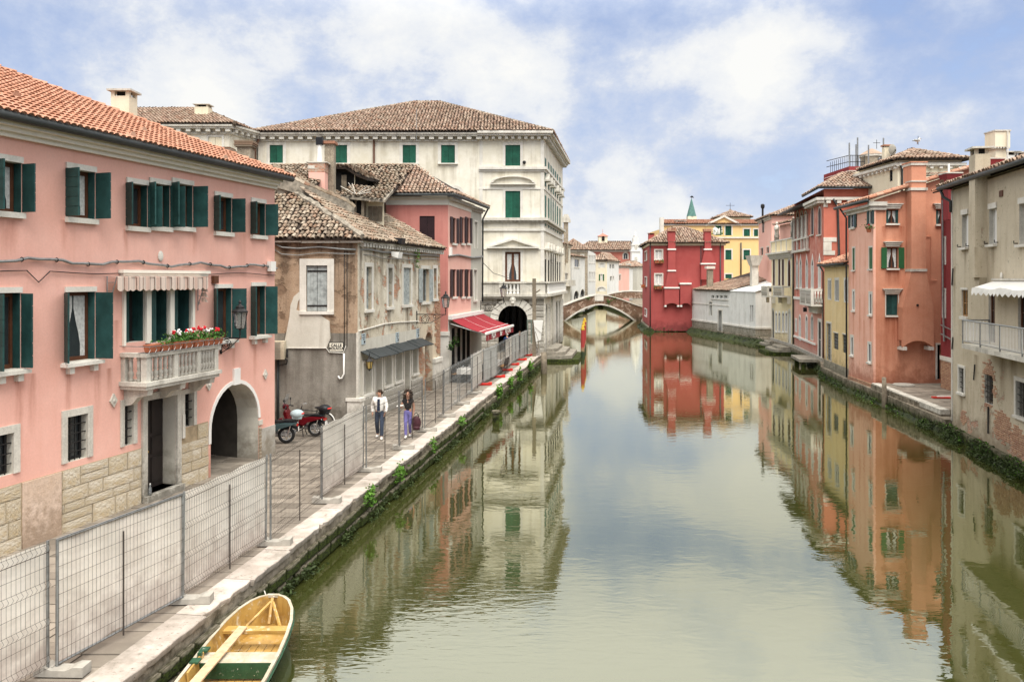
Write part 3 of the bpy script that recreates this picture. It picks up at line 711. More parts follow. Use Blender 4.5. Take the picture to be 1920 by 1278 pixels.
mb = MB(); mb.poly([(-3000,-200,-1.6),(3000,-200,-1.6),(3000,5000,-1.6),(-3000,5000,-1.6)])
mb.build('ground', plain('canal_mud', (0.06,0.055,0.035), 0.9,0.3,0.5), kind='structure')
g = NG('quay_masonry'); z = g.xyz()[2]
c = g.mix(g.rng(g.noise(2.5,7,0.65), 0.35,0.65),(0.075,0.062,0.042),(0.33,0.285,0.22))
al = g.rng(g.math('ADD', z, g.math('MULTIPLY', g.noise(3,6,0.65), 0.7)), 0.95,0.55)
c = g.mix(al, c, g.mix(g.rng(g.noise(6,4), 0.4,0.6),(0.020,0.022,0.010),(0.055,0.075,0.016)))
M['quaywall'] = g.fin(c, 0.85, g.bump(g.noise(7,8,0.7), 0.9,0.06), spec=0.1)
g = NG('stone_paver'); oi = g.new('ShaderNodeObjectInfo'); geo = g.new('ShaderNodeNewGeometry')
r_ = g.math('FRACT', g.math('ADD', oi.outputs['Random'], geo.outputs['Random Per Island']))
c = g.mix(r_, (0.17,0.145,0.115),(0.33,0.285,0.23)); c = g.mix(g.rng(g.noise(2.2,6,0.65), 0.4,0.68,0,0.6), c, (0.15,0.125,0.10))
M['paver'] = g.fin(c, 0.8, g.bump(g.noise(14,6,0.7), 0.4,0.02), spec=0.3)
g = NG('curb_white_stone'); oi = g.new('ShaderNodeObjectInfo')
c = g.mix(g.rng(g.noise(1.6,7,0.65), 0.36,0.64),(0.38,0.325,0.275),(0.56,0.49,0.43)); c = g.mix(1.0, c, g.rng(oi.outputs['Random'], 0,1,0.78,1.08), 'MULTIPLY')
c = g.mix(g.rng(g.noise(1.1,7,0.7), 0.52,0.68,0,0.75), c, (0.20,0.175,0.14)); c = g.mix(g.rng(g.noise(9,6,0.7), 0.58,0.70,0,0.85), c, (0.10,0.085,0.06))
c = g.mix(g.rng(g.math('ADD', g.xyz()[2], g.math('MULTIPLY', g.noise(5,5), 0.3)), 0.93,0.80,0,0.85), c, (0.15,0.125,0.085))  # darker towards the bottom: shadow on the front face painted into the stone
M['curb'] = g.fin(c, 0.8, g.bump(g.noise(10,7,0.7), 0.5,0.03), spec=0.3)
QZ = 0.8
lb = [(quayX(-8), -8),(quayX(61), 61),(2.9,66),(4.9,80),(7.6,126),(8.3,131),(18.5,186),(30,215),(40,260),(-400,260),(-400,-8)]
mb = MB(); mb.slab(lb, -1.5, QZ-0.06); quay = mb.build('quay', M['quaywall'], kind='structure')
QW = Wall((quayX(9), 9),(quayX(61), 61)); qme = block_mesh(M['quaywall'])
ashlar(quay, qme, QW, 0,30,-0.25,0.56,3,0.62,0.035,0.10, jit=0.4, jog=0.035, name='stone')
mb = MB(QW)
for r in range(3):
 s = 30
 while s < QW.L: e = s+rnd.uniform(0.5,0.9); dj = rnd.uniform(0.05,0.12); mb.box(s+0.015, e-0.015,0, dj, -0.25+r*0.27+0.012,-0.25+(r+1)*0.27-0.012); s = e
mb.build('wall_stones', M['quaywall'], quay, kind='stuff')
s = 0.0; cw = 0.52
while s < QW.L:
 e = s+rnd.uniform(1.1,1.9); mb = MB(QW); t = rnd.uniform(-0.012,0.012); od = 0.05+rnd.uniform(-0.03,0.03)
 n = 8; out_e = [(s+0.008+(e-s-0.016)*k/n, od+rnd.uniform(-0.035,0.015)-(0.05 if rnd.random() < 0.12 else 0)) for k in range(n+1)]
 pts = [(s+0.008,-cw)]+out_e+[(e-0.008,-cw)]
 a = [mb.add((p[0], p[1]-0.02,0.70)) for p in pts]; b = [mb.add((p[0], p[1]-(0.008 if 0 < k < len(pts)-1 else 0), QZ+0.02+t)) for k, p in enumerate(pts)]; c_ = [mb.add((p[0], p[1], QZ+0.005+t)) for p in pts]
 mb.f.append(b); mb.m.append(0)
 for k in range(len(pts)-1):
  mb.f.append([a[k], a[k+1], c_[k+1], c_[k]]); mb.m.append(0); mb.f.append([c_[k], c_[k+1], b[k+1], b[k]]); mb.m.append(0)
 mb.build('curb_stone', M['curb'], quay); s = e
pm = []
y = 9.2; row = 0
def pink_x(y): return -10.5+0.2668*(y-16.9)
def left_x(y):
 if y < 27.2: return pink_x(y)-0.1
 if y < 32.4: return -13.5
 if y < 43.4: return -6.05+0.2077*(y-32.4)-0.05
 return -3.6+0.19*(y-45)-0.1 if y < 54 else -5.0
while y < 63.5:
 dy = rnd.uniform(0.34,0.46); x = quayX(y)-cw+0.0; xl = left_x(y)
 while x > xl:
  lx = rnd.uniform(0.55,1.05); pm.append((x-lx, x, y, y+dy)); x -= lx
 y += dy; row += 1
if True:
 for yy in np.arange(21.5,27.0,0.42):
  x = pink_x(yy)-0.1
  while x > -14.5: lx = rnd.uniform(0.6,1.0); pm.append((x-lx, x, yy, yy+0.42)); x -= lx
pm = [p for p in pm if p[2] > 10]
pm.sort(key=lambda p: math.hypot((p[0]+p[1])/2, p[2]))
def paver_geo(mb, p):
 x0, x1, y0, y1 = p; k = 0.1533; zt = QZ+rnd.uniform(-0.010,0.004); g_ = 0.012
 f = lambda x, y: (x+k*(y-y0)*0.9, y)
 q = [f(x0+g_, y0+g_), f(x1-g_, y0+g_), f(x1-g_, y1-g_), f(x0+g_, y1-g_)]
 mb.hexa([(a, b, QZ-0.07) for a, b in q]+[(a, b, zt) for a, b in q])
vis = [p for p in pm if p[0] > left_x(p[2])-1.2]
for p in vis[:290]:
 mb = MB(); paver_geo(mb, p); mb.build('paver', M['paver'], quay)
done = set(vis[:290]); mb = MB()
for p in pm:
 if p not in done: paver_geo(mb, p)
mb.build('pavers', M['paver'], quay, kind='stuff')
RP = [(13.3,9),(16.96,27.4),(18.3,34.4),(18.35,35.2),(19.4,44.3),(19.75,48.5),(20.85,55.2),(22.1,58.6),(24.1,70.6),(24.9,79.5),(24.6,83.5),(21.9,101.7),(16.8,101.0),(18.15,115),(20.2,126),(22,260)]
def off_line(P, d):
 o = []
 for k, p in enumerate(P):
  a = Vector(P[max(k-1,0)]); b = Vector(P[min(k+1, len(P)-1)]); t = (b-a).normalized(); o.append((p[0]-t.y*d, p[1]+t.x*d))
 return o
bank = off_line(RP, 0.22)
mb = MB(); mb.slab(bank[:3][::-1]+[(60,9),(60,34.4)], -1.5,0.42); mb.slab([bank[2]]+[(60,34.4),(400,34.5),(400,260)]+bank[3:][::-1], -1.5,0.62)
rq = mb.build('canal_bank', M['quaywall'], kind='structure')
LW = Wall((19.35,44.25),(18.38,35.25))
mb = MB(); mb.slab([(19.2,44.2),(18.3,35.3),(23.5,35.3),(23.5,44.2)], 0.5,0.86); rl = mb.build('landing', M['quaywall'], kind='structure')
s = 0
while s < LW.L-0.1:
 e = min(LW.L, s+rnd.uniform(1.3,2.0)); mb = MB(LW); mb.box(s+0.008, e-0.008,-0.28,0.10,0.70,0.92+rnd.uniform(-0.01,0.01)); mb.build('curb_stone', M['stonedirty'], rl); s = e
for y in np.arange(35.4,44.1,0.5):
 x = 19.3-0.1066*(44.3-y)+0.3
 while x < 23.2: lx = rnd.uniform(0.5,0.95); mb = MB(); mb.box(x+0.012, x+lx-0.012, y+0.012, y+0.488,0.80,0.90+rnd.uniform(-0.012,0.004)); mb.build('paver', M['paver'], rl); x += lx
def along(P, s):
 L = [0]
 for a, b in zip(P, P[1:]): L.append(L[-1]+(Vector(b)-Vector(a)).length)
 s *= L[-1]
 for k in range(len(P)-1):
  if s <= L[k+1]: t = (s-L[k])/(L[k+1]-L[k]); return Vector(P[k]).lerp(Vector(P[k+1]), t)
 return Vector(P[-1])
def rb(lo, hi, P, zh, dd):
 def f():
  s = rnd.uniform(lo, hi); p = along(P, s); z = rnd.random()**1.3*zh
  if mnoise.noise((p.y*0.55, z*3, p.x)) < (-0.05 if p.y > 35 else -0.35)+z*0.3: return None
  return (p.x-dd*(1-z/zh*0.6)*rnd.uniform(0.1,1), p.y, z-0.03)
 return f
R1B = [(15.2,18),(16.96,27.4),(18.3,34.4),(18.6,37)]
leaves('seaweed', rb(0,1, R1B, 0.48,0.75), 0.05, M['seaweed'], n=13000, kind='stuff')
leaves('bank_weed', rb(0,1, R1B, 0.52,0.6), 0.045, M['weed'], n=2600, kind='stuff')
R2B = [(18.5,36),(19.4,44.3),(19.75,48.5),(20.85,55.2),(22.1,58.6),(24.1,70.6)]
leaves('seaweed', rb(0,1, R2B, 0.42,0.6), 0.07, M['seaweed'], n=1800, kind='stuff')
leaves('bank_weed', rb(0,0.6, R2B, 0.42,0.5), 0.06, M['weed'], n=700, kind='stuff')
R3B = [(24.9,79.5),(24.6,83.5),(21.9,101.7),(16.8,101.0),(18.15,115)]
def rb3():
 s = rnd.random(); p = along(R3B, s); z = rnd.random()*0.6; return (p.x-rnd.uniform(0.1,0.7), p.y-rnd.uniform(0,0.7), z*0.8)
leaves('seaweed', rb3,0.11, M['seaweed'], n=1100, kind='stuff')
g = NG('algae_slope'); c = g.mix(g.rng(g.noise(1.5,6,0.7), 0.38,0.62),(0.008,0.013,0.004),(0.036,0.050,0.010)); M['algae'] = g.fin(c, 0.95, g.bump(g.noise(5,7,0.7), 0.8,0.08))
def berm(P, wd, zt, name='algae_bank'):
 mb = MB(); Q = off_line(P, wd); Q2 = off_line(P, wd*0.45); n = 14; rows = []
 for k in range(len(P)-1):
  for j in range(n):
   t = j/n; a = Vector(P[k]).lerp(Vector(P[k+1]), t); m_ = Vector(Q2[k]).lerp(Vector(Q2[k+1]), t); b = Vector(Q[k]).lerp(Vector(Q[k+1]), t); w_ = rnd.uniform(0.7,1.15); rows.append([(a.x, a.y, zt*rnd.uniform(0.85,1.1)),(a.x+(m_.x-a.x)*w_, a.y+(m_.y-a.y)*w_, zt*rnd.uniform(0.35,0.6)),(a.x+(b.x-a.x)*w_, a.y+(b.y-a.y)*w_, -0.12)])
 for a, b in zip(rows, rows[1:]):
  for j in range(2): mb.poly([a[j], b[j], b[j+1], a[j+1]])
 mb.build(name, M['algae'], kind='structure')
berm(R3B, 1.15,0.66); berm([(18.3,34.4),(18.35,35.2),(19.4,44.3),(19.75,48.5),(20.85,55.2),(22.1,58.6),(24.1,70.6),(24.9,79.5),(24.6,83.5)], 0.42,0.52)
def lbk():
 y = 10+rnd.random()**1.4*50; z = rnd.random()**1.6*0.36; return None if mnoise.noise((y*0.9, z*2,3)) < -0.02 else (quayX(y)+0.08+rnd.uniform(0.0,0.2 if y > 16.5 else 0.08)*(1-z), y, z-0.06)
leaves('seaweed', lbk, 0.055, M['seaweed'], n=4200, kind='stuff')
# == LEFT BANK
# -- pink house
PA = (-12.56,9.17); PB = (-7.78,27.1)
W = Wall(PA, PB); L = W.L
ph = thing('pink_house', 'long pink house with dark green shutters, stone balcony and orange tiled roof', 'house', (PA[0], PA[1], 0.8))
back = W.n*-12.0
GZ = 0.8; EZ = 9.42
uw = dict(depth=0.24, smat='green', shut='open', lintel=0.13, sill=0.05, horiz=True, planks=5, mull=False, fw=0.09)
win(W, ph, -14,40,302,397, curtain=True, **uw)
win(W, ph, 124,178,319,409, curtain=True, **uw)
for a, b in ((237,276),(280,318),(322,361)): win(W, ph, a, b, 345,425, **{**uw, 'ang': (1.95,1.75)})
win(W, ph, 402,434,369,435, **{**uw, 'ang': (2.3,1.75)})
win(W, ph, 470.5,497,380,441, **{**uw, 'ang': (2.0,1.75)})
lw = dict(depth=0.24, smat='green', shut='open', lintel=0.12, sill=0.2, brackets=True, horiz=True, planks=6, mull=False, fw=0.09)
win(W, ph, -10,38,549,693, **lw)
win(W, ph, 122,178,547,676, curtain=True, **{**lw, 'ang': (2.25,1.65)})
win(W, ph, 402,434,540,637, **{**lw, 'ang': (2.3,1.75)})
win(W, ph, 471,497,536,628, **{**lw, 'ang': (2.3,1.8)})
for a, b in ((233,272),(280.5,316),(324,358)):
 o = win(W, ph, a, b, 543,641, depth=0.35, frame='dark', pane='dark', name='balcony_door', mull=False)
 s0, s1 = W.S(a), W.S(b); z0, z1 = W.Z((a+b)/2,641), W.Z((a+b)/2,543)
 for (p, q, an, hg) in ((s0+0.01, s0+0.34,-0.25, 'l'),(s1-0.45, s1-0.01,-1.45, 'r')):
  leaf_board(W, o, p, q, -0.05, z0+0.01, z1-0.01, M['green'], ang=an, hinge=hg, planks=3)
mb = MB(W)
for a, b in ((228.5,233),(272,280.5),(316,324),(358,362.5)):
 mb.box(W.S(a), W.S(b), 0.003,0.06, W.Z(295,641), W.Z(295,541))
mb.box(W.S(228.5), W.S(362.5), 0.003,0.07, W.Z(295,541), W.Z(295,535)); mb.build('door_surround', M['cream_trim'], ph)
gw = dict(depth=0.22, frame='iron', pane='glass', trim='stonedirty', tw=0.16, mull=False, bars='dark')
win(W, ph, -20,24,815,893, **gw)
win(W, ph, 125,163,778,862, **gw)
win(W, ph, 232,249,757,834, **{**gw, 'tw': 0.13})
win(W, ph, 345,362,737,799, **{**gw, 'tw': 0.13})
ds0, ds1 = W.S(273), W.S(329); dz1 = W.Z(301,745)
W.holes.append(dict(s0=ds0, s1=ds1, z0=GZ+0.16, z1=dz1, depth=0.40))
mb = MB(W); mb.box(ds0, ds1,-0.48,-0.40, GZ, dz1); dr = mb.build('house_door', M['darkwood'], ph)
mb = MB(W)
for k in range(2):
 a = ds0+0.06+k*(ds1-ds0)/2; b = a+(ds1-ds0)/2-0.10
 for z0, z1 in ((GZ+0.3, GZ+0.95),(GZ+1.05, GZ+1.5),(GZ+1.6, dz1-0.12)): mb.box(a+0.05, b-0.05,-0.402,-0.375, z0, z1)
mb.build('door_panel', M['darkwood'], dr)
mb = MB(W); mb.ell(((ds0+ds1)/2-0.08,-0.35, GZ+1.15), 0.035); mb.build('handle', plain('brass', (0.55,0.36,0.10), 0.35,0.1,5,0,0,0.9), dr)
mb = MB(W); t = 0.17
mb.box(ds0-t, ds0,0.003,0.07, GZ, dz1); mb.box(ds1, ds1+t, 0.003,0.07, GZ, dz1); mb.box(ds0-t, ds1+t, 0.003,0.08, dz1, dz1+0.18); mb.box(ds0-t, ds1+t, -0.6,0.18, GZ-0.02, GZ+0.16)
mb.build('door_frame', M['stonedirty'], ph)
as0, as1 = W.S(395), W.S(484); az1 = W.Z(440,719)
W.holes.append(dict(s0=as0, s1=as1, z0=0.5, z1=az1, depth=0.75, arch='round', zs=az1-(as1-as0)/2))
zs = az1-(as1-as0)/2
ai = arch_pts(as0, as1, zs, az1, 'round', 16); ao = arch_pts(as0-0.11, as1+0.11, zs, az1+0.11, 'round', 16)
mb = MB(W)
for k in range(16): mb.prism([ai[k], ao[k], ao[k+1], ai[k+1]], -0.01,0.025)
mb.box(as0-0.11, as0,-0.01,0.025, zs-0.35, zs); mb.box(as1-0.0, as1+0.11,-0.01,0.025, zs-0.0, zs+0.0001)
mb.build('arch_band', M['white'], ph)
mb = MB(W); m = (as0+as1)/2; mb.box(m-0.16, m+0.16,-0.02,0.07, az1-0.03, az1+0.46); mb.build('keystone', M['white'], ph)
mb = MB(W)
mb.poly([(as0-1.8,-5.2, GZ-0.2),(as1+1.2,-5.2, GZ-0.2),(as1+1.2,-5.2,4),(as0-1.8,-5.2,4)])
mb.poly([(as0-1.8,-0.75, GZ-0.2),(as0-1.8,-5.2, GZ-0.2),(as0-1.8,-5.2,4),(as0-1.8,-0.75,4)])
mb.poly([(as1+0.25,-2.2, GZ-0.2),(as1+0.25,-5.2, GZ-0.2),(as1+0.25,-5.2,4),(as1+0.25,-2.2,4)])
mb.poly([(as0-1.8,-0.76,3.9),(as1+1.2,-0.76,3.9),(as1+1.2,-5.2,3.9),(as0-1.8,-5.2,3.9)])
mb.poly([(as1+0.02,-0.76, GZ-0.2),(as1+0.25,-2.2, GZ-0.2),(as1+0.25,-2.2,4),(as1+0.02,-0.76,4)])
mb.build('passage_wall', M['passage_shade'], ph)
D_ = [(W.S(x), W.Z(x, y), ln, 0.13) for x, y, ln in ((128,690,2.3),(183,680,1.6),(36,703,2.6),(60,700,1.5),(405,650,1.2),(438,645,1.0),(478,640,1.6),(236,430,0.9),(120,412,0.8),(365,436,0.8),(218,600,1.0),(205,690,1.0))]+[(W.S(15), W.Z(15,412), 1.0,0.3),(W.S(455), 8.9,2.5,0.25)]
drips(M['pink'], D_, (0.46,0.20,0.145), 0.75)
wall_mesh(W, GZ-0.3, EZ, M['pink'], ph, reveal=M['old_pale'])
mb = MB(W); e0 = W.S(488); mb.box(e0, L+0.004,0.0,0.022, GZ-0.2, W.Z(500,800)); mb.build('pier_plaster', M['pinkgrey'], ph)
mb = MB(W); mb.box(as1+0.002, W.S(491), -0.72,0.035, W.Z(484,797), W.Z(484,788)); mb.build('impost', M['stonedirty'], ph)
pb = block_mesh(M['brickwall'])
z = GZ
while z < W.Z(484,798)-0.08: block(ph, block_mesh(M['plinth']) if False else pb, W, as1+0.015, W.S(487.5)+0.03, z, z+0.10,0.055,-0.01, 'brick', 0.008); z += 0.11
pz = 2.2; hole = [(ds0-0.18, ds1+0.18,0,9),(as0-0.02, as1+3,0,9)]
for a, b in ((-20,24),(125,163),(232,249),(345,362)):
 c = (a+b)/2; yb = {24: 893,163: 862,249: 834,362: 799}[b]; hole.append((W.S(a)-0.17, W.S(b)+0.17, W.Z(c, yb)-0.13,9))
mb = MB(W); mb.box(0, ds0-0.17,0,0.012, GZ-0.2, pz); mb.box(ds1+0.17, as0-0.13,0,0.012, GZ-0.2, pz+0.22); mb.build('plinth_mortar', M['plinthmortar'], ph)
pme = block_mesh(M['plinth'])
s38, s115 = W.S(40), W.S(113)
ashlar(ph, pme, W, W.S(-160), s38-0.02, GZ-0.02, pz+0.0,4,0.75,0.014,0.035, hole, 0.45,0.010)
mb = MB(W); mb.box(s38, s115,0.0,0.04, GZ-0.1, pz-0.01); mb.build('plaster_patch', stucco('rough_pinkish_plaster', (0.58,0.43,0.32),(0.66,0.52,0.42),(0.45,0.32,0.22), 0.4,3,0.12, bumpk=0.8), ph)
ashlar(ph, pme, W, s115+0.02, ds0-0.19, GZ-0.02, pz+0.0,4,0.72,0.014,0.035, hole, 0.45,0.010)
ashlar(ph, pme, W, ds1+0.2, as0-0.14, GZ-0.02, pz+0.20,5,0.6,0.014,0.035, hole, 0.41,0.010)
band(W, ph, 0, L+0.0, [(0.10, EZ, EZ+0.10),(0.20, EZ+0.10, EZ+0.20),(0.32, EZ+0.20, EZ+0.33)], 'cream_trim')
g0, g1 = W((0,0.44, EZ+0.36)), W((L+0.35,0.44, EZ+0.36))
pipe(ph, [g0, g1], 0.10, 'gutter', 'gutter', 8)
foot = [tuple(W.a), tuple(W.b), tuple(W.b+back), tuple(W.a+back)]
plain_walls(ph, foot, GZ-0.3, EZ+0.3, M['pink'], skip=(0,))
ez = EZ+0.42; ov = 0.46
def pk(s, d, z): return W((s, d, z))
rise = 6.4*math.tan(R(23.5)); 
faces = [[pk(-1.5, ov, ez), pk(L+ov, ov, ez), pk(L+ov-6.4,-6.4+ov, ez+rise), pk(-1.5,-6.4+ov, ez+rise)],
         [pk(L+ov, ov, ez), pk(L+ov, -12.5, ez), pk(L+ov-6.4, -6.4+ov, ez+rise)],
         [pk(L+ov, -12.5, ez), pk(-1.5, -12.5, ez), pk(-1.5, -6.4+ov, ez+rise), pk(L+ov-6.4, -6.4+ov, ez+rise)]]
rf = roof(ph, faces, M['tile_pink'], 0.19,0.32,290,0.005,4, ridges=[(faces[0][1], faces[0][2]),(faces[0][2], faces[0][3])], rmat=M['tile_pink'], rr=0.11, flat=True)
p = at_y(233,200,27.5); chimney(rf, p.x, p.y, 9.8,6.5+(522-171)*27.5/1550,0.6,0.6, 'creamhouse', 'stonedirty')
for (px, py) in ((22,184),(240,258),(262,248),(415,300)):
 t = Vector(((px-CX)/F, 1,(CH-py)/F)); A_ = Vector(faces[0][0]); nn = (Vector(faces[0][1])-A_).cross(Vector(faces[0][2])-A_)
 k = nn.dot(A_-Vector((0,0, CZ)))/nn.dot(t); q = Vector((0,0, CZ))+t*k
 mb = MB(); mb.tube([tuple(q+Vector((-0.1,0,0.0))), tuple(q+Vector((0.16,-0.04,0.03)))], [0.03,0.12], 8); mb.build('vent_tile', M['tile_red'], rf)
mb = MB(W); s = W.S(300); mb.ell((s, 0.02, W.Z(300,480)),(0.10,0.04,0.14), 10,6); mb.build('plaque', M['stone'], ph)
for (px, py) in ((211,751),(496,702),(390,722)):
 mb = MB(W); s = W.S(px); z = W.Z(px, py); mb.prism([(s-0.12, z),(s, z-0.16),(s+0.12, z),(s, z+0.18)], 0.003,0.05); mb.ell((s, 0.05, z),(0.05,0.03,0.05), 8,5); mb.build('wall_boss', M['stonedirty'], ph)
bs0, bs1 = W.S(232)-0.1, W.S(362)+0.1; bd = 0.72
bz = W.Z(300,0); 
zt = 6.5-141*W.off(bd).a.y*0; 
Wf = W.off(bd)
zr = Wf.Z(277.5,662); zf = Wf.Z(277.5,716)
mb = MB(W); mb.box(bs0-0.08, bs1+0.08,0.003, bd+0.08, zf-0.10, zf); mb.box(bs0-0.03, bs1+0.03,0.003, bd+0.03, zf-0.19, zf-0.10)
bal = mb.build('balcony', M['stonedirty'], ph)
mb = MB(W); mb.box(bs0-0.04, bs1+0.04, bd-0.16, bd+0.04, zr-0.10, zr); mb.box(bs0-0.04, bs0+0.16,0.003, bd-0.16, zr-0.10, zr); mb.box(bs1-0.16, bs1+0.04,0.003, bd-0.16, zr-0.10, zr)
mb.build('handrail', M['stonedirty'], bal)
for s in (bs0, bs0+(bs1-bs0)*0.36, bs0+(bs1-bs0)*0.68, bs1-0.15): mb = MB(W); mb.box(s, s+0.15, bd-0.14, bd+0.02, zf, zr-0.10); mb.build('pedestal', M['stonedirty'], bal)
for s in (bs0, bs1-0.15): mb = MB(W); mb.box(s, s+0.15,0.003,0.12, zf, zr-0.10); mb.build('pedestal', M['stonedirty'], bal)
hb = zr-0.10-zf; mbb = MB(); mbb.lathe([(0.065,0),(0.065,0.05),(0.04,0.08),(0.070, hb*0.28),(0.060, hb*0.38),(0.038, hb*0.44),(0.055, hb*0.5),(0.045, hb*0.56),(0.052, hb*0.82),(0.04, hb*0.88),(0.06, hb*0.92),(0.06, hb)], (0,0,0), 9)
bme = mbb.mesh('baluster', M['stone'], smooth=True)
segs = [(bs0+0.15, bs0+(bs1-bs0)*0.36,5),(bs0+(bs1-bs0)*0.36+0.15, bs0+(bs1-bs0)*0.68,5),(bs0+(bs1-bs0)*0.68+0.15, bs1-0.15,5)]
for a, b, n in segs:
 for k in range(n): obj('baluster', bme, bal, loc=W((a+(b-a)*(k+0.5)/n, bd-0.06, zf)))
for k in range(2): obj('baluster', bme, bal, loc=W((bs0+0.075,0.12+(bd-0.26)*(k+0.5)/2, zf)))
mb = MB(W)
for s in (bs0+0.1, bs0+(bs1-bs0)*0.5-0.1, bs1-0.3):
 mb2 = MB(lambda p, s=s: W((s+p[1], p[0], p[2]))); mb2.prism([(0.003, zf-0.19),(bd-0.02, zf-0.19),(bd-0.05, zf-0.34),(bd*0.55, zf-0.40),(bd*0.3, zf-0.58),(0.003, zf-0.62)], 0,0.2); mb2.build('corbel', M['stonedirty'], bal)
g = NG('striped_awning_cloth'); u = g.xyz(g.UV)[0]
st = g.math('GREATER_THAN', g.math('FRACT', g.math('MULTIPLY', u, 5.2)), 0.72)
st2 = g.math('GREATER_THAN', g.math('FRACT', g.math('MULTIPLY', u, 20.8)), 0.8)
c = g.mix(g.math('MAXIMUM', st, st2),(0.66,0.47,0.38),(0.25,0.17,0.14)); c = g.mix(g.rng(g.math('FRACT', g.math('MULTIPLY', u, 2.6)), 0.3,0.5,0,0.6), c, (0.72,0.62,0.53)); M['stripe'] = g.fin(c, 0.85)
a0, a1 = W.S(224), W.S(384); az = W.Z(305,511)
mb = MB(W); mb.box(a0-0.05, a1+0.05,0.003,0.16, az-0.02, az+0.06); mb.box(a0, a1,0.003,0.12, az-0.09, az-0.03); mb.build('moulding', M['cream_trim'], ph)
va0, va1 = W.S(219,0.34), W.S(389,0.34); n = 16; Wv = W.off(0.34); vz1 = Wv.Z(300,519); vz0 = Wv.Z(300,541)
mb = MB(W)
for k in range(n):
 s = va0+(va1-va0)*k/n; e = va0+(va1-va0)*(k+1)/n; q = [(s, vz1)]+[(s+(e-s)*t/6, vz0-0.0-0.05*math.sin(math.pi*t/6)) for t in range(7)]+[(e, vz1)]
 mb.poly([(p[0], 0.36+0.02*math.sin(k*2.1), p[1]) for p in q])
mb.poly([(va0,0.36, vz1),(va1,0.36, vz1),(va1,0.10, az-0.1),(va0,0.10, az-0.1)])
aw = mb.build('awning', M['stripe'], ph)
mb = MB(W)
for s in (va0+0.02, va1-0.02):
 mb.tube([(s, 0.06, az-0.9),(s, 0.33, vz1)], 0.014,5); mb.tube([(s, 0.05, az-1.05),(s, 0.05, az-0.1)], 0.014,5)
 for k in range(4): mb.tube([(s, 0.06, az-0.25-k*0.2),(s, 0.28-k*0.05, az-0.25-k*0.2)], 0.008,4)
mb.build('awning_arm', M['galv'], aw)
mb = MB(W)
for k in range(5): s = va1-0.02; mb.poly([(s, 0.34-k*0.015, vz1-k*0.14),(s+0.02,0.14, vz1-k*0.14-0.02),(s, 0.16, vz1-k*0.14-0.13),(s+0.03,0.36, vz1-k*0.14-0.14)])
mb.build('awning_side', M['stripe'], aw)
def cable(name, pts, r, label, mat='galv', parent=None):
 mb = MB(); mb.tube(pts, r, 6); o = mb.build(name, M[mat], parent, smooth=True); 
 if label: props(o, label, 'cable')
 return o
cz = 6.88; n = 60
cb = cable('cable_bundle', [W((L*k/n, 0.07+0.015*math.sin(k*1.9), cz+0.05*math.sin(k*0.7)+0.02*math.sin(k*2.3))) for k in range(n+1)], 0.035, 'thick grey cable bundle strapped along the pink house wall')
mb = MB(W)
for k in range(0, n, 3): s = L*(k+0.5)/n; mb.torus((s, 0.07, cz+0.05*math.sin((k+.5)*0.7)), 0.045,0.012, 'x', 8,5)
mb.build('strap', M['black'], cb)
cable('wall_cable', [W((L*k/n, 0.045, cz-0.24+0.03*math.sin(k*0.5)-(0.25 if k in (22,29) else 0))) for k in range(n+1)], 0.012, 'thin black cable sagging below the thick bundle on the pink house', 'black')
mb = MB(W); s = W.S(505); z = W.Z(505,497); mb.box(s-0.16, s+0.14,0.02,0.16, z-0.2, z+0.12); mb.build('junction_box', M['white'], cb)
mb = MB(W); bz0 = zr+0.01
for d in (bd-0.14, bd+0.16):
 mb.tube([(bs0-0.1, d, bz0+0.16),(bs1+0.25, d, bz0+0.16)], 0.009,5); mb.tube([(bs0-0.1, d, bz0),(bs1+0.25, d, bz0)], 0.009,5)
for k in range(15):
 s = bs0-0.1+(bs1-bs0+0.35)*k/14; mb.tube([(s, bd+0.16, bz0),(s+0.05, bd+0.17, bz0+0.08),(s, bd+0.16, bz0+0.16)], 0.007,4); mb.tube([(s, bd-0.14, bz0),(s, bd+0.16, bz0)], 0.007,4)
for d0_ in (0.05, bd+0.16): mb.tube([(bs0-0.1, d0_, bz0+0.16),(bs0-0.1, bd-0.14, bz0+0.16)], 0.009,5)
props(mb.build('flower_rack', M['galv']), 'wrought iron basket along the stone balcony rail holding the flower boxes', 'rack')
words = ['terracotta trough without blooms, nearest box on the pink balcony rail', 'terracotta box with low leaves, beside the bare trough on the balcony', 'terracotta box with white blooms, third on the balcony rail', 'terracotta box of red and white geraniums at the middle of the rail', 'terracotta box of dense red geraniums past the middle of the rail', 'terracotta box with white blooms towards the wall lamp', 'terracotta box with one tall red bloom at the lamp end of the rail']
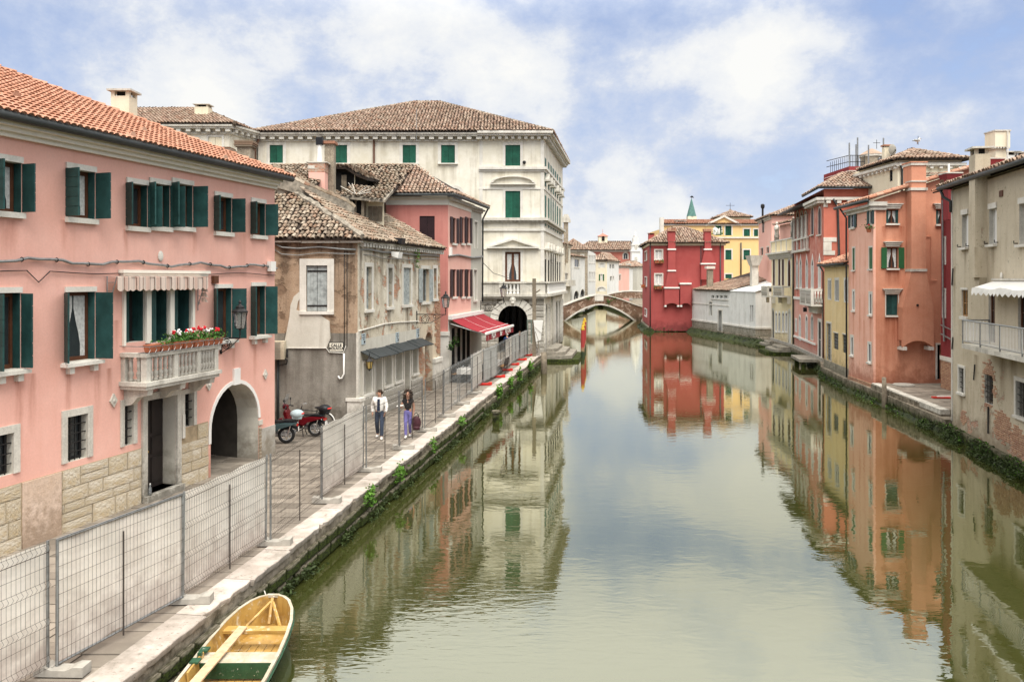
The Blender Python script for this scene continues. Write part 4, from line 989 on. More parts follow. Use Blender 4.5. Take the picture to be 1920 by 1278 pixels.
for k in range(7):
 a = bs0+0.02+(bs1-bs0+0.12)*k/7; b = a+(bs1-bs0+0.12)/7-0.04; c = W(((a+b)/2, bd+0.01, bz0+0.012))
 t = thing('flower_box', words[k], 'flower box', c, group='flower boxes on the balcony rail')
 mb = MB(W); dm = bd+0.01
 q0 = [(a+0.03, dm+0.08),(b-0.03, dm+0.08),(b-0.03, dm-0.08),(a+0.03, dm-0.08)]; q1 = [(a, dm+0.11),(b, dm+0.11),(b, dm-0.11),(a, dm-0.11)]
 mb.hexa([(x, y, bz0+0.012) for x, y in q0]+[(x, y, bz0+0.19) for x, y in q1]); mb.build('trough', M['terracotta'], t)
 if k > 0:
  def fp(a=a, b=b): 
   r = rnd.random(); return W((rnd.uniform(a-0.06, b+0.06), bd+rnd.gauss(0,0.09), bz0+0.17+r*(0.24 if k > 1 else 0.10)))
  leaves('foliage', fp, 0.05, M['leaf'], t, 150 if k > 1 else 60, flat=0.9)
  if k > 1:
   for cname, mt, nn in (('red_blossom', 'redflower', (0,0,1,2,4,1,2)[k]),('white_blossom', 'whiteflower', (0,0,3,2,0,3,1)[k])):
    for j in range(nn):
     q = W((rnd.uniform(a, b), bd+rnd.uniform(-0.08,0.12), bz0+0.36+rnd.random()*0.14)); mb = MB()
     for _ in range(6): mb.ell((q[0]+rnd.gauss(0,0.025), q[1]+rnd.gauss(0,0.025), q[2]+rnd.gauss(0,0.02)), 0.028,6,4)
     mb.build(cname, M[mt], t)
def wall_lamp(label, W, s, z, d, zl, sc_=1.0, long=False):
 """lantern hung out d metres from the wall at height zl, bracket anchored at z"""
 t = thing('wall_lamp', label, 'street lamp', W((s, 0, z)))
 mb = MB(W); mb.tube([(s, 0.0, z),(s, d, z)], 0.022*sc_, 6); mb.box(s-0.04, s+0.04,0.003,0.03, z-0.45*sc_, z+0.15*sc_)
 n = 26; c0 = d*0.30; r0 = min(0.24*sc_, d*0.26)
 mb.tube([(s, c0+r0*(1-k/n*0.75)*math.cos(k*0.55), z-r0-0.02+r0*(1-k/n*0.75)*math.sin(k*0.55)) for k in range(n)], 0.014*sc_, 5)
 mb.tube([(s, 0.02, z-0.42*sc_),(s, c0*1.6, z-r0*1.7),(s, d*0.92, z-0.03)], 0.014*sc_, 5)
 if long: mb.tube([(s, d*0.62+0.07*math.cos(k*0.6), z-0.10+0.07*math.sin(k*0.6)) for k in range(12)], 0.012,5)
 mb.build('bracket', M['iron'], t)
 c = W((s, d, 0)); k = sc_
 mb = MB(); mb.lathe([(0.02, z-zl-0.10 if False else -0.42*k),(0.03,-0.36*k),(0.015,-0.30*k),(0.05,-0.25*k),(0.13*k, -0.23*k)], (c[0], c[1], zl), 6)
 for j in range(6):
  a = math.pi/3*j; mb.tube([(c[0]+0.13*k*math.cos(a), c[1]+0.13*k*math.sin(a), zl-0.23*k),(c[0]+0.20*k*math.cos(a), c[1]+0.20*k*math.sin(a), zl+0.22*k)], 0.011*k, 4)
 mb.lathe([(0.23*k, 0.22*k),(0.23*k, 0.25*k),(0.16*k, 0.30*k),(0.12*k, 0.32*k),(0.12*k, 0.37*k),(0.05*k, 0.42*k),(0.03*k, 0.46*k),(0.045*k, 0.50*k),(0.01*k, 0.56*k)], (c[0], c[1], zl), 8)
 if abs(z-(zl-0.4*k)) > 0.02: mb.tube([(c[0], c[1], z),(c[0], c[1], zl-0.34*k)], 0.02*k, 6)
 ln = mb.build('lantern', M['iron'], t)
 mb = MB(); mb.lathe([(0.12*k, -0.22*k),(0.19*k, 0.21*k)], (c[0], c[1], zl), 6); mb.build('lamp_glass', M['lampglass'], ln)
 return t
g = NG('pale_lamp_glass'); g.b.inputs['Transmission Weight'].default_value = 0.75; M['lampglass'] = g.fin((0.85,0.80,0.74), 0.12)
Wl = W.off(0.65); wall_lamp('black lantern on an iron bracket between the right windows of the pink house', W, W.S(450,0.65), W.Z(430,631), 0.65, Wl.Z(450,600), 1.05)
q = W((ds0+0.02,0.12, GZ+0.16)); mb = MB(); mb.lathe([(0.04,0),(0.04,0.17),(0.015,0.24),(0.016,0.29)], q, 8)
g = NG('clear_plastic'); g.b.inputs['Transmission Weight'].default_value = 0.8; M['clear'] = g.fin((0.75,0.80,0.82), 0.1)
bt = mb.build('water_bottle', M['clear'], smooth=True); props(bt, 'clear plastic bottle standing on the step of the dark door', 'bottle')
mb = MB(); mb.lathe([(0.018,0.285),(0.018,0.31)], q, 8); mb.build('bottle_cap', M['white'], bt)
mb = MB(W); s = W.S(400); z = W.Z(400,524); mb.box(s-0.10, s+0.12,0.003,0.10, z-0.11, z+0.11); mb.build('letter_box', M['wood'], ph)
mb = MB(W); s = W.S(341.5); z = W.Z(341,797); mb.box(s-0.05, s+0.06,0.003,0.06, z-0.35, z+0.3); mb.build('doorbell_panel', M['stone'], ph)
# -- decayed house
C0 = (-6.05,32.4); C1 = (-3.776,43.35)
oh = thing('decayed_house', 'decayed old house with peeling plaster and worn mottled tile roof', 'house', (C0[0], C0[1], 0.8))
WS = Wall((-15.0,32.4), C0); WF = Wall(C0, C1); EZ2 = 8.0
o = win(WS, oh, 574.5,614,497.5,583.5, depth=0.14, shut='closed', smat='greysh', trim='stone', tw=0.26, planks=3, sill=0.05)
mb = MB(WS)
for y in (508,573): mb.box(WS.S(576), WS.S(613), -0.06,-0.03, WS.Z(595, y)-0.03, WS.Z(595, y)+0.03)
mb.build('hinge_strap', M['iron'], o)
zc = WS.Z(600,592)-0.9
mid = WS.Z(600,598)
drips(M['old_side'], [(WS.S(x), 8.0, ln, hw) for x, ln, hw in ((535,2.5,.3),(560,1.2,.2),(632,3,.3),(655,3.6,.35),(600,0.8,.3))]+[(WS.S(590), WS.Z(590,592), 1.2,.5)], (0.07,0.05,0.035), 0.9)
drips(M['old_cement'], [(WS.S(x), 4.6,3.0, hw) for x, hw in ((530,.3),(560,.25),(590,.4),(640,.3),(662,.3))], (0.09,0.08,0.062), 0.8)
wall_mesh(WS, GZ-0.3, mid-0.55, M['old_cement'], oh); wall_mesh(WS, mid-0.55, EZ2, M['old_side'], oh)
def sheet(Wl_, root, pts, t, mat, name):
 mb = MB(Wl_); mb.prism(pts, 0.002, t); return mb.build(name, M[mat], root)
ed = [(500,596),(520,596),(543,594),(545,570),(550,556),(560,549),(563,556),(559,566),(556,580),(575,585),(600,588),(618,601),(622,619),(632,640)]
def wp(Wx, px, py): return (Wx.S(px), Wx.Z(px, py))
pt = [wp(WS, a, b) for a, b in ed]
sheet(WS, oh, [wp(WS, 543,594), wp(WS, 545,572), wp(WS, 551,556), wp(WS, 561,547), wp(WS, 564,555), wp(WS, 559,566), wp(WS, 556,581), wp(WS, 574,586), wp(WS, 600,590), wp(WS, 618,602), wp(WS, 620,634), wp(WS, 612,653), wp(WS, 560,653), wp(WS, 532,650)], 0.03, 'old_pale', 'plaster_patch')
mb = MB(WS); mb.tube([(WS.S(532), 0.04, WS.Z(532,652)),(WS.S(612), 0.05, WS.Z(612,652)),(WS.S(618), 0.05, WS.Z(618,660)),(WS.S(644), 0.05, WS.Z(644,661)),(WS.S(649), 0.05, WS.Z(649,648))], 0.02,5); mb.build('conduit', M['stone'], oh)
mb = MB(WS); mb.tube([(WS.S(645.5), 0.07, WS.Z(645,662)),(WS.S(645.5), 0.07, WS.Z(645,700)),(WS.S(642), 0.07, WS.Z(642,708)),(WS.S(637), 0.07, WS.Z(637,709)),(WS.S(635), 0.07, WS.Z(635,704))], 0.035,7); mb.build('drain_pipe', M['white'], oh, smooth=True)
for px in (646,651): pipe(oh, [WS((WS.S(px), 0.03, WS.Z(px, 470))), WS((WS.S(px), 0.03, WS.Z(px, 650)))], 0.014, 'iron', 'conduit', 5)
fr = dict(depth=0.2, trim='stone', tw=0.17, sill=0.05, frame='greysh')
win(WF, oh, 685.8,696.5,500,580, **fr, mull=True, transom=1)
win(WF, oh, 727,735,502,575, **fr, mull=False)
win(WF, oh, 755.5,770,502,571, shut='closed', smat='greysh', **fr, planks=3)
win(WF, oh, 791,804,504,566, shut='flat', smat='greysh', **fr)
win(WF, oh, 812.5,818,503,560, **fr, mull=False)
sh = dict(depth=0.28, frame='stone', pane='shopglass', mull=False, trim='stone', tw=0.12)
M['shopglass'] = plain('blind_shop_panel', (0.38,0.36,0.31), 0.5,0.2,5,0,0,0,0.4)
for (a, b, t, bt_) in ((681.5,696,680,738),(702.5,715,672,790),(721,733.5,666,722),(741,753,659,714),(758,767.5,655,748),(773,782,651,700)):
 door = bt_ > 740
 win(WF, oh, a, b, t, bt_ if not door else CH+(CZ-GZ-0.12)*F/(WF.a.y+WF.u.y*WF.S((a+b)/2)), name='shop_door' if door else 'shop_window', sill=None if door else 0.06, **sh)
bs, be = WF.S(796.5), WF.S(811); bz1 = WF.Z(803,622)
WF.holes.append(dict(s0=bs, s1=be, z0=GZ-0.2, z1=bz1, depth=0.6, arch='round', zs=bz1-(be-bs)/2))
mb = MB(WF); mb.poly([(bs-0.3,-1.9, GZ-0.3),(be+0.8,-1.9, GZ-0.3),(be+0.8,-1.9,5),(bs-0.3,-1.9,5)]); mb.poly([(be+0.03,-0.6, GZ-0.3),(be+0.03,-1.9, GZ-0.3),(be+0.03,-1.9,5),(be+0.03,-0.6,5)])
mb.build('passage_wall', M['brickwall'], oh)
drips(M['old_front'], [(WF.S(x), 7.9, ln, hw) for x, ln, hw in ((676,3.5,.25),(703,2.2,.2),(716,3.0,.3),(745,2.6,.3),(778,3.2,.3))]+[(WF.S(x), WF.Z(x, y), 1.0,.25) for x, y in ((690,590),(730,582),(763,578))], (0.10,0.07,0.045), 0.9)
fs1 = WF.S(785); zb = WF.Z(720,628)
wall_mesh(WF, GZ-0.3, zb-0.0, M['old_pale'], oh, s1=fs1); wall_mesh(WF, zb, EZ2, M['old_front'], oh, s1=fs1)
wall_mesh(WF, GZ-0.3, EZ2, M['brickwall'], oh, s0=fs1, reveal=M['brickwall'])
bme2 = block_mesh(M['brickwall'])
g = NG('bare_brick'); oi = g.new('ShaderNodeObjectInfo'); c = g.mix(oi.outputs['Random'], (0.27,0.10,0.05),(0.45,0.24,0.13)); c = g.mix(g.rng(g.noise(3,5), 0.45,0.65,0,0.7), c, (0.5,0.43,0.33)); M['brick'] = g.fin(c, 0.9, g.bump(g.noise(9,5), 0.5,0.02))
bme2 = block_mesh(M['brick']); z = 2.6
while z < 6.2:
 e = WF.L-0.01; k = int(round((z-2.6)/0.085))
 s = e-rnd.uniform(0.5,1.0) if z < 5 else e-rnd.uniform(0.2,0.5)
 s = max(s, be+0.12)
 while s < e-0.05: q = min(e, s+rnd.uniform(0.2,0.27)); block(oh, bme2, WF, s+0.006, q-0.006, z, z+0.072,0.035,0, 'brick', 0.006); s = q
 z += 0.085
 if k > 60: break
mb = MB(WF); mb.box(be-0.02, WF.L+0.0,0.002,0.16, WF.Z(812,680), WF.Z(812,672)); mb.box(be+0.0, WF.L, 0.002,0.10, GZ-0.1, WF.Z(812,680)); mb.build('stone_pier', M['stone'], oh)
bm3 = block_mesh(M['stone']); hole = []
for h in WF.holes: hole.append((h['s0']-0.15, h['s1']+0.15, h['z0']-0.1,9))
ashlar(oh, bm3, WF, 0.0, WF.S(790), GZ-0.02, GZ+0.95,3,0.95,0.012,0.09, hole, 0.3)
mb = MB(WF); mb.box(-0.10,0.28,-0.4,0.16, GZ-0.1, GZ+0.9); mb.box(-0.14,0.32,-0.45,0.20, GZ+0.9, GZ+1.02); mb.build('corner_stone', M['stone'], oh)
mb = MB(WF); mb.box(-0.03,0.12,-0.05,0.045, GZ+1.02, zb+0.3); mb.build('corner_strip', M['stonedirty'], oh)
cs0, cs1 = WF.S(676), WF.S(791); ca = WF.Z(676,659); 
mb = MB(WF); n = 14
for k in range(n):
 a = cs0+(cs1-cs0)*k/n; b = cs0+(cs1-cs0)*(k+1)/n; z = ca+0.02*math.sin(k*1.3)
 mb.hexa([(a+0.004,0.62, z-0.30),(b-0.004,0.62, z-0.30),(b-0.004,0.0, z-0.02),(a+0.004,0.0, z-0.02),(a+0.004,0.62, z-0.27),(b-0.004,0.62, z-0.27),(b-0.004,0.0, z+0.01),(a+0.004,0.0, z+0.01)])
mb.build('canopy', plain('slate_grey_sheet', (0.028,0.033,0.034), 0.55,0.3,3,20,0.2), oh)
mb = MB(WF); mb.tube([(0.05,0.03, WF.Z(675,620)),(WF.S(720), 0.03, WF.Z(720,607)),(WF.S(745), 0.03, WF.Z(745,604)),(WF.S(784), 0.03, WF.Z(784,602))], 0.028,5); mb.build('render_edge', M['stone'], oh)
for k, (px, py, lb_) in enumerate(((681,635, 'small pale blue notice plate nearest the corner of the decayed house'),(744.5,632, 'small pale blue notice plate at the middle of the pale shop front'),(783,624, 'small pale blue notice plate beside the lamp bracket'))):
 t = thing('notice_plate', lb_, 'sign', WF((WF.S(px), 0, WF.Z(px, py))), group='notice plates on the pale front')
 s = WF.S(px); z = WF.Z(px, py); mb = MB(WF); mb.box(s-0.2, s+0.2,0.003,0.02, z-0.22, z+0.22); mb.build('plate', plain('pale_blue_enamel', (0.42,0.50,0.53), 0.4,0.1), t)
 mb = MB(WF)
 for j, (a, b) in enumerate(((0.15,0.12),(0.06,0.15),(-0.02,0.10))): mb.box(s-b, s+b, 0.021,0.024, z+a-0.018, z+a+0.018)
 mb.box(s+0.02, s+0.16,0.021,0.025, z-0.17, z-0.08); mb.build('printed_line', M['iron'], t)
q = WF.off(0.5); s = WF.S(692.5,0.5); z = q.Z(692.5,682); c = WF((s, 0.5, z))
t = thing('hanging_lantern', 'small black lantern hanging from the slate canopy', 'lantern', c)
mb = MB(); mb.lathe([(0.01,-0.28),(0.03,-0.24),(0.09,-0.20),(0.10,-0.18)], c, 6); mb.lathe([(0.15,0.10),(0.13,0.13),(0.05,0.2),(0.02,0.3),(0.02,0.42)], c, 6)
for j in range(6): a = math.pi/3*j; mb.tube([(c[0]+0.10*math.cos(a), c[1]+0.10*math.sin(a), c[2]-0.19),(c[0]+0.14*math.cos(a), c[1]+0.14*math.sin(a), c[2]+0.11)], 0.012,4)
ln = mb.build('lantern_frame', M['iron'], t); mb = MB(); mb.lathe([(0.09,-0.18),(0.13,0.10)], c, 6); mb.build('lamp_glass', plain('amber_glass', (0.35,0.25,0.08), 0.2,0.1,3,0,0), t)
wall_lamp('black lantern on a long scrolled bracket on the decayed house', WF, WF.S(781), WF.Z(781,589), 1.45, WF.off(1.45).Z(821,569), 1.0, True)
s0, s1 = WS.S(617), WS.S(645); z1, z0 = WS.Z(630,641), WS.Z(630,659)
t = thing('street_sign', 'white street name plate with black border reading CALLE', 'sign', WS(((s0+s1)/2,0, z0)))
mb = MB(WS); mb.box(s0, s1,0.035,0.05, z0, z1); mb.build('sign_border', M['iron'], t)
mb = MB(WS); mb.box(s0+0.03, s1-0.03,0.05,0.056, z0+0.03, z1-0.03); mb.build('sign_plate', plain('ivory_enamel', (0.74,0.70,0.58), 0.4,0.06), t)
def lettering(txt, W, s, d, z, size, mat, parent, rot=None):
 cu = bpy.data.curves.new('lettering', 'FONT'); cu.body = txt; cu.size = size; cu.align_x = 'CENTER'; cu.align_y = 'CENTER'; cu.extrude = 0.003; cu.offset = 0.004; cu.materials.append(mat)
 u, n = W.u, W.n; c = Vector(W((s, d, z)))-org(parent)
 tmp = bpy.data.objects.new('lettering', cu); me = bpy.data.meshes.new_from_object(tmp); bpy.data.objects.remove(tmp)
 o = bpy.data.objects.new('lettering', me); COL.objects.link(o); o.parent = parent
 o.matrix_basis = Matrix(((u.x, 0, n.x, c.x),(u.y, 0, n.y, c.y),(0,1,0, c.z),(0,0,0,1))); return o
lettering('CALLE', WS, (s0+s1)/2,0.06, z0+(z1-z0)*0.66,0.15, M['black'], t); lettering('MOLACI.A', WS, (s0+s1)/2,0.06, z0+(z1-z0)*0.34,0.125, M['black'], t)
a = at_y(533.5,673,31.9); t = thing('air_conditioner', 'cream air conditioner unit fixed high on the alley wall', 'air conditioner', tuple(a))
mb = MB(WS); s1 = WS.S(533.5,0.3); s0 = s1-0.85; z0 = WS.Z(533,672); z1 = WS.Z(533,638); mb.box(s0, s1,0.06,0.36, z0, z1); mb.build('casing', M['creamhouse'], t)
mb = MB(WS)
for k in range(11): z = z0+0.06+(z1-z0-0.12)*k/10; mb.box(s0+0.05, s1-0.14,0.361,0.375, z-0.012, z+0.012)
mb.build('louvre', M['greige'], t)
mb = MB(WS); mb.tube([(s1-0.02,0.25, z0+0.05),(s1+0.08,0.2, z0-0.05),(s1+0.02,0.08, z0-0.2),(s1-0.3,0.06, z0-0.25),(s1-0.3,0.05, GZ)], 0.025,6)
for k in range(4): mb.ell((s1+0.07,0.2, z0+0.1+k*0.08), 0.05,7,5)
mb.build('hose', M['iron'], t)
for px in (521.5,): pipe(oh, [WS((WS.S(px), 0.05, GZ)), WS((WS.S(px), 0.05, WS.Z(px, 672)))], 0.05, 'gutter', 'downpipe', 7)
for Wx, a, b in ((WS, WS.S(440), WS.L+0.25),(WF, -0.2, WF.L)):
 mb = MB(Wx); s = a
 while s < b-0.2: e = min(b, s+rnd.uniform(1.0,2.2)); mb.box(s, e-0.02,0.002,0.22+rnd.uniform(-0.02,0.02), EZ2-0.10+rnd.uniform(-0.02,0.02), EZ2+0.03); s = e
 o = mb.build('eaves_stone', M['stonedirty'], oh); o['kind'] = 'stuff'
dentils(WF, oh, 0.2, WF.L-0.1,0.002,0.2, EZ2-0.24, EZ2-0.11,0.32,0.15, M['stone'])
ez = EZ2+0.05; ov = 0.28; sl = math.tan(R(29)); run = 5.6
def ok(s, d, z): return WF((s, d, z))
A_ = (-15.5,32.4-ov, ez); B_ = (C0[0]+0.26,32.4-ov, ez); E_ = WF((WF.L+0.1, ov, ez))
ri = (C0[0]+0.26-run*0.95,32.4-ov+run, ez+run*sl)
re_ = (E_[0]-run*0.98, E_[1]+0.2, ez+run*sl)
rf = roof(oh, [[A_, B_, ri, (-15.5, ri[1], ri[2])], [B_, E_, re_, ri]], M['tile_old'], 0.175,0.31,290,0.020,4)
mb = MB(); n = 26; hp = [Vector(B_).lerp(Vector(ri), k/n)+Vector((rnd.uniform(-.03,.03), rnd.uniform(-.03,.03), 0.08+rnd.uniform(-.03,.04))) for k in range(n+1)]
mb.tube([tuple(p) for p in hp], [0.13+rnd.uniform(-0.03,0.05) for _ in hp], 7); mb.build('hip_mortar', M['rubble'], rf)
Wp = Wall((-12.6,35.2),(-6.4,36.8))
q = [(0,8.0),(Wp.L, 8.0),(Wp.L, Wp.Z(662,408)),(Wp.S(640), Wp.Z(640,398)),(Wp.S(600), Wp.Z(600,372)),(Wp.S(560), Wp.Z(560,345)),(Wp.S(540), Wp.Z(540,334)),(0, Wp.Z(540,330))]
mb = MB(Wp)
top = [(Wp.S(x), Wp.Z(x, y)) for x, y in ((520,326),(535,331),(550,337),(570,347),(590,354),(612,364),(630,371),(648,379),(664,390))]
for (a, b) in zip(top, top[1:]):
 for (lo, hi, dd) in ((0.0,0.45,0.16),(0.45,0.8,0.08),(0.8,1.0,0.2)):
  h0 = 7.9; mb.hexa([(a[0], dd, h0+(a[1]-h0)*lo),(b[0], dd, h0+(b[1]-h0)*lo),(b[0], -0.35, h0+(b[1]-h0)*lo),(a[0], -0.35, h0+(a[1]-h0)*lo),(a[0], dd, h0+(a[1]-h0)*hi),(b[0], dd, h0+(b[1]-h0)*hi),(b[0], -0.35, h0+(b[1]-h0)*hi),(a[0], -0.35, h0+(a[1]-h0)*hi)])
pp = mb.build('rubble_parapet', M['rubble'], oh)
tv = [Vector(Wp((p[0], -0.08, p[1]+0.03))) for p in top]; mb = MB()
for a, b in zip(tv, tv[1:]): 
 for k in range(2): mb.tube([tuple(a.lerp(b, k/2)+Vector((0,0,0.03))), tuple(a.lerp(b, (k+1.1)/2))], [0.15,0.13], 6)
mb.build('coping_tiles', M['tile_old'], pp, kind='stuff')
D = 37.4; a = at_y(655,424, D); b = at_y(683,424, D); c = at_y(716,424, D); tz = CZ+(522-372)*D/F
mb = MB(); mb.box(a.x, a.x+0.12, D-0.1, D+1.2,7.9, tz); mb.box(b.x-0.12, b.x, D-0.1, D+1.2,7.9, tz); mb.box(a.x, b.x, D+1.0, D+1.2,7.9, tz, 1); mb.box(a.x+0.12, b.x-0.12, D+0.1, D+0.14,7.9, tz-0.1,1)
mb.box(a.x+0.25, a.x+0.32, D, D+0.05,7.9, tz-0.05); mb.box(b.x, c.x, D+0.5, D+0.62,7.9, tz-0.1,2)
mb.hexa([(a.x-0.35, D-0.35, tz-0.02),(c.x+0.2, D-0.35, tz-0.22),(c.x+0.2, D+2.2, tz+0.5),(a.x-0.35, D+2.2, tz+0.55),(a.x-0.35, D-0.35, tz+0.10),(c.x+0.2, D-0.35, tz-0.1),(c.x+0.2, D+2.2, tz+0.62),(a.x-0.35, D+2.2, tz+0.67)], 3)
dm = mb.build('ruined_dormer', [M['oldwood'], M['dark'], M['creamhouse'], M['rubble']], rf)
tiles(dm, [(a.x-0.35, D-0.35, tz+0.11),(c.x+0.2, D-0.35, tz-0.09),(c.x+0.2, D+2.2, tz+0.63),(a.x-0.35, D+2.2, tz+0.68)], M['tile_old'], 0.2,0.33,0,0.025)
mb = MB()
for k in range(3): s = b.x+0.1+k*0.22; mb.box(s, s+0.2, D+0.46, D+0.5, tz-1.0, tz-0.32)
mb.build('board', M['oldwood'], dm)
mb = MB(); p = Vector((a.x+0.05, D-0.25,0)); mb.tube([(p.x, p.y, 8.2),(p.x, p.y, tz+0.1)], 0.03,5)
for k in range(7): an = rnd.uniform(0,6.28); mb.tube([(p.x+0.3, p.y, tz+0.15),(p.x+0.3+0.7*math.cos(an), p.y+0.2*math.sin(an), tz+0.2+0.5*rnd.uniform(-0.4,1))], 0.012,4)
mb.tube([(p.x-0.4+0.25*math.cos(k*0.7), p.y-0.1, tz-0.15+0.22*math.sin(k*0.7)) for k in range(16)], 0.015,4); mb.build('aerial_wires', M['stone'], dm)
cz2 = [WS((WS.S(x), 0.09, WS.Z(x, y))) for x, y in ((516,457),(530,464),(560,466),(600,463),(640,467),(665,468))]+[WF((WF.S(x), 0.09, WF.Z(x, y))) for x, y in ((690,468),(715,473),(745,474),(775,478),(800,478),(820,480))]
cb = cable('cable_bundle', cz2,0.04, 'grey cable bundle drooping across the decayed house below its eaves')
cable('wall_cable', [(p[0]-0.02, p[1]+0.02, p[2]-0.22-0.05*math.sin(k)) for k, p in enumerate(cz2)], 0.02, 'thin grey cable under the bundle on the decayed house')
for (px, py, lb_) in ((733,452, 'black flood light tilted on the eaves of the decayed house'),(727,478, 'white flood light hanging under the black one on the decayed house')):
 s = WF.S(px); z = WF.Z(px, py); t = thing('flood_light', lb_, 'flood light', WF((s, 0, z)))
 mb = MB(WF); mb.hexa([(s-0.25,0.55, z-0.14),(s+0.25,0.55, z-0.14),(s+0.22,0.25, z-0.05),(s-0.22,0.25, z-0.05),(s-0.25,0.60, z+0.12),(s+0.25,0.60, z+0.12),(s+0.22,0.25, z+0.14),(s-0.22,0.25, z+0.14)]); mb.build('lamp_head', M['black'] if py < 460 else M['white'], t)
 mb = MB(WF); mb.tube([(s, 0.0, z-0.1),(s, 0.3, z)], 0.02,5); mb.build('arm', M['iron'], t)
leaves('leaves', lambda: WF((WF.S(776)+rnd.gauss(0,0.12), 0.12+rnd.random()*0.15, WF.Z(776,463)-rnd.random()*1.0)), 0.07, M['weed'], thing('wall_plant', 'weed growing from the eaves of the decayed house', 'plant', WF((WF.S(776), 0,7.7))), n=70)
# -- old tiled house behind, and rose house
bh = thing('old_tiled_house', 'old house behind with mottled tile roof, broad dormer and brick chimney', 'house', (-11,40,0.8))
WB = Wall((-17,40.0),(-6.0,40.0)); wall_mesh(WB, GZ, 9.5, M['rubblewall'], bh)
plain_walls(bh, [(-17,40),(-6.0,40),(-6.0,57.5),(-17,57.5)], GZ, 9.5, M['rubblewall'], skip=(0,))
rz = 13.2
rf = roof(bh, [[(-17.4,39.7,9.55),(-6.6,39.7,9.55),(-5.72,49.0, rz),(-14.2,49.0, rz)], [(-5.72,49.0, rz),(-6.0,58,9.6),(-17.4,58,9.6),(-14.2,49, rz)], [(-17.4,58,9.6),(-17.4,39.7,9.55),(-14.2,49.0, rz)]], M['tile_old'], 0.215,0.36,0,0.022,4, ridges=[((-14.2,49.0, rz),(-5.72,49.0, rz)),((-17.4,39.7,9.55),(-14.2,49.0, rz))])
D = 41.6; l, r_ = at_y(613,350, D), at_y(686,350, D); zb_, zt_ = CZ+(522-352)*D/F, CZ+(522-318)*D/F
mb = MB(); a, b = l.x+0.1, l.x+0.75; mb.box(a, b-0.02, D-0.02, D+0.1, zb_-0.6, zt_-0.15,1)
mb.box(l.x, r_.x-0.35, D+0.1, D+3.5, zb_-0.6, zt_-0.1,1); mb.box(l.x+0.95+0.42, r_.x-0.55, D+0.02, D+0.08, zb_-0.3, zt_-0.22,2)
arc = [(l.x-0.1, zt_-0.10),(l.x+0.5, zt_+0.06),(l.x+1.0, zt_+0.05),(r_.x-0.4, zt_-0.32),(r_.x+0.1, zt_-0.52)]
for p, q in zip(arc, arc[1:]): mb.hexa([(p[0], D-0.3, p[1]-0.06),(q[0], D-0.3, q[1]-0.06),(q[0], D+3.6, q[1]+0.3),(p[0], D+3.6, p[1]+0.3),(p[0], D-0.3, p[1]+0.05),(q[0], D-0.3, q[1]+0.05),(q[0], D+3.6, q[1]+0.4),(p[0], D+3.6, p[1]+0.4)], 3)
dm = mb.build('dormer', [M['oldwood'], M['dark'], M['creamhouse'], M['under']], rf)
for p, q in zip(arc, arc[1:]): tiles(dm, [(p[0], D-0.3, p[1]+0.06),(q[0], D-0.3, q[1]+0.06),(q[0], D+3.6, q[1]+0.41),(p[0], D+3.6, p[1]+0.41)], M['tile_old'], 0.2,0.34,0,0.02)
for k in range(4):
 mb = MB(); s = l.x+0.32+k*0.17; mb.box(s, s+0.16, D-0.01, D+0.03, zb_-0.45+rnd.uniform(0,.05), zt_-0.27); mb.build('board', M['oldwood'], dm)
D = 39.4; l, r_ = at_y(582,350, D), at_y(612,350, D); cx = (l.x+r_.x)/2; hw = (r_.x-l.x)/2; zt_ = CZ+(522-305)*D/F; zm = CZ+(522-324)*D/F
mb = MB(); mb.box(cx-hw, cx+hw, D-hw*0.9, D+hw*0.9,8.6, zm, 0); mb.box(cx-hw-0.02, cx+hw+0.02, D-hw*0.92, D+hw*0.92, zm, zt_-0.05,1); mb.box(cx-hw-0.12, cx+hw+0.12, D-hw, D+hw, zt_-0.05, zt_, 2); mb.box(cx-hw-0.04, cx-0.1, D-hw*0.95, D, zm+0.15, zm+0.3,2)
ck = mb.build('chimney', [M['rose'], stucco('chimney_brick', (0.4,0.2,0.12),(0.45,0.25,0.16), peel=0.6), M['stonedirty']], rf, label='pink rendered chimney with bare brick top')
p = at_y(599.5,300, D); q = at_y(613.5,300, D); mb = MB(); ft = CZ+(522-272)*D/F; mb.tube([(p.x, D, zt_),(p.x, D, ft)], 0.12,8); mb.box(p.x-0.15, p.x+0.15, D-0.14, D+0.14, ft, CZ+(522-258)*D/F, 1); mb.build('flue', [M['white'], M['black']], ck)
mb = MB(); mb.box(q.x-0.22, q.x+0.22, D+0.4, D+0.9,9, CZ+(522-267)*D/F); mb.box(q.x-0.3, q.x+0.3, D+0.3, D+1.0, CZ+(522-267)*D/F, CZ+(522-262)*D/F, 1); mb.build('chimney', [M['rubblewall'], M['tile_red']], rf, label='crumbling brick chimney behind the white flue')
for (px, D, yt, yb, wd, lb_) in ((461,38.5,265,320,0.62, 'grey rendered chimney capped with layered tiles'),(414,36,278,300,0.85, 'low chimney stub with slanting tile cap')):
 p = at_y(px, yt, D); mb = MB(); mb.box(p.x-wd/2, p.x+wd/2, D-0.3, D+0.3,8.5, p.z-0.3); 
 for k in range(4): mb.box(p.x-wd/2-0.1-0.03*(k % 2), p.x+wd/2+0.1+0.03*(k % 3), D-0.4, D+0.4, p.z-0.3+k*0.08, p.z-0.24+k*0.08,1)
 mb.build('chimney', [M['rubblewall'], M['tile_old']], rf, label=lb_)
mb = MB(); p0 = at_y(440,318,38); p1 = at_y(590,345,38)
roof_face(mb, [(p0.x, 37, p0.z-0.6),(p1.x, 37, p0.z-1.1),(p1.x, 41, p0.z+0.2),(p0.x, 41, p0.z+0.2)]); sr = mb.build('side_roof', M['under'], bh)
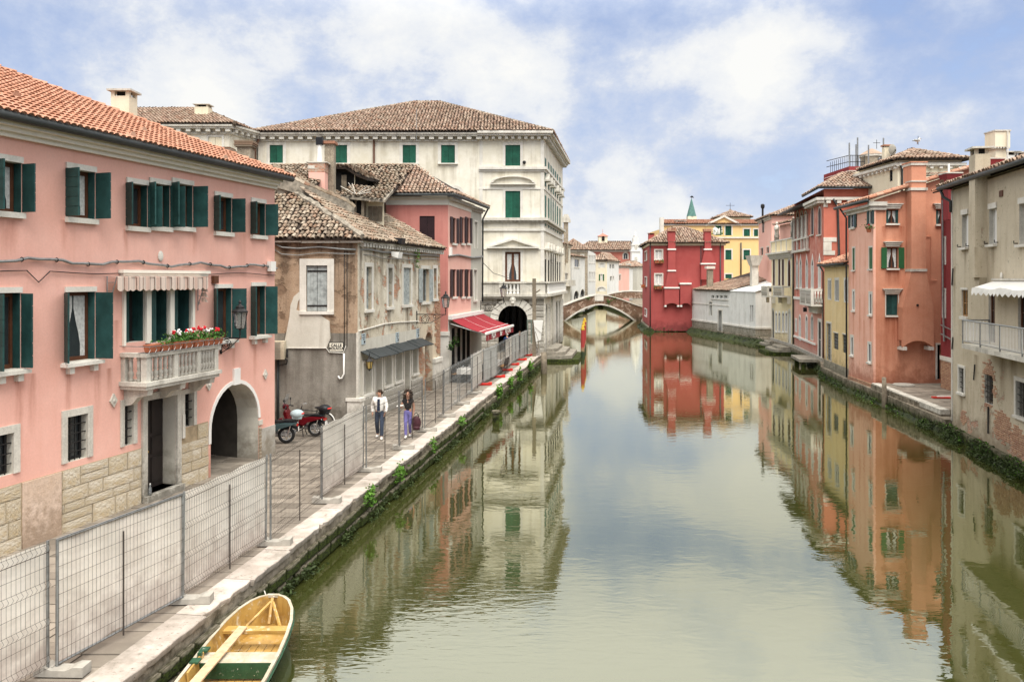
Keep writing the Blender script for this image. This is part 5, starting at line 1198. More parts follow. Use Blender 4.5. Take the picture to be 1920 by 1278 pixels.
tiles(sr, [(p0.x, 37, p0.z-0.6),(p1.x, 37, p0.z-1.1),(p1.x, 41, p0.z+0.2),(p0.x, 41, p0.z+0.2)], M['tile_old'], 0.21,0.34,0,0.025)
RA, RB = (-3.48,45.0),(-2.49,50.2)
rh = thing('rose_house', 'rose coloured house with dark brown shutters and wine red side wall', 'house', (RA[0], RA[1], 0.8))
WQ = Wall((-10.5,45.0), RA); WR = Wall(RA, RB); EZ3 = 10.95
win(WQ, rh, 786.5,815,405,450, depth=0.10, shut='closed', smat='brownsh', planks=2)
for (a, b) in ((847.5,855.5),(864.5,870.5),(874.5,881)): win(WR, rh, a, b, 408,456, shut='flat', smat='brownsh', sill=0.05, mull=False, planks=2, depth=0.15)
for (a, b) in ((847.5,855.5),(864.5,870.5),(874.5,881)): win(WR, rh, a, b, 505,556, shut='flat', smat='brownsh', sill=0.05, mull=False, planks=2, depth=0.15)
for k, (a, b) in enumerate(((846.5,851.5),(857,862),(866.5,871.5),(875,880))):
 win(WR, rh, a, b, 615, CH+(CZ-GZ-0.05)*F/(WR.a.y+WR.u.y*WR.S((a+b)/2)), frame='dark', pane='glass', name='glazed_door', trim='stone', tw=0.08, depth=0.03, proud=0.01)
wall_mesh(WQ, GZ-0.3, EZ3-0.45, M['wine'], rh); wall_mesh(WR, GZ-0.3,4.2, M['stone'], rh); wall_mesh(WR, 4.2, EZ3-0.45, M['rose'], rh)
mb = MB(WQ); mb.box(WQ.S(826), WQ.L+0.05,0.002,0.1, GZ-0.1,3.4); mb.box(WQ.S(825), WQ.L+0.09,0.002,0.16,3.4,3.62); mb.build('corner_pier', M['stone'], rh)
for Wx in (WQ, WR): band(Wx, rh, 0, Wx.L+(0.0), [(0.05, EZ3-0.45, EZ3-0.12),(0.22, EZ3-0.12, EZ3)], 'cream_trim')
dentils(WR, rh, 0.1, WR.L+2.6,0.02,0.3, EZ3-0.2, EZ3-0.1,0.25,0.1, M['stonedirty'])
plain_walls(rh, [(-10.5,45.0), RA, RB, (-9,52)], GZ, EZ3, M['wine'], skip=(0,1))
gz = EZ3+0.07; mb = MB(); e1 = WR((8.25,0.45, gz)); e0 = WR((-0.45,0.45, gz)); w0 = WQ((WQ.S(712), 0.42, gz))
mb.tube([w0, e0, e1], 0.09,7); mb.build('gutter', M['gutter'], rh)
ap = (-5.72,49.2,13.25)
rf = roof(rh, [[(w0[0]-0.2, w0[1], gz+0.06),(e0[0], e0[1], gz+0.06), ap], [(e0[0], e0[1], gz+0.06),(e1[0], e1[1], gz+0.06),(e1[0]-3, e1[1]+1.5,12.6), ap]], M['tile_mid'], 0.215,0.36,0,0.008,4, ridges=[((w0[0]-0.2, w0[1], gz+0.08), ap),(e0, ap)], rmat=M['mortar'], rr=0.10)
pipe(rh, [WQ((WQ.S(721), 0.3, gz)), WQ((WQ.S(722.5), 0.08, gz-0.6)), WQ((WQ.S(722.5), 0.08,4))], 0.07, 'copper')
mb = MB(); q = WQ((WQ.S(717.5), 0.2,8.5)); mb.tube([q, (q[0], q[1], 11.2)], 0.04,6); mb.build('vent_pipe', M['stone'], rh)
GB = (-1.95,53.0)
gh = thing('narrow_grey_house', 'narrow grey beige house wedged between the rose house and the palace', 'house', (RB[0], RB[1], 0.8))
WG = Wall(RB, GB)
win(WG, gh, 889.5,894.5,416,466, pane='curtain', frame='white', trim='stone', tw=0.1, mull=False); win(WG, gh, 888,893.5,506,562, frame='white', pane='greysh', sill=0.05, trim='stone', tw=0.08, mull=False)
wall_mesh(WG, GZ-0.3, EZ3, M['greige'], gh); plain_walls(gh, [RB, GB, (-6,55),(-7,51.5)], GZ, EZ3+0.0, M['greige'], skip=(0,))
band(WG, gh, 0, WG.L, [(0.10, EZ3-0.30, EZ3)], 'stonedirty')
pipe(gh, [WG((WG.L+0.15,0.42, gz)), WG((WG.L+0.1,0.06, gz-0.7)), WG((WG.L+0.02,0.06,5.0))], 0.06, 'gutter')
cable('cable_bundle', [WR((0,0.06, WR.Z(842,480))), WR((2,0.07, WR.Z(860,478))), WR((WR.L, 0.08, WR.Z(882,483))), WG((1.5,0.08, WG.Z(892,482))), WG((WG.L, 0.08, WG.Z(902,481)))], 0.06, 'grey cable bundle crossing the rose house below its upper windows')
mb = MB(WR); s = WR.S(842.5); z = WR.Z(842.5,472); mb.box(s-0.1, s+0.12,0.01,0.14, z-0.2, z+0.25); mb.build('meter_box', M['white'], rh)
wall_lamp('black lantern on a scrolled bracket by the palace corner', WG, WG.L-0.3, WG.Z(896,569), 1.5, WG.off(1.5).Z(914,551), 1.15, True)
cable('overhead_cable', [WG((WG.L, 0.05, WG.Z(901,491))), tuple(at_y(925,512,58)), tuple(at_y(962,524,63.7))], 0.02, 'thin cable hanging from the grey house to the palace window', 'black')
t = thing('restaurant_awning', 'red awning with white front bar sloping out over restaurant tables', 'awning', WR((0,0,4.3)))
n = 8; zA = 4.28; zB = 3.52; D_ = 1.98; s0, s1 = WR.S(841), 8.0
mb = MB(WR)
for k in range(n):
 for j in range(6):
  a, b = s0+(s1-s0)*k/n, s0+(s1-s0)*(k+1)/n; f0, f1 = j/6,(j+1)/6
  sag = lambda f: -0.10*math.sin(math.pi*f)
  mb.poly([(a, 0.1+f0*D_, zA+(zB-zA)*f0+sag(f0)),(b, 0.1+f0*D_, zA+(zB-zA)*f0+sag(f0)),(b, 0.1+f1*D_, zA+(zB-zA)*f1+sag(f1)),(a, 0.1+f1*D_, zA+(zB-zA)*f1+sag(f1))])
mb.build('awning_cloth', M['redaw'], t)
mb = MB(WR); mb.box(s0-0.08, s1+0.1,0.003,0.2, zA-0.02, zA+0.2); mb.box(s0-0.03, s1+0.03, D_+0.06, D_+0.16, zB-0.06, zB+0.06); mb.build('awning_bar', M['white'], t)
mb = MB(WR); m = 20; pts = [(s0+0.05+(s1-s0-0.1)*k/m, 0.1+D_*0.82+0.03*math.sin(k*1.3), zA+(zB-zA)*0.82-0.03) for k in range(m+1)]; mb.tube(pts, 0.014,4)
for k in (2.6,5.3): a = s0+(s1-s0)*k/8; mb.tube([(a, 0.1+D_*f/5, zA+(zB-zA)*f/5-0.095*math.sin(math.pi*f/5)+0.006) for f in range(6)], 0.005,4)
mb.build('piping', M['white'], t)
mb = MB(WR)
for k in range(16):
 a, b = s0+(s1-s0)*k/16, s0+(s1-s0)*(k+1)/16; dd = D_+0.12+0.015*math.sin(k*1.7); mb.poly([(a, dd, zB-0.40-0.02*(k % 2)),(b, dd, zB-0.40-0.02*((k+1) % 2)),(b, dd, zB-0.05),(a, dd, zB-0.05)])
mb.build('valance', M['redaw'], t)
for (tx, f) in (('PIZZA', 0.24),('Bar', 0.5),('RISTORO', 0.77)): lettering(tx, WR, s0+(s1-s0)*f, D_+0.145, zB-0.21,0.42 if tx != 'Bar' else 0.46, M['white'], t)
mb = MB(WR)
for s in (s0+0.05, s1-0.1): mb.tube([(s, 0.1, zA-0.25),(s, 1.1, zA-0.55),(s, D_+0.08, zB-0.03)], 0.035,6)
mb.build('folding_arm', M['galv'], t)
for (px, py, lb_) in ((845,647, 'small hanging plant in a pot beside the first restaurant door'),(855.5,638, 'dark hanging plant between the restaurant doors')):
 c = WR((WR.S(px, 0.25), 0.25, WR.off(0.25).Z(px, py))); t = thing('hanging_plant', lb_, 'plant', c)
 leaves('foliage', lambda c=c: (c[0]+rnd.gauss(0,.09), c[1]+rnd.gauss(0,.09), c[2]+rnd.gauss(0,.13)), 0.07, M['leaf'], t, 80)
 mb = MB(); mb.lathe([(0.06,-0.25),(0.1,-0.05)], c, 7); mb.build('pot', M['black'], t)
# -- palace
Y0 = 63.8
pz = thing('palazzo', 'tall cream palace with green shutters, arcaded stone ground floor and hipped roof', 'palace', (2.47, Y0,0.8))
WP = Wall((-19.6, Y0),(2.47, Y0)); WK = Wall((2.47, Y0),(4.9,80.0)); ZT = 17.55
pb0 = WP.S(898)
pw = dict(shut='closed', smat='green2', planks=2, depth=0.14)
for a, b in ((505.7,530.6),(623,651),(755,780),(827,853)): win(WP, pz, a, b, 272,306, trim='stone', tw=0.24, sill=0.12, **pw)
win(WP, pz, 947.5,975.5,272,311, trim='stone', tw=0.2, **pw)
win(WP, pz, 947.5,975.5,358,408.5, trim='stone', tw=0.2, **pw)
win(WP, pz, 947,976,472,528, frame='wood', pane='glass', curtain=True, transom=0, trim='stone', tw=0.2, depth=0.2, mull=True, fw=0.16)
win(WP, pz, 838,866,353,380, arch='round', frame='iron', trim='stone', tw=0.25, depth=0.2)
ea, eb = WP.S(934), WP.S(989); et = WP.Z(961,572)
WP.holes.append(dict(s0=ea, s1=eb, z0=0.5, z1=et, depth=1.0, arch='round', zs=et-(eb-ea)/2))
mb = MB(WP)
mb.poly([(ea-1,-9,0.5),(eb+0.6,-9,0.5),(eb+0.6,-9,6),(ea-1,-9,6)]); mb.poly([(ea-1,-1,0.5),(ea-1,-9,0.5),(ea-1,-9,6),(ea-1,-1,6)]); mb.poly([(ea-1,-1,5.9),(eb+1,-1,5.9),(eb+1,-9,5.9),(ea-1,-9,5.9)])
mb.build('portico_wall', M['old_cement'], pz)
mb = MB(WP)
for k in range(4): mb.box(ea+0.5+k*0.55, ea+0.8+k*0.55,-5.5+k*0.8,-5.2+k*0.8,0.5,5.8)
mb.build('portico_post', M['darkwood'], pz, kind='stuff')
fl = []
cols = [1022.5,1028.5,1033,1037,1041,1045,1049.5]
for k, px in enumerate(cols):
 s = WK.S(px); wd = 1.0
 win(WK, pz, 0,0,0,0, metric=(s-wd/2, s+wd/2,13.7,15.9), trim='stone', tw=0.14, proud=0.012, shut='closed', smat='green2', planks=2, depth=0.02)
 win(WK, pz, 0,0,0,0, metric=(s-wd/2, s+wd/2,10.6,13.0 if k in (0,1,5,6) else 13.3), trim='stone', tw=0.14, proud=0.012, arch=None if k in (0,1,5,6) else 'round', shut='closed', smat='green2', planks=2, depth=0.02)
 win(WK, pz, 0,0,0,0, metric=(s-wd/2, s+wd/2,5.4,8.0 if k in (0,1,5,6) else 8.7), trim='stone', tw=0.14, proud=0.012, arch=None if k in (0,1,5,6) else 'round', frame='dark', pane='glass', depth=0.06)
for px in (1024.5,1030.5,1043.5,1048.5):
 s = WK.S(px); WK.holes.append(dict(s0=s-0.75, s1=s+0.75, z0=0.3, z1=4.5, depth=0.8, arch='round', zs=3.75))
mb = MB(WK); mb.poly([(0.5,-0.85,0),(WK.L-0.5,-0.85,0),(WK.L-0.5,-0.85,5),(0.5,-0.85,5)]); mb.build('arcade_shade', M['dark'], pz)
drips(M['palazzo'], [(WP.S(x), WP.Z(x, y), ln, .35) for x, y, ln in ((832,312,1.6),(848,312,1.8),(760,310,1.4),(775,310,1.2),(510,310,1.2),(910,418,1.5),(1000,418,1.5),(940,322,1.0),(985,322,1.1),(915,560,1.2),(720,262,2.2))], (0.36,0.31,0.22), 0.7)
wall_mesh(WP, 0.4, ZT, M['palazzo'], pz, reveal=M['stone']); wall_mesh(WK, -0.5, ZT, M['palazzo'], pz, reveal=M['stone'])
plain_walls(pz, [(-19.6, Y0),(2.47, Y0),(4.9,80),(-19.6,82)], 0.4, ZT, M['palazzo'], skip=(0,1))
def hb(z0, z1, d, name, mat='stone', s0=None, flank=True):
 mb = MB(WP); mb.box(pb0 if s0 is None else s0, WP.L+d, 0.002, d, z0, z1); o = mb.build(name, M[mat], pz)
 if flank: mb = MB(WK); mb.box(0.0, WK.L, 0.002, d-0.004, z0, z1); mb.build(name, M[mat], pz)
zz = lambda y: WP.Z(960, y)
hb(zz(322), zz(318), 0.10, 'string_course'); hb(zz(318), zz(313), 0.22, 'string_course')
hb(zz(418), zz(414), 0.10, 'string_course', 'stonedirty'); hb(zz(413.6), zz(408.6), 0.32, 'string_course', 'stonedirty'); hb(zz(433), zz(428), 0.10, 'string_course')
hb(zz(355), zz(352), 0.06, 'string_course'); hb(zz(468), zz(465.5), 0.06, 'string_course')
dentils(WP, pz, pb0, WP.L, 0.002,0.24, zz(416), zz(413.7), 0.34,0.16, M['stone'])
for a, b in ((899,905),(1013.5,1020)):
 for y0, y1 in ((314,262),(408,323),(527,419)):
  mb = MB(WP); mb.box(WP.S(a), min(WP.L, WP.S(b)), 0.002,0.05, zz(y0)+0.002, zz(y1)-0.002); mb.build('pilaster', M['stone'], pz)
s = WP.S(961.5); mb = MB(WP); h = 1.75
arc = [(s+h*math.cos(math.pi*(1-k/12)), zz(345)+0.62*math.sin(math.pi*k/12)) for k in range(13)]; ar2 = [(s+(h-0.25)*math.cos(math.pi*(1-k/12)), zz(345)+0.12+0.42*math.sin(math.pi*k/12)) for k in range(13)]
for k in range(12): mb.prism([ar2[k], arc[k], arc[k+1], ar2[k+1]], 0.002,0.24)
mb.box(s-h, s+h, 0.002,0.26, zz(346.5), zz(345)); mb.build('pediment', M['stone'], pz)
mb = MB(WP); h = 2.0; z0, z1 = zz(463), zz(446.5)
mb.prism([(s-h, z0),(s, z1),(s, z1-0.16),(s-h+0.42, z0+0.02)], 0.002,0.28); mb.prism([(s+h, z0),(s+h-0.42, z0+0.02),(s, z1-0.16),(s, z1)], 0.002,0.28); mb.box(s-h, s+h, 0.002,0.30, z0-0.10, z0-0.002); mb.build('pediment', M['stone'], pz)
band(WP, pz, 0, pb0-0.1, [(0.14, ZT-0.5, ZT-0.38),(0.50, ZT-0.14, ZT),(0.60, ZT, ZT+0.12)], 'stonedirty')
mb = MB(WP); mb.box(pb0-0.1, WP.L+0.5,0.002,0.55, ZT-0.10, ZT+0.06); mb.box(pb0-0.1, WP.L+0.65,0.002,0.72, ZT+0.06, ZT+0.24); mb.build('cornice', M['stone'], pz)
mb = MB(WK); mb.box(0.3, WK.L+0.5,0.002,0.5, ZT-0.10, ZT+0.06); mb.box(0.3, WK.L+0.65,0.002,0.7, ZT+0.06, ZT+0.24); mb.build('cornice', M['stone'], pz)
mb = MB(WP); n = 24
for k in range(n): s = 0.3+(pb0-0.5)*k/(n-1); mb.box(s, s+0.36,0.002,0.42, ZT-0.36, ZT-0.15)
mb.build('cornice_brackets', M['stone'], pz, kind='stuff')
dentils(WP, pz, pb0, WP.L+0.2,0.002,0.4, ZT-0.34, ZT-0.11,0.5,0.24, M['stone']); dentils(WK, pz, 0.2, WK.L, 0.002,0.4, ZT-0.34, ZT-0.11,0.5,0.24, M['stone'])
zb1, zb0 = zz(528), zz(551)
mb = MB(WP); mb.box(pb0, WP.L+0.3,0.002,0.42, zb0-0.2, zb0); mb.box(pb0, WP.L+0.2,0.002,0.30, zb0-0.36, zb0-0.2)
lb0, lb1 = WP.S(947), WP.S(974.5); mb.box(pb0, lb0-0.5,0.05,0.32, zb1-0.1, zb1); mb.box(lb0-0.5, lb1+0.5,0.05,0.40, zb1-0.14, zb1+0.01); mb.box(lb1+0.5, WP.L+0.2,0.05,0.32, zb1-0.1, zb1)
mb.box(pb0, lb0-0.5,0.06,0.22, zb0, zb1-0.1); mb.box(lb1+0.5, WP.L+0.1,0.06,0.22, zb0, zb1-0.1)
for a in (lb0-0.5, lb1): mb.box(a, a+0.5,0.06,0.36, zb0, zb1-0.14)
ba = mb.build('balcony', M['stonedirty'], pz)
hb_ = zb1-0.14-zb0; q = MB(); q.lathe([(0.13,0),(0.13,0.08),(0.07,0.14),(0.15, hb_*0.35),(0.07, hb_*0.62),(0.10, hb_*0.8),(0.12, hb_)], (0,0,0), 9); bm = q.mesh('baluster', M['white'], smooth=True)
for k in range(4): obj('baluster', bm, ba, loc=WP((lb0+(lb1-lb0)*(k+0.5)/4,0.22, zb0)))
mb = MB(WK); mb.box(0.35, WK.L, 0.002,0.5, zb0-0.2, zb0); mb.box(0.35, WK.L, 0.05,0.42, zb1-0.12, zb1); b2 = mb.build('balcony', M['stonedirty'], pz)
for k in range(26): obj('baluster', bm, b2, loc=WK((0.6+(WK.L-0.9)*k/25,0.24, zb0)))
sbm = block_mesh(M['stone'])
vz = et-(eb-ea)/2; mm = (ea+eb)/2; hr = (eb-ea)/2
ho = [(ea-0.02, eb+0.02,0, vz)]+[(mm-q_, mm+q_, vz+k*0.2, vz+k*0.2+0.2) for k in range(8) for q_ in [math.sqrt(max(0.04,(hr+0.5)**2-(k*0.2+0.1)**2))] if k*0.2 < hr+0.5]
mj = plain('dark_joint', (0.20,0.175,0.135), 0.95,0.2); mb = MB(WP); mb.box(pb0, ea-0.02,0.002,0.006,0.7, zb0-0.37); mb.box(eb+0.02, WP.L-0.02,0.002,0.006,0.7, zb0-0.37); mb.box(ea-0.02, eb+0.02,0.002,0.006, et+0.02, zb0-0.37); mb.build('joint_bed', mj, pz)
ashlar(pz, sbm, WP, pb0, WP.L, 0.7, zb0-0.38,9,1.15,0.05,0.07, ho, 0.12,0.0, name='stone')
vz = et-(eb-ea)/2; mm = (ea+eb)/2; hr = (eb-ea)/2
for k in range(11):
 a0, a1 = math.pi*k/11, math.pi*(k+1)/11; mb = MB(WP); r0, r1 = hr, hr+0.62
 mb.prism([(mm+r0*math.cos(a0+.02), vz+r0*math.sin(a0+.02)),(mm+r1*math.cos(a0+.015), vz+r1*math.sin(a0+.015)),(mm+r1*math.cos(a1-.015), vz+r1*math.sin(a1-.015)),(mm+r0*math.cos(a1-.02), vz+r0*math.sin(a1-.02))], 0.0,0.11); mb.build('voussoir', M['stone'], pz)
mb = MB(WP); mb.prism([(mm-0.2, et-0.05),(mm+0.2, et-0.05),(mm+0.32, et+0.85),(mm-0.32, et+0.85)], 0.0,0.26); mb.ell((mm, 0.28, et+0.45),(0.24,0.16,0.30), 10,7); mb.ell((mm, 0.42, et+0.42),(0.06,0.06,0.09), 6,5); mb.ell((mm, 0.36, et+0.22),(0.14,0.10,0.14), 8,5)
for a in (-0.1,0.1): mb.ell((mm+a, 0.40, et+0.52),(0.045,0.04,0.03), 6,4,1)
mb.build('carved_keystone', [M['stone'], M['stonedirty']], pz)
mb = MB(WK)
for r in range(9):
 z = 0.5+r*0.45; s = 0.02
 while s < WK.L-0.1:
  e = min(WK.L, s+0.9)
  if not any(h['z0'] < 0.5 and h['s0']-0.05 < (s+e)/2 < h['s1']+0.05 and z < 4.2 for h in WK.holes): mb.box(s+0.03, e-0.03,0.0,0.06, z+0.03, z+0.42)
  s = e
mb.build('flank_stones', M['stone'], pz, kind='stuff')
for a in (1030.5,1043.5): pass
mb = MB(WK); sb = WK.S(1033.5); mb.box(sb, sb+1.6,0.0,0.16,0.3, zb0-0.2); mb.build('flank_pier', M['stonedirty'], pz)
for py in (330,460): 
 for k in (0,1,2,4,5,6):
  s = WK.S(cols[k]); mb = MB(WK); z = zz(py)-0.35; mb.box(s-0.55, s+0.55,0.002,0.42, z, z+0.12); mb.prism([(s-0.5, z+0.12),(s+0.5, z+0.12),(s, z+0.62)], 0.002,0.36); mb.build('window_head', M['stonedirty'], pz)
pipe(pz, [WP((WP.S(701.5), 0.1, ZT-0.1)), WP((WP.S(701.5), 0.1,11))], 0.09, 'copper')
rz = 21.85; A_, B_, C_, D_ = (-20.2, Y0-0.65, ZT+0.2),(3.1, Y0-0.65, ZT+0.22),(5.6,80.6, ZT+0.22),(-20.2,80.6, ZT+0.2)
r0, r1 = (-8.6,72.0, rz),(-6.3,72.0, rz)
rf = roof(pz, [[A_, B_, r1, r0], [B_, C_, r1], [C_, D_, r0, r1], [D_, A_, r0]], M['tile_mid'], 0.25,0.42,0,0.012,3, ridges=[(A_, r0),(B_, r1),(r0, r1)], rmat=M['tile_old'], rr=0.14)
p = at_y(628,219,68.2); chimney(rf, p.x, 68.2,17.5, p.z, 0.8,0.8, 'creamhouse', 'stonedirty')
mb = MB(); p = at_y(781,330,63.2); mb.tube([(p.x, 63.2,17),(p.x, 63.2, CZ+(522-205)*63.2/F)], 0.02,5); mb.build('aerial', M['galv'], rf)
mb = MB(WP); mb.box(WP.S(1000), WP.S(1003), 0.3,0.36, zz(545), zz(541)); q = WP((WP.S(984), 0.1, zz(306))); mb.ell((WP.S(983), 0.15, zz(305)), 0.14,6,5); mb.build('wall_lamp', M['iron'], pz)
t = thing('landing_steps', 'weathered stone landing steps stacked into the water beside the palace', 'steps', (3.6,66,0))
for k, (r, z) in enumerate(((2.6,0.20),(2.05,0.48),(1.5,0.74),(0.9,0.98))):
 mb = MB(WK); s0, s1 = 0.4+k*0.25,8.2-k*0.45; mb2 = MB(lambda p: (*WK((p[0], p[1], 0))[:2], p[2]))
 mb2.slab([(s0,-0.1),(s0, r*0.55),(s0+0.7, r),(s1-0.7, r),(s1, r*0.55),(s1,-0.1)], z-0.25 if k else -0.8, z); mb2.build('step', M['step'] if k else M['quaywall'], t)
# -- left wing behind
lw_ = thing('palace_wing', 'cream wing of the palace seen over the pink house roof', 'building', (-20.7,60.5,0.8))
WA = Wall((-34,60.5),(-20.7,60.5)); WC = Wall((-20.7,60.5),(-19.7,63.7))
win(WA, lw_, 300,317,251,275, **pw, trim='stone', tw=0.2); 
win(WA, lw_, 391,416,257,290, trim='stone', tw=0.16, depth=0.06, shut='closed', smat='creamhouse', planks=1)
wall_mesh(WA, 1, ZT, M['palazzo'], lw_); wall_mesh(WC, 1, ZT, M['palazzo'], lw_); plain_walls(lw_, [(-34,60.5),(-20.7,60.5),(-19.7,63.7),(-20.5,75),(-34,75)], 1, ZT, M['palazzo'], skip=(0,1))
for Wx in (WA, WC):
 band(Wx, lw_, 0, Wx.L+(0.4 if Wx is WA else 0), [(0.14, ZT-0.5, ZT-0.38),(0.46, ZT-0.14, ZT),(0.58, ZT, ZT+0.14)], 'stonedirty'); dentils(Wx, lw_, 0.2, Wx.L-0.1,0.002,0.4, ZT-0.36, ZT-0.15,0.72,0.32, M['stone'], 'cornice_brackets')
r0, r1 = (-31,66.4,20.1),(-24.9,66.2,20.1); A_, B_, C_ = (-35,59.9, ZT+0.2),(-20.1,59.9, ZT+0.2),(-18.4,72.5, ZT+0.2)
rf = roof(lw_, [[A_, B_, r1, r0], [B_, C_, r1], [C_, (-35,72.5, ZT+0.2), r0, r1], [(-35,72.5, ZT+0.2), A_, r0]], M['tile_mid'], 0.25,0.42,0,0.012,3, ridges=[(A_, r0),(B_, r1),(r0, r1)], rmat=M['tile_old'], rr=0.14)
p = at_y(381.5,197,63.4); chimney(rf, p.x, 63.4,17.8, p.z, 1.05,0.9, 'creamhouse', 'stonedirty')
pipe(lw_, [WC((WC.L-0.1,0.35, ZT-0.2)), WC((WC.L-0.3,0.1, ZT-1)), WC((WC.L-0.3,0.1,12))], 0.1, 'copper')
# -- houses beyond the palace, left bank
def house(name, label, A, B, z0, zt, mat, depth=10, wins=(), rise=1.8, ov=0.35, tm='tile_mid', wstyle=None, tw=0.3, tl=0.5, roofed=True, cor=True, side=None, cat='house', **kw):
 t = thing(name, label, cat, (A[0], A[1], z0)); Wl_ = Wall(A, B)
 for wdef in wins:
  st = dict(wstyle or {}); x0, x1, y0, y1 = wdef[:4]
  if len(wdef) > 4: st.update(wdef[4])
  win(Wl_, t, x0, x1, y0, y1, **st)
 wall_mesh(Wl_, z0-0.3, zt, M[mat], t); bk = Wl_.n*-depth
 f = [A, B, tuple(Vector(B)+bk), tuple(Vector(A)+bk)]
 plain_walls(t, f, z0-0.3, zt, M[side or mat], skip=(0,))
 if cor: band(Wl_, t, 0, Wl_.L, [(0.10, zt-0.35, zt-0.15),(0.25, zt-0.15, zt)], 'stonedirty')
 rf = None
 if roofed:
  P = lambda s, d, z: Wl_((s, d, z)); L_ = Wl_.L; e = zt+0.05; h = min(depth, L_)/2+ov
  c = [P(-ov, ov, e), P(L_+ov, ov, e), P(L_+ov, -depth-ov, e), P(-ov, -depth-ov, e)]
  if L_ >= depth: r0_, r1_ = P(-ov+h, -depth/2, e+rise), P(L_+ov-h, -depth/2, e+rise)
  else: r0_, r1_ = P(L_/2, ov-h, e+rise), P(L_/2,-depth-ov+h, e+rise)
  if L_ >= depth: fs = [[c[0], c[1], r1_, r0_], [c[1], c[2], r1_], [c[2], c[3], r0_, r1_], [c[3], c[0], r0_]]; rg = [(c[0], r0_),(c[1], r1_),(r0_, r1_)]
  else: fs = [[c[0], c[1], r0_], [c[1], c[2], r1_, r0_], [c[2], c[3], r1_], [c[3], c[0], r0_, r1_]]; rg = [(c[0], r0_),(c[1], r0_),(r0_, r1_)]
  rf = roof(t, fs, M[tm], tw, tl, 0,0.012,3, ridges=[r for r in rg if (Vector(r[0])-Vector(r[1])).length > 0.4], rr=0.13)
 return t, Wl_, rf
ds = dict(frame='white', pane='glass', trim='stone', tw=0.15, mull=True, sill=0.05, depth=0.15)
dk = dict(shut='closed', smat='brownsh', planks=2, trim='stone', tw=0.12, depth=0.1)
t, Wx, rf = house('balcony_house', 'pale house with stone balcony right beyond the palace', (8.1,131.5),(9.9,140), 0.8,12.0, 'palazzo', 8, [(1058.5,1066,467,484, dict(smat='green2', shut='closed')),(1059,1065,512,525)], wstyle=ds, rise=1.2)
p = at_y(1061,402,134); mb = MB(); mb.box(p.x-0.36, p.x+0.36,133.6,134.4,9, p.z-1.0); mb.box(p.x-0.75, p.x+0.75,133.4,134.6, p.z-1.3, p.z-1.0,1); mb.prism([(p.x-0.75, p.z-1.0),(p.x+0.75, p.z-1.0),(p.x+0.3, p.z),(p.x-0.3, p.z)], 133.4,134.6,1); mb.build('chimney', [M['rubblewall'], M['stonedirty']], rf)
mb = MB(Wx); mb.box(0.2, Wx.L, 0.002,0.9, Wx.Z(1064,536), Wx.Z(1064,533)); mb.box(0.2, Wx.L, 0.7,0.85, Wx.Z(1064,533), Wx.Z(1064,525)); mb.build('balcony', M['stonedirty'], t)
house('shop_house', 'small white house with shop arches near the bridge, left bank', (10.2,141),(13.4,152), 0.8,10.3, 'shed', 6, [(1077,1086,486,501, dict(mull=True)),(1076,1085,545,562, dict(arch='round', pane='dark')),(1088,1096,542,560, dict(arch='round', pane='dark'))], wstyle=ds, rise=0.8, cor=False)
t, Wx, rf = house('stone_front_house', 'tall house with bare stone side wall and pale window bay near the bridge', (9.5,160),(14.66,160.0), 0.8,12.0, 'rubblewall', 22, [(1089,1094,478,493),(1089,1094,511,526)], wstyle=ds, rise=2.2)
W2 = Wall((14.66,160),(18.6,184)); mb = MB()
for k, px in enumerate((1104,1107,1110.5,1114)):
 win(W2, t, px, px+1.8,479,493, **{**ds, 'depth': 0.1}); win(W2, t, px, px+1.8,510,526, **{**ds, 'depth': 0.1})
wall_mesh(W2,0.5,12.0, M['shed'], t, name='bay_wall')
t, Wx, rf = house('arch_door_house', 'pale yellow house with big dark arched door beyond the bridge', (18.95,189),(21.6,188), 1,10.7, 'creamhouse', 9, [(1124.5,1132.5,494,502, dict(pane='glass', frame='iron')),(1125.5,1130.5,514,526, dict(arch='round', shut='flat', smat='leafgreen')),(1121,1135,538.5,546, dict(arch='round', pane='dark', frame='dark', mull=False))], wstyle=dict(frame='white', pane='glass', trim='stone', tw=0.3, depth=0.2, mull=False), rise=1.7, tw=0.5, tl=0.8)
house('white_corner_house', 'white house with paired dark windows beside the arched door', (21.65,188),(25.3,196), 1,10.4, 'shed', 9, [(1143,1146.5,495,503.5),(1148,1151.5,495,503.5),(1144,1147,518,527),(1149,1151,518,527)], wstyle=dict(frame='white', pane='glass', trim='stone', tw=0.2, depth=0.2, mull=False), rise=1.5, tw=0.5, tl=0.8)
house('pink_far_house', 'pinkish house with low roof in front of the red church', (26.0,205),(30.2,213), 1,9.5, 'rose', 10, [(1162,1164.5,496,503),(1161,1164,515,526)], wstyle=dict(frame='white', pane='glass', trim='stone', tw=0.25, depth=0.2, mull=False), rise=1.5, tw=0.5, tl=0.8)
house('white_far_house', 'white house beside the church front with three dark windows', (28.7,214),(32.7,224), 1,9.5, 'shed', 10, [(1174,1176,496,503),(1177.5,1179.5,496,503),(1181,1183,496,503)], wstyle=dict(frame='white', pane='glass', trim='stone', tw=0.25, depth=0.2, mull=False), rise=1.2, tw=0.5, tl=0.8)
ch = thing('church', 'red brick church with long tiled roof and square bell turret', 'church', (25,255,1))
WX = Wall((20,255),(37.8,255)); win(WX, ch, 1169,1177,474,486, frame='white', pane='glass', trim='stonedirty', tw=0.3, arch='round'); win(WX, ch, 1108,1113,474,486, frame='white', pane='glass', trim='stonedirty', tw=0.3, arch='round')
ze = WX.Z(1160,469); wall_mesh(WX, 1, ze, M['churchred'], ch); plain_walls(ch, [(20,255),(37.8,255),(37.8,272),(20,272)], 1, ze, M['churchred'], skip=(0,))
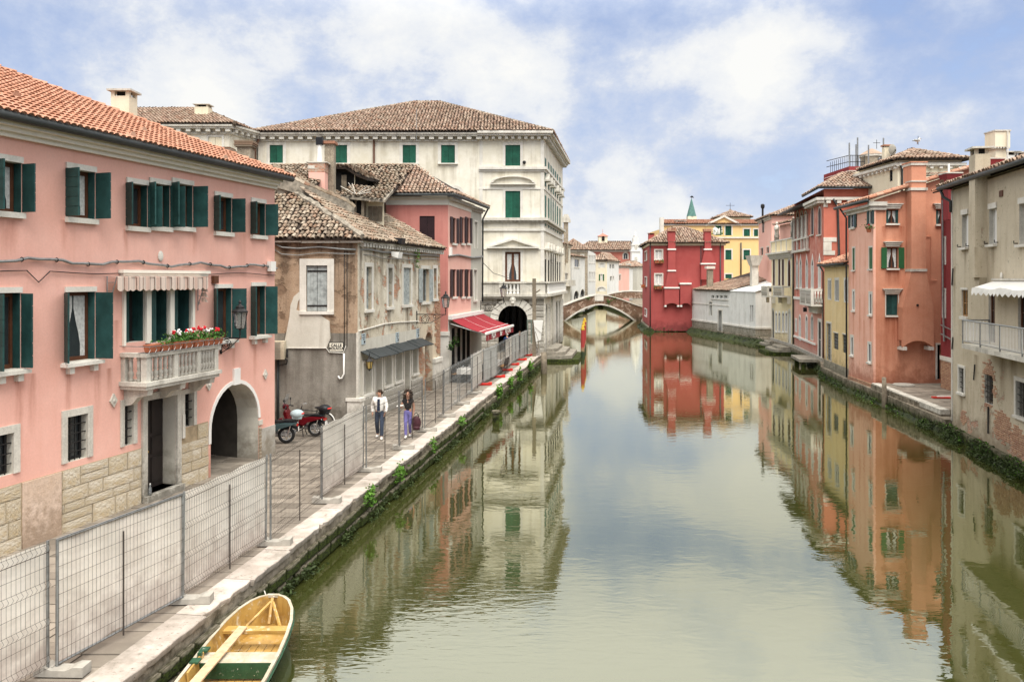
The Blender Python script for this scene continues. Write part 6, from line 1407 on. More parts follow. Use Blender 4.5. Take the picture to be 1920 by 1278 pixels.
zr = CZ+(522-453.5)*263/F; rf = roof(ch, [[(18.5,254, ze),(38,254, ze),(38,263, zr),(24.5,263, zr)], [(38,272, ze),(18.5,272, ze),(24.5,263, zr),(38,263, zr)]], M['tile_mid'], 0.6,0.9,0,0.02,3)
band(WX, ch, 0, WX.L, [(0.3, ze-0.5, ze-0.1)], 'stone')
p = at_y(1130,438,263); zt_ = CZ+(522-443)*263/F; mb = MB(); mb.box(p.x-1.4, p.x+1.4,261.6,264.4, zr-1.5, zt_); mb.prism(arch_pts(p.x-0.45, p.x+0.45, zr+1.0, zr+1.9, 'round', 8)+[(p.x+0.45, zr+0.3),(p.x-0.45, zr+0.3)], 261.4,261.7,1); tw_ = mb.build('bell_turret', [M['creamhouse'], M['dark']], ch)
mb = MB(); A_, B_, C_, D_ = (p.x-1.7,261.3, zt_),(p.x+1.7,261.3, zt_),(p.x+1.7,264.7, zt_),(p.x-1.7,264.7, zt_); T_ = (p.x, 263, zt_+1.0)
for a, b in ((A_, B_),(B_, C_),(C_, D_),(D_, A_)): mb.poly([a, b, T_])
mb.tube([T_, (p.x, 263, zt_+2.2)], 0.05,4); mb.build('turret_roof', M['churchred'], tw_)
p = at_y(1191.5,440,250); t = thing('baroque_chapel', 'narrow white baroque church front topped by finial', 'chapel', (p.x, 250,1))
mb = MB(); k = 250/F; zf = lambda y: CZ+(522-y)*k
for (hw, y0, y1, d) in ((1.3,545,470,0),(1.45,472,468,-.2),(1.1,468,458,0),(1.2,460,457,-.2),(0.75,457,446,0),(0.4,446,441,0)): mb.box(p.x-hw, p.x+hw, 249+d, 252, zf(y0), zf(y1))
mb.lathe([(0.3,0),(0.12,0.4),(0.25,0.7),(0.05,1.0)], (p.x, 250, zf(441)), 8); mb.tube([(p.x, 250, zf(437)),(p.x, 250, zf(430))], 0.05,4)
mb.build('front', M['shed'], t)
mb = MB(); 
for y in (462,485,520): mb.box(p.x-0.35, p.x+0.35,248.75,248.95, zf(y+6), zf(y-3))
mb.build('niche', M['stonedirty'], t)
# -- near bridge
BY = 127.0; kb = BY/F
bx = lambda px: (px-CX)*kb; bz_ = lambda py: CZ-(py-CH)*kb
br = thing('arch_bridge', 'low brick arch bridge with white stone edging across the canal', 'bridge', (bx(1130), BY, 0))
top = [(1046,575),(1060,571.5),(1085,562),(1105,555.5),(1122,552.5),(1140,554),(1165,561),(1190,570.5),(1210,577)]
topi = [(bx(a), bz_(b)) for a, b in top]
na = 16; s0, s1, zc_, z0_ = bx(1057), bx(1193), bz_(571.5), -0.35
def arcp(o): 
 m = (s0+s1)/2; h = (s1-s0)/2; r = []
 for k in range(na+1):
  x = -1+2*k/na; r.append((m+(h+o)*x, z0_+(zc_-z0_)*(1-abs(x)**1.75)+o))
 return r
ain, aou = arcp(0), arcp(0.2)
mb = MB()
def topz(x):
 for (a, za),(b, zb) in zip(topi, topi[1:]):
  if a <= x <= b: return za+(zb-za)*(x-a)/(b-a)
 return topi[0][1] if x < topi[0][0] else topi[-1][1]
xs = [topi[0][0]]+[p[0] for p in aou]+[topi[-1][0]]; zs_ = [-0.6]+[p[1] for p in aou]+[-0.6]
for yy in (BY, BY+3.2):
 for k in range(len(xs)-1): mb.poly([(xs[k], yy, zs_[k]),(xs[k+1], yy, zs_[k+1]),(xs[k+1], yy, topz(xs[k+1])),(xs[k], yy, topz(xs[k]))])
for k in range(na): mb.poly([(ain[k][0], BY, ain[k][1]),(ain[k+1][0], BY, ain[k+1][1]),(ain[k+1][0], BY+3.2, ain[k+1][1]),(ain[k][0], BY+3.2, ain[k][1])])
for a, b in zip(xs, xs[1:]): mb.poly([(a, BY, topz(a)-0.3),(b, BY, topz(b)-0.3),(b, BY+3.2, topz(b)-0.3),(a, BY+3.2, topz(a)-0.3)])
mb.uv = [(v[0], v[2]) for v in mb.v]
bridge_brick = stucco('bridge_brick', (0.15,0.085,0.055),(0.22,0.14,0.095),(0.07,0.065,0.04), 0.6,1.5,0.25, peel=0.10, under='brick', under_col=(0.15,0.065,0.04), bumpk=0.5)
mb.build('arch', bridge_brick, br)
for k in range(na):
 mb = MB(); mb.hexa([(ain[k][0]+.01, BY-0.06, ain[k][1]),(ain[k+1][0]-.01, BY-0.06, ain[k+1][1]),(ain[k+1][0]-.01, BY+0.2, ain[k+1][1]),(ain[k][0]+.01, BY+0.2, ain[k][1]),(aou[k][0]+.01, BY-0.06, aou[k][1]),(aou[k+1][0]-.01, BY-0.06, aou[k+1][1]),(aou[k+1][0]-.01, BY+0.2, aou[k+1][1]),(aou[k][0]+.01, BY+0.2, aou[k][1])]); mb.build('voussoir', M['stone'], br)
for a, b in zip(topi, topi[1:]):
 for yy in (BY-0.12, BY+3.0):
  mb = MB(); mb.hexa([(a[0]+.01, yy, a[1]-0.06),(b[0]-.01, yy, b[1]-0.06),(b[0]-.01, yy+0.45, b[1]-0.06),(a[0]+.01, yy+0.45, a[1]-0.06),(a[0]+.01, yy, a[1]+0.1),(b[0]-.01, yy, b[1]+0.1),(b[0]-.01, yy+0.45, b[1]+0.1),(a[0]+.01, yy+0.45, a[1]+0.1)]); mb.build('coping_stone', M['stone'], br)
mb = MB(); mb.box(bx(1115), bx(1131.5), BY-0.10, BY+0.05, bz_(564), bz_(553)); mb.build('plaque', M['stone'], br)
for (px, py, n, lb_) in ((1141,565,60, 'green tuft growing from the bridge wall right of the plaque'),(1103,560,25, 'small green tuft on the bridge wall left of the plaque'),(1151,559,25, 'small green tuft high on the right half of the bridge')):
 c = (bx(px), BY-0.15, bz_(py)); leaves('leaves', lambda c=c: (c[0]+rnd.gauss(0,.2), c[1]+rnd.gauss(0,.1), c[2]+rnd.gauss(0,.2)), 0.12, M['leaf'], thing('wall_plant', lb_, 'plant', c), n=n)
BY2 = 182.0; k2 = BY2/F; t = thing('far_bridge', 'second low bridge with white coping far behind the first', 'bridge', ((1165-CX)*k2, BY2,0))
tp = [((a-CX)*k2, CZ-(b-CH)*k2) for a, b in ((1138,552),(1152,548.5),(1170,545.5),(1185,545),(1210,546))]
mb = MB()
for a, b in zip(tp, tp[1:]): mb.hexa([(a[0], BY2, a[1]-1.6),(b[0], BY2, b[1]-1.6),(b[0], BY2+2, b[1]-1.6),(a[0], BY2+2, a[1]-1.6),(a[0], BY2, a[1]-0.15),(b[0], BY2, b[1]-0.15),(b[0], BY2+2, b[1]-0.15),(a[0], BY2+2, a[1]-0.15)])
mb.uv = [(v[0], v[2]) for v in mb.v]; mb.build('wall', bridge_brick, t); mb = MB()
for a, b in zip(tp, tp[1:]): mb.hexa([(a[0], BY2-0.1, a[1]-0.14),(b[0], BY2-0.1, b[1]-0.14),(b[0], BY2+0.4, b[1]-0.14),(a[0], BY2+0.4, a[1]-0.14),(a[0], BY2-0.1, a[1]+0.12),(b[0], BY2-0.1, b[1]+0.12),(b[0], BY2+0.4, b[1]+0.12),(a[0], BY2+0.4, a[1]+0.12)])
mb.build('coping', M['stone'], t)
for (px0, px1, yt, Y, mat, lb_) in ((1090,1125,530,230, 'creamhouse', 'low cream house far back on the left quay'),(1195,1215,500,235, 'greige', 'grey house glimpsed between the church front and the crimson house')):
 a = at_y(px0,545, Y); b = at_y(px1,545, Y+4); house('distant_house', lb_, (a.x, a.y),(b.x, b.y), 0.8, CZ+(522-yt)*Y/F, mat, 8, [], rise=1.5, tw=0.6, tl=0.9)
# == RIGHT BANK
# -- taupe house (near right)
TA, TB = (18.3,34.4),(15.5,19.8)
th = thing('taupe_house', 'taupe house with peeling plaster, white railed balcony and scalloped awning', 'house', (TA[0], TA[1], 0.3))
W = Wall(TA, TB); EZ = 10.15
tw_ = dict(frame='white', pane='glass', depth=0.22, lintel=0.2, sill=0.10)
for (a, b, t, bt_) in ((1803.5,1815.5,402,464),(1854.5,1869,391,458),(1911,1928,381,458)):
 o = win(W, th, a, b, t, bt_, mull=True, fw=0.05, **tw_)
 s0, s1 = W.S(a), W.S(b); z0, z1 = W.Z((a+b)/2, bt_), W.Z((a+b)/2, t); leaf_board(W, o, s0+(s1-s0)*0.45, s1-0.02,-0.12, z0+0.02, z1-0.02, M['white'], planks=3)
 mb = MB(W)
 for s in (s0-0.12, s1+0.12): mb.tube([(s, 0.0, z0+0.05),(s, 0.12, z0+0.05),(s, 0.12, z0+0.14)], 0.02,4); 
 mb.build('shutter_catch', M['iron'], o, kind='stuff')
win(W, th, 1803,1814.5,543,593, frame='goldwood', pane='glass', depth=0.12, lintel=0.08, transom=1, sill=0.05) if M.setdefault('goldwood', plain('varnished_wood', (0.30,0.155,0.05), 0.4,0.2,5)) else None
for (a, b, t, bt_) in ((1853.5,1865.5,552,642),(1909,1926,552,656)): win(W, th, a, b, t, bt_, frame='wood', pane='glass', name='balcony_door', depth=0.15, transom=2, mull=True)
win(W, th, 1798.5,1808.5,689,736, frame='iron', pane='dark', depth=0.3, trim='stone', tw=0.10, sill=0.06, bars='dark', mull=False)
win(W, th, 1846,1862,702,757, frame='oldwood', pane='dark', depth=0.25, bars='dark', mull=False, transom=2)
win(W, th, 1906,1928,716,782, frame='iron', pane='dark', depth=0.35, trim='stone', tw=0.14, sill=0.06, bars='dark', mull=False)
drips(M['taupe'], [(W.S(x), W.Z(x, y), ln, hw) for x, y, ln, hw in ((1810,466,1.2,.2),(1862,462,1.2,.25),(1790,500,3,.15),(1803,740,1,.2),(1853,760,1.2,.25),(1880,672,1.8,.4),(1900,672,1.5,.4),(1830,665,1.4,.3))], (0.22,0.165,0.105), 0.8)
wall_mesh(W, -0.2, EZ, M['taupe'], th, reveal=M['stonedirty'])
back = W.n*-11; f = [TA, TB, tuple(Vector(TB)+back), tuple(Vector(TA)+back)]; plain_walls(th, f, -0.2, EZ+0.1, M['taupe'], skip=(0,))
mb = MB(W); mb.box(-0.004,0.16,-0.3,0.03,0.6, EZ); mb.build('corner_strip', M['stonedirty'], th)
bmb = block_mesh(M['brick']); 
def bare(px0, px1, py0, py1, n_skip=0.25, holes=()):
 s0, s1 = W.S(px0), W.S(px1); xc = (px0+px1)/2; z0, z1 = W.Z(xc, py1), W.Z(xc, py0); z = z0; cs, czz = (s0+s1)/2,(z0+z1)/2
 while z < z1:
  s = s0+rnd.uniform(0,0.2)
  while s < s1:
   e = s+rnd.uniform(0.2,0.27); q = ((s+e)/2-cs)/((s1-s0)/2); r = (z-czz)/((z1-z0)/2)
   if q*q+r*r < 1+rnd.uniform(-0.35,0.2) and not any(a < (s+e)/2 < b and c < z+0.04 < d for a, b, c, d in holes): block(th, bmb, W, s+0.006, e-0.006, z+0.005, z+0.067,0.03,-0.012, 'brick', 0.006)
   s = e
  z += 0.075
hh = [(W.S(1845), W.S(1863), W.Z(1854,758), W.Z(1854,701))]
bare(1840,1868,676,768, holes=hh); bare(1862,1896,770,832); bare(1893,1925,800,856); bare(1800,1812,768,800)
bd = 0.95; Wf = W.off(bd); b0 = Wf.S(1803); zf = Wf.Z(1898,665); zr = Wf.Z(1898,613); s_end = W.L
mb = MB(W); mb.box(b0, s_end, 0.003, bd, zf-0.16, zf); bal = mb.build('balcony', M['stonedirty'], th)
mb = MB(W)
mb.tube([(b0+0.03,0.03, zr),(b0+0.03, bd-0.03, zr),(s_end, bd-0.03, zr)], 0.028,6); mb.tube([(b0+0.03,0.03, zf+0.10),(b0+0.03, bd-0.03, zf+0.10),(s_end, bd-0.03, zf+0.10)], 0.018,5)
for k in range(1,5): s = b0+0.03+k*1.75; mb.tube([(s, bd-0.03, zf),(s, bd-0.03, zr)], 0.028,5)
for d in (0.03, bd-0.03): mb.tube([(b0+0.03, d, zf),(b0+0.03, d, zr+0.02)], 0.028,5)
mb.build('railing', M['galv'], bal)
q = MB(); q.tube([(0,0,0),(0,0, zr-zf-0.1)], 0.011,5); bar = q.mesh('bar', M['white'])
s = b0+0.14
while s < s_end-3.5: obj('bar', bar, bal, loc=W((s, bd-0.03, zf+0.10))); s += 0.115
for k in range(8): obj('bar', bar, bal, loc=W((b0+0.03,0.1+k*0.115, zf+0.10)))
ad = 0.75; Wd = W.off(ad); a0 = Wd.S(1822); za = W.Z(1850,527); zb_ = Wd.Z(1860,541)
mb = MB(W); n = 26; pts = []
for k in range(n):
 s, e = a0+(s_end-a0)*k/n, a0+(s_end-a0)*(k+1)/n; w0, w1 = 0.04*math.sin(k*1.1), 0.04*math.sin((k+1)*1.1)
 mb.poly([(s, 0.02, za),(e, 0.02, za),(e, ad+w1, zb_+w1),(s, ad+w0, zb_+w0)])
 mb.poly([(s, ad+w0, zb_+w0),(e, ad+w1, zb_+w1),(e, ad+w1+0.02, zb_-0.16),((s+e)/2, ad+w1+0.03, zb_-0.27),(s, ad+w0+0.02, zb_-0.16)])
mb.build('awning', M['white'], th)
mb = MB(W); mb.box(a0-0.1, s_end, 0.003,0.07, za+0.02, za+0.10); mb.build('awning_rail', M['stonedirty'], th)
c0, c1 = W.S(1820), W.S(1835); cd = 0.42; 
p = W(((c0+c1)/2,0.0,0)); zc = W.off(cd).Z(1825,275)
c0 = W.S(1817, cd); c1 = W.S(1828, cd)
mb = MB(W); z0 = W.Z(1828,520); mb.box(c0, c1,0.0, cd, z0, zc-0.3); mb.prism([(c0, z0),(c1, z0),(c1-0.12, z0-0.3),(c0+0.12, z0-0.3)], 0.0, cd*0.6)
mb.box(c0-0.02, c1+0.02,-0.10, cd-0.004, EZ+0.1, zc-0.3)
for a in (c0+0.05, c1-0.17):
 for d in (-0.06, cd-0.14): mb.box(a, a+0.12, d, d+0.12, zc-0.3, zc-0.1)
mb.box(c0+0.1, c1-0.1,0.0, cd-0.1, zc-0.3, zc-0.1,2); mb.box(c0-0.12, c1+0.12,-0.22, cd+0.12, zc-0.1, zc-0.03,1); mb.build('chimney', [M['taupe'], M['stonedirty'], M['dark']], th)
g0, g1 = W((-0.35,0.42, EZ+0.12)), W((W.L+0.2,0.42, EZ+0.12)); pipe(th, [g0, g1], 0.09, 'gutter', 'gutter', 8)
pipe(th, [W((-0.15,0.40, EZ+0.08)), W((-0.1,0.3, EZ-0.25)), W((0.10,0.08, EZ-0.45)), W((0.10,0.07, EZ-0.9))], 0.06, 'gutter')
mb = MB(W); s = W.S(1878); z = W.Z(1878,363); mb.box(s-0.16, s+0.16,0.003,0.03, z-0.11, z+0.11); mb.build('vent_grille', M['wood'], th)
mb = MB(W); s = W.S(1880); z = W.Z(1880,517); mb.ell((s, 0.04, z),(0.07,0.05,0.13), 8,6); mb.build('wall_boss', M['stone'], th)
ez = EZ+0.17; ov = 0.42; sl = math.tan(R(20)); rn = 5.5
P = lambda s, d, z: W((s, d, z))
rf = roof(th, [[P(-0.45, ov, ez), P(W.L+1, ov, ez), P(W.L+1, ov-rn, ez+rn*sl), P(-0.45+0.6, ov-rn, ez+rn*sl)], [P(-0.45,-11.4, ez), P(-0.45, ov, ez), P(0.15, ov-rn, ez+rn*sl)], [P(W.L+1,-11.4, ez), P(-0.45,-11.4, ez), P(0.15, ov-rn, ez+rn*sl), P(W.L+1, ov-rn, ez+rn*sl)]], M['tile_mid'], 0.21,0.34,120,0.016,5, ridges=[(P(0.15, ov-rn, ez+rn*sl), P(W.L+1, ov-rn, ez+rn*sl))])
mb = MB(W)
for (px, py, l) in ((1788,503,0.7),(1829,683,0.6),(1788,632,0.5)): s = W.S(px); z = W.Z(px, py); mb.tube([(s, 0.03, z),(s-0.05,0.05, z-l)], 0.025,5)
s = W.S(1855); mb.tube([(s, 0.04, W.Z(1855,762)),(s+0.02,0.05, W.Z(1855,812))], 0.03,5); mb.build('waste_pipes', M['iron'], th, kind='stuff')
# -- dark red house between
DA, DB = (22.1,42.6),(21.3,36.4)
dh = thing('dark_red_house', 'narrow dark red house with brick base wedged behind the taupe house', 'house', (DA[0], DA[1], 0.85))
W = Wall(DA, DB)
win(W, dh, 1768.5,1773,446,496, trim='stone', tw=0.08, frame='white', mull=False, depth=0.12); win(W, dh, 1768.5,1773,543,596, trim='stone', tw=0.08, frame='white', mull=False, depth=0.12)
zb_ = W.Z(1773,674); wall_mesh(W, zb_, 10.9, M['darkred'], dh); wall_mesh(W, 0.5, zb_, M['brickwall'], dh)
mb = MB(W); mb.box(0, W.L, 0.002,0.06, zb_-0.05, zb_+0.16); mb.build('stone_band', M['stone'], dh)
z = 0.9
while z < zb_-0.12:
 s = rnd.uniform(0,0.15)
 while s < 2.6: e = s+0.25; block(dh, bmb, W, s+0.005, e-0.005, z, z+0.068,0.03,0, 'brick', 0.004); s = e
 z += 0.077
plain_walls(dh, [DA, DB, (28,36.4),(28,42.6)], 0.5,10.9, M['darkred'], skip=(0,))
mb = MB(W); mb.tube([(0.5,0.1,10.5),(0.6,0.12, W.Z(1775,560)),(0.7,0.1, W.Z(1775,640))], 0.05,6); mb.tube([(0.2,0.08, W.Z(1775,627)),(1.6,0.1, W.Z(1775,634))], 0.04,6); mb.tube([(0.2,0.08, W.Z(1775,610)),(1.6,0.1, W.Z(1775,616))], 0.03,6); mb.build('service_pipes', M['galv'], dh, kind='stuff')
rf = roof(dh, [[W((0,0.4,10.95)), W((W.L, 0.4,10.95)), W((W.L, -5,12.2)), W((0,-5,12.2))]], M['tile_red'], 0.21,0.34)
def flare(parent, px0, px1, y0, y1, Y, mat='darkred', top='stonedirty'):
 a, b = at_y(px0, y0, Y), at_y(px1, y0, Y); k = Y/F; z1, z0 = CZ+(CH-y0)*k, CZ+(CH-y1)*k; cx = (a.x+b.x)/2; h = (b.x-a.x)/2
 mb = MB(); mb.hexa([(cx-h*0.66, Y-h*0.66, z0),(cx+h*0.66, Y-h*0.66, z0),(cx+h*0.66, Y+h*0.66, z0),(cx-h*0.66, Y+h*0.66, z0),(cx-h, Y-h, z1),(cx+h, Y-h, z1),(cx+h, Y+h, z1),(cx-h, Y+h, z1)])
 mb.box(cx-h*1.06, cx+h*1.06, Y-h*1.06, Y+h*1.06, z1, z1+0.06,1); mb.box(cx-h*0.8, cx+h*0.8, Y-h*0.8, Y+h*0.8, z0-0.08, z0,1); mb.box(cx-h*0.6, cx+h*0.6, Y-h*0.6, Y+h*0.6, z0-1.6, z0-0.08)
 return mb.build('chimney', [M[mat], M[top]], parent)
flare(rf, 1767,1797,327,349,39)
flare(rf, 1846,1876,300,324,39.5)
mb = MB(); p = at_y(1779,315,39.6); mb.tube([(p.x, 39.6,11.5),(p.x, 39.6, p.z+0.2)], 0.05,6); mb.build('flue', M['white'], rf)
bk = thing('back_house', 'cream house behind the taupe house showing only its chimneys', 'house', (27,47,0.85))
mb = MB(); mb.box(25.2,34,46,52,0.5,12.2); mb.build('wall', M['creamhouse'], bk)
mb = MB(); roof_face(mb, [(25,45.8,12.25),(34.3,45.8,12.25),(34.3,52,13),(25,52,13)]); rfb = mb.build('roof', M['under'], bk); tiles(rfb, [(25,45.8,12.26),(34.3,45.8,12.26),(34.3,52,13.01),(25,52,13.01)], M['tile_mid'], 0.22,0.36, seg=3)
Y = 46.5; k = Y/F; a, b = at_y(1856,260, Y), at_y(1884,260, Y); zf = lambda y: CZ+(CH-y)*k; h = (b.x-a.x)/2; cx = (a.x+b.x)/2
mb = MB(); mb.box(cx-h*0.72, cx+h*0.72, Y-0.35, Y+0.35,12, zf(281)); mb.box(cx-h, cx+h, Y-0.5, Y+0.5, zf(278), zf(249)); mb.box(cx-h*1.08, cx+h*1.08, Y-0.55, Y+0.55, zf(249), zf(246.5), 1)
for j in range(6): mb.box(cx-h+j*h*0.36, cx-h+j*h*0.36+0.08, Y-0.5, Y+0.5, zf(281), zf(278), 1)
mb.build('chimney', [M['creamhouse'], M['stonedirty']], rfb); mb = MB(); p = at_y(1877.5,300, Y); mb.tube([(p.x, Y-0.6,12),(p.x, Y-0.6, zf(249))], 0.04,5); mb.build('aerial_pole', M['stone'], rfb)
p = at_y(1891,285,47.5); chimney(rfb, p.x, 47.5,12, p.z, 0.8,0.6, 'shed', 'stonedirty'); p = at_y(1906,286,47.5); chimney(rfb, p.x, 47.5,12, p.z, 0.55,0.6, 'shed', 'stonedirty')
# -- orange house
K0, K1 = (19.75,48.5),(19.4,44.3)
og_ = thing('orange_house', 'orange house with canal end, green shutters and huge chimney breast on its side', 'house', (K1[0], K1[1], 0.85))
WN_, WW = Wall(K0, K1), Wall(K1,(25.6,44.3)); EZ = 10.35
nw = dict(depth=0.05, proud=0.02, trim='stone', tw=0.09, sill=0.06, frame='white', pane='glass', mull=False)
win(WN_, og_, 1595.5,1603,401,427, shut='flat', smat='green', **nw); win(WN_, og_, 1630.5,1637,394,421, shut='flat', smat='green', **nw)
for (a, b, t, bt_, s) in ((1599,1603,465,506, 'leafgreen'),(1630,1636.5,464,504, 'leafgreen'),(1599,1602.5,545,582, None),(1630,1635,549,590, None),(1595.5,1600,630,666, None),(1628,1633.5,643,679, None)):
 win(WN_, og_, a, b, t, bt_, shut='closed' if s else None, smat=s or 'green', hood=False, **nw)
ww = dict(depth=0.16, frame='wood', pane='glass', sill=0.08, curtain=True)
win(WW, og_, 1661.5,1684.5,393,419, shut='inner', smat='green', hood=True, tw=0.05, **ww)
win(WW, og_, 1755,1776,393,420.5, shut='inner', smat='green', hood=True, tw=0.05, **ww)
win(WW, og_, 1662.5,1684,464,503, shut='flat', smat='leafgreen', hood=True, tw=0.05, **ww)
win(WW, og_, 1661,1683.5,552,591, shut='closed', smat='green', hood=True, tw=0.05, depth=0.14, trim='stone', sill=0.08)
dx0, dx1 = WW.S(1757), WW.S(1766); zd = WW.Z(1761,646)
win(WW, og_, 1757,1766,646,711, frame='dark', pane='dark', name='side_door', trim='stone', tw=0.09, depth=0.3, mull=False)
drips(M['salmon_lit'], [(WN_.S(x), WN_.Z(x, y), 3.0,0.16) for x, y in ((1600,585),(1612,560),(1632,594),(1620,600),(1600,510))], (0.58,0.22,0.14), 0.8)
drips(M['orange'], [(WW.S(x), WW.Z(x, y), ln, hw) for x, y, ln, hw in ((1664,594,3.2,.25),(1676,594,3.6,.2),(1684,595,3.2,.18),(1658,424,1.4,.2),(1690,424,1.0,.2),(1668,506,1.2,.3),(1682,507,1.0,.25),(1730,645,1.6,.2))], (0.36,0.115,0.06), 0.85)
wall_mesh(WN_, 0.3, EZ, M['salmon_lit'], og_)
zl, zr_ = WW.Z(1658,370), WW.Z(1815,318); cap = [(0, EZ),(WW.L, EZ),(WW.L, zr_+0.25),(WW.S(1815), zr_),(WW.S(1650), EZ+0.45),(0, EZ+0.32)]
wall_mesh(WW, 0.3, EZ, M['orange'], og_, cap=cap)
mb = MB(); pl = [tuple(WW((s, 0, z))) for s, z in cap]
plain_walls(og_, [K0, K1,(25.6,44.3),(25.9,50)], 0.3, EZ, M['orange'], skip=(0,1))
mb = MB(); mb.box(K1[0]-0.05, K1[0]+0.07, K1[1]-0.05, K1[1]+0.06,0.3, EZ+0.1); mb.build('corner_trim', M['salmon_lit'], og_)
mb = MB(WN_); n = 14; bm_ = block_mesh(M['brick'])
for k in range(5):
 s = 0
 while s < WN_.L-0.1: e = min(WN_.L, s+rnd.uniform(0.2,0.3)); block(og_, bm_, WN_, s+.005, e-.005,0.42+k*0.085,0.49+k*0.085,0.05,0, 'brick', 0.01); s = e
sl = (zr_-(EZ+0.45))/(WW.S(1815)-WW.S(1650)); zr2 = EZ+0.45+sl*(WW.L-WW.S(1650))
xe = 19.0
rf = roof(og_, [[(19.35,49.2, EZ+0.38),(18.98,44.0, EZ+0.38),(25.8,44.0, zr2+0.12),(26.1,49.2, zr2+0.12)]], M['tile_red'], 0.21,0.34,0,0.012,4)
mb = MB()
for k in range(17): a = Vector((19.0,44.02, EZ+0.42)).lerp(Vector((25.8,44.02, zr2+0.16)), k/17); b = Vector((19.0,44.02, EZ+0.42)).lerp(Vector((25.8,44.02, zr2+0.16)),(k+1.1)/17); mb.tube([tuple(a+Vector((0,0,.02))), tuple(b)], [0.11,0.095], 7)
mb.build('verge_tiles', M['tile_red'], rf, kind='stuff')
band(WN_, og_, -0.2, WN_.L+0.10, [(0.12, EZ-0.18, EZ),(0.30, EZ, EZ+0.14)], 'stone'); pipe(og_, [(19.2,49.2, EZ+0.30),(18.92,44.0, EZ+0.30)], 0.09, 'gutter', 'gutter', 7)
mb = MB(WW); mb.box(-0.25,0.62,0.002,0.12, EZ-0.18, EZ+0.03); mb.box(-0.35,0.62,0.002,0.22, EZ+0.03, EZ+0.25); mb.build('cornice', M['stonedirty'], og_)
pipe(og_, [(19.35,48.75, EZ+0.25),(19.65,48.6, EZ-0.3),(19.66,48.58,0.7)], 0.055, 'gutter')
cd = 0.62; Wc = WW.off(cd); S = lambda px: Wc.S(px); Z = lambda py: Wc.Z(1720, py)
mb = MB(WW)
mb.prism([(S(1692.5), Z(638)),(S(1692.5), Z(576)),(S(1709), Z(508)),(S(1736.5), Z(508)),(S(1751), Z(576)),(S(1751), Z(638))][::-1], 0.0, cd)
sa, sb = S(1692.5), S(1751); zz_ = Z(638)
mb.box(S(1709), S(1736.5), 0.0, cd, Z(504), Z(341)); mb.box(S(1709), S(1736.5), -0.3, cd, Z(341), Z(310)); mb.box(S(1707.5), S(1738), -0.33, cd+0.05, Z(310), Z(305), 1); mb.box(S(1706.5), S(1739), -0.35, cd+0.07, Z(305), Z(303))
mb.box(S(1707.5), S(1738), 0.0, cd+0.05, Z(509), Z(504), 1); mb.box(S(1707), S(1738.5), 0.0, cd+0.06, Z(357), Z(352), 1); mb.box(S(1708), S(1737.5), 0.0, cd+0.04, Z(341), Z(338.5), 1)
cb_ = mb.build('chimney_breast', [M['orange'], M['stonedirty']], og_)
mb = MB(WW); ar = [(sa+(sb-sa)*k/14, zz_-0.02-0.36*(abs(2*k/14-1))**2.2) for k in range(15)]
mb.prism([(sa, zz_+0.01)]+ar+[(sb, zz_+0.01)], cd-0.14, cd-0.002); mb.prism([(sa, zz_+0.01)]+ar+[(sb, zz_+0.01)], 0.0,0.14); mb.build('arched_underside', M['orange'], cb_)
mb = MB(WW); mb.box(sa-0.0, sa+0.22,0.0, cd+0.02, zz_-0.52, zz_-0.34); cs_ = mb.build('corbel', M['stone'], cb_)
mb = MB(WW); mb.box(sb-0.22, sb+0.0,0.0, cd+0.02, zz_-0.52, zz_-0.34); mb.build('corbel', M['stone'], cb_)
mb = MB(WW); mb.tube([(S(1720), cd-0.05, Z(572)),(S(1720), cd+0.06, Z(572))], 0.06,7); mb.build('vent_hole', M['dark'], cb_)
mb = MB(WW); mb.tube([(WW.S(1745), 0.04, WW.Z(1745,640)),(WW.S(1745), 0.04, WW.Z(1745,674))], 0.02,4); mb.tube([(WW.S(1734), 0.04, WW.Z(1734,443)),(WW.S(1745), 0.04, WW.Z(1745,443)),(WW.S(1745), 0.04, WW.Z(1745,525)),(WW.S(1756), 0.04, WW.Z(1756,525))], 0.02,4); mb.build('conduit', M['orange'], og_)
c = WN_((WN_.S(1629,.2), 0.2, WN_.Z(1629,430))); t = thing('flower_pot', 'small flower pot hanging under the top canal window of the orange house', 'flower pot', c)
leaves('foliage', lambda: (c[0]+rnd.gauss(0,.12), c[1]+rnd.gauss(0,.2), c[2]+abs(rnd.gauss(0,.15))), 0.07, M['leaf'], t, 60); mb = MB(); mb.lathe([(0.10,-0.2),(0.15,0.0)], c, 8); mb.build('pot', M['terracotta'], t)
for j in range(3): mb = MB(); mb.ell((c[0]+rnd.gauss(0,.1), c[1]+rnd.gauss(0,.15), c[2]+0.2), 0.05,6,4); mb.build('red_blossom', M['redflower'], t)
# -- small yellow house
YA, YB = (20.85,55.2),(19.92,48.7)
yh = thing('small_yellow_house', 'small yellow house with barred windows between the coral and orange houses', 'house', (YA[0], YA[1], 0.6))
W = Wall(YA, YB); EZy = 7.35
for (a, b, t, bt_) in ((1553,1558.5,524,562),(1566,1573,523,565),(1583.5,1590,523,567)): win(W, yh, a, b, t, bt_, frame='white', pane='glass', trim='stone', tw=0.10, depth=0.05, proud=0.02)
for (a, b, t, bt_) in ((1563,1572,624,655),(1580,1588.5,627,662)): win(W, yh, a, b, t, bt_, frame='iron', pane='glass', bars='light', depth=0.12, mull=False, lintel=0.06)
win(W, yh, 1550.5,1558.5,606,676, frame='white', pane='glass', bars='light', trim='stone', tw=0.12, name='lattice_door', depth=0.15, transom=2)
wall_mesh(W, 0.2, EZy, M['yellow'], yh); plain_walls(yh, [YA, YB, (26,48.9),(26,55)], 0.2, EZy, M['yellow'], skip=(0,))
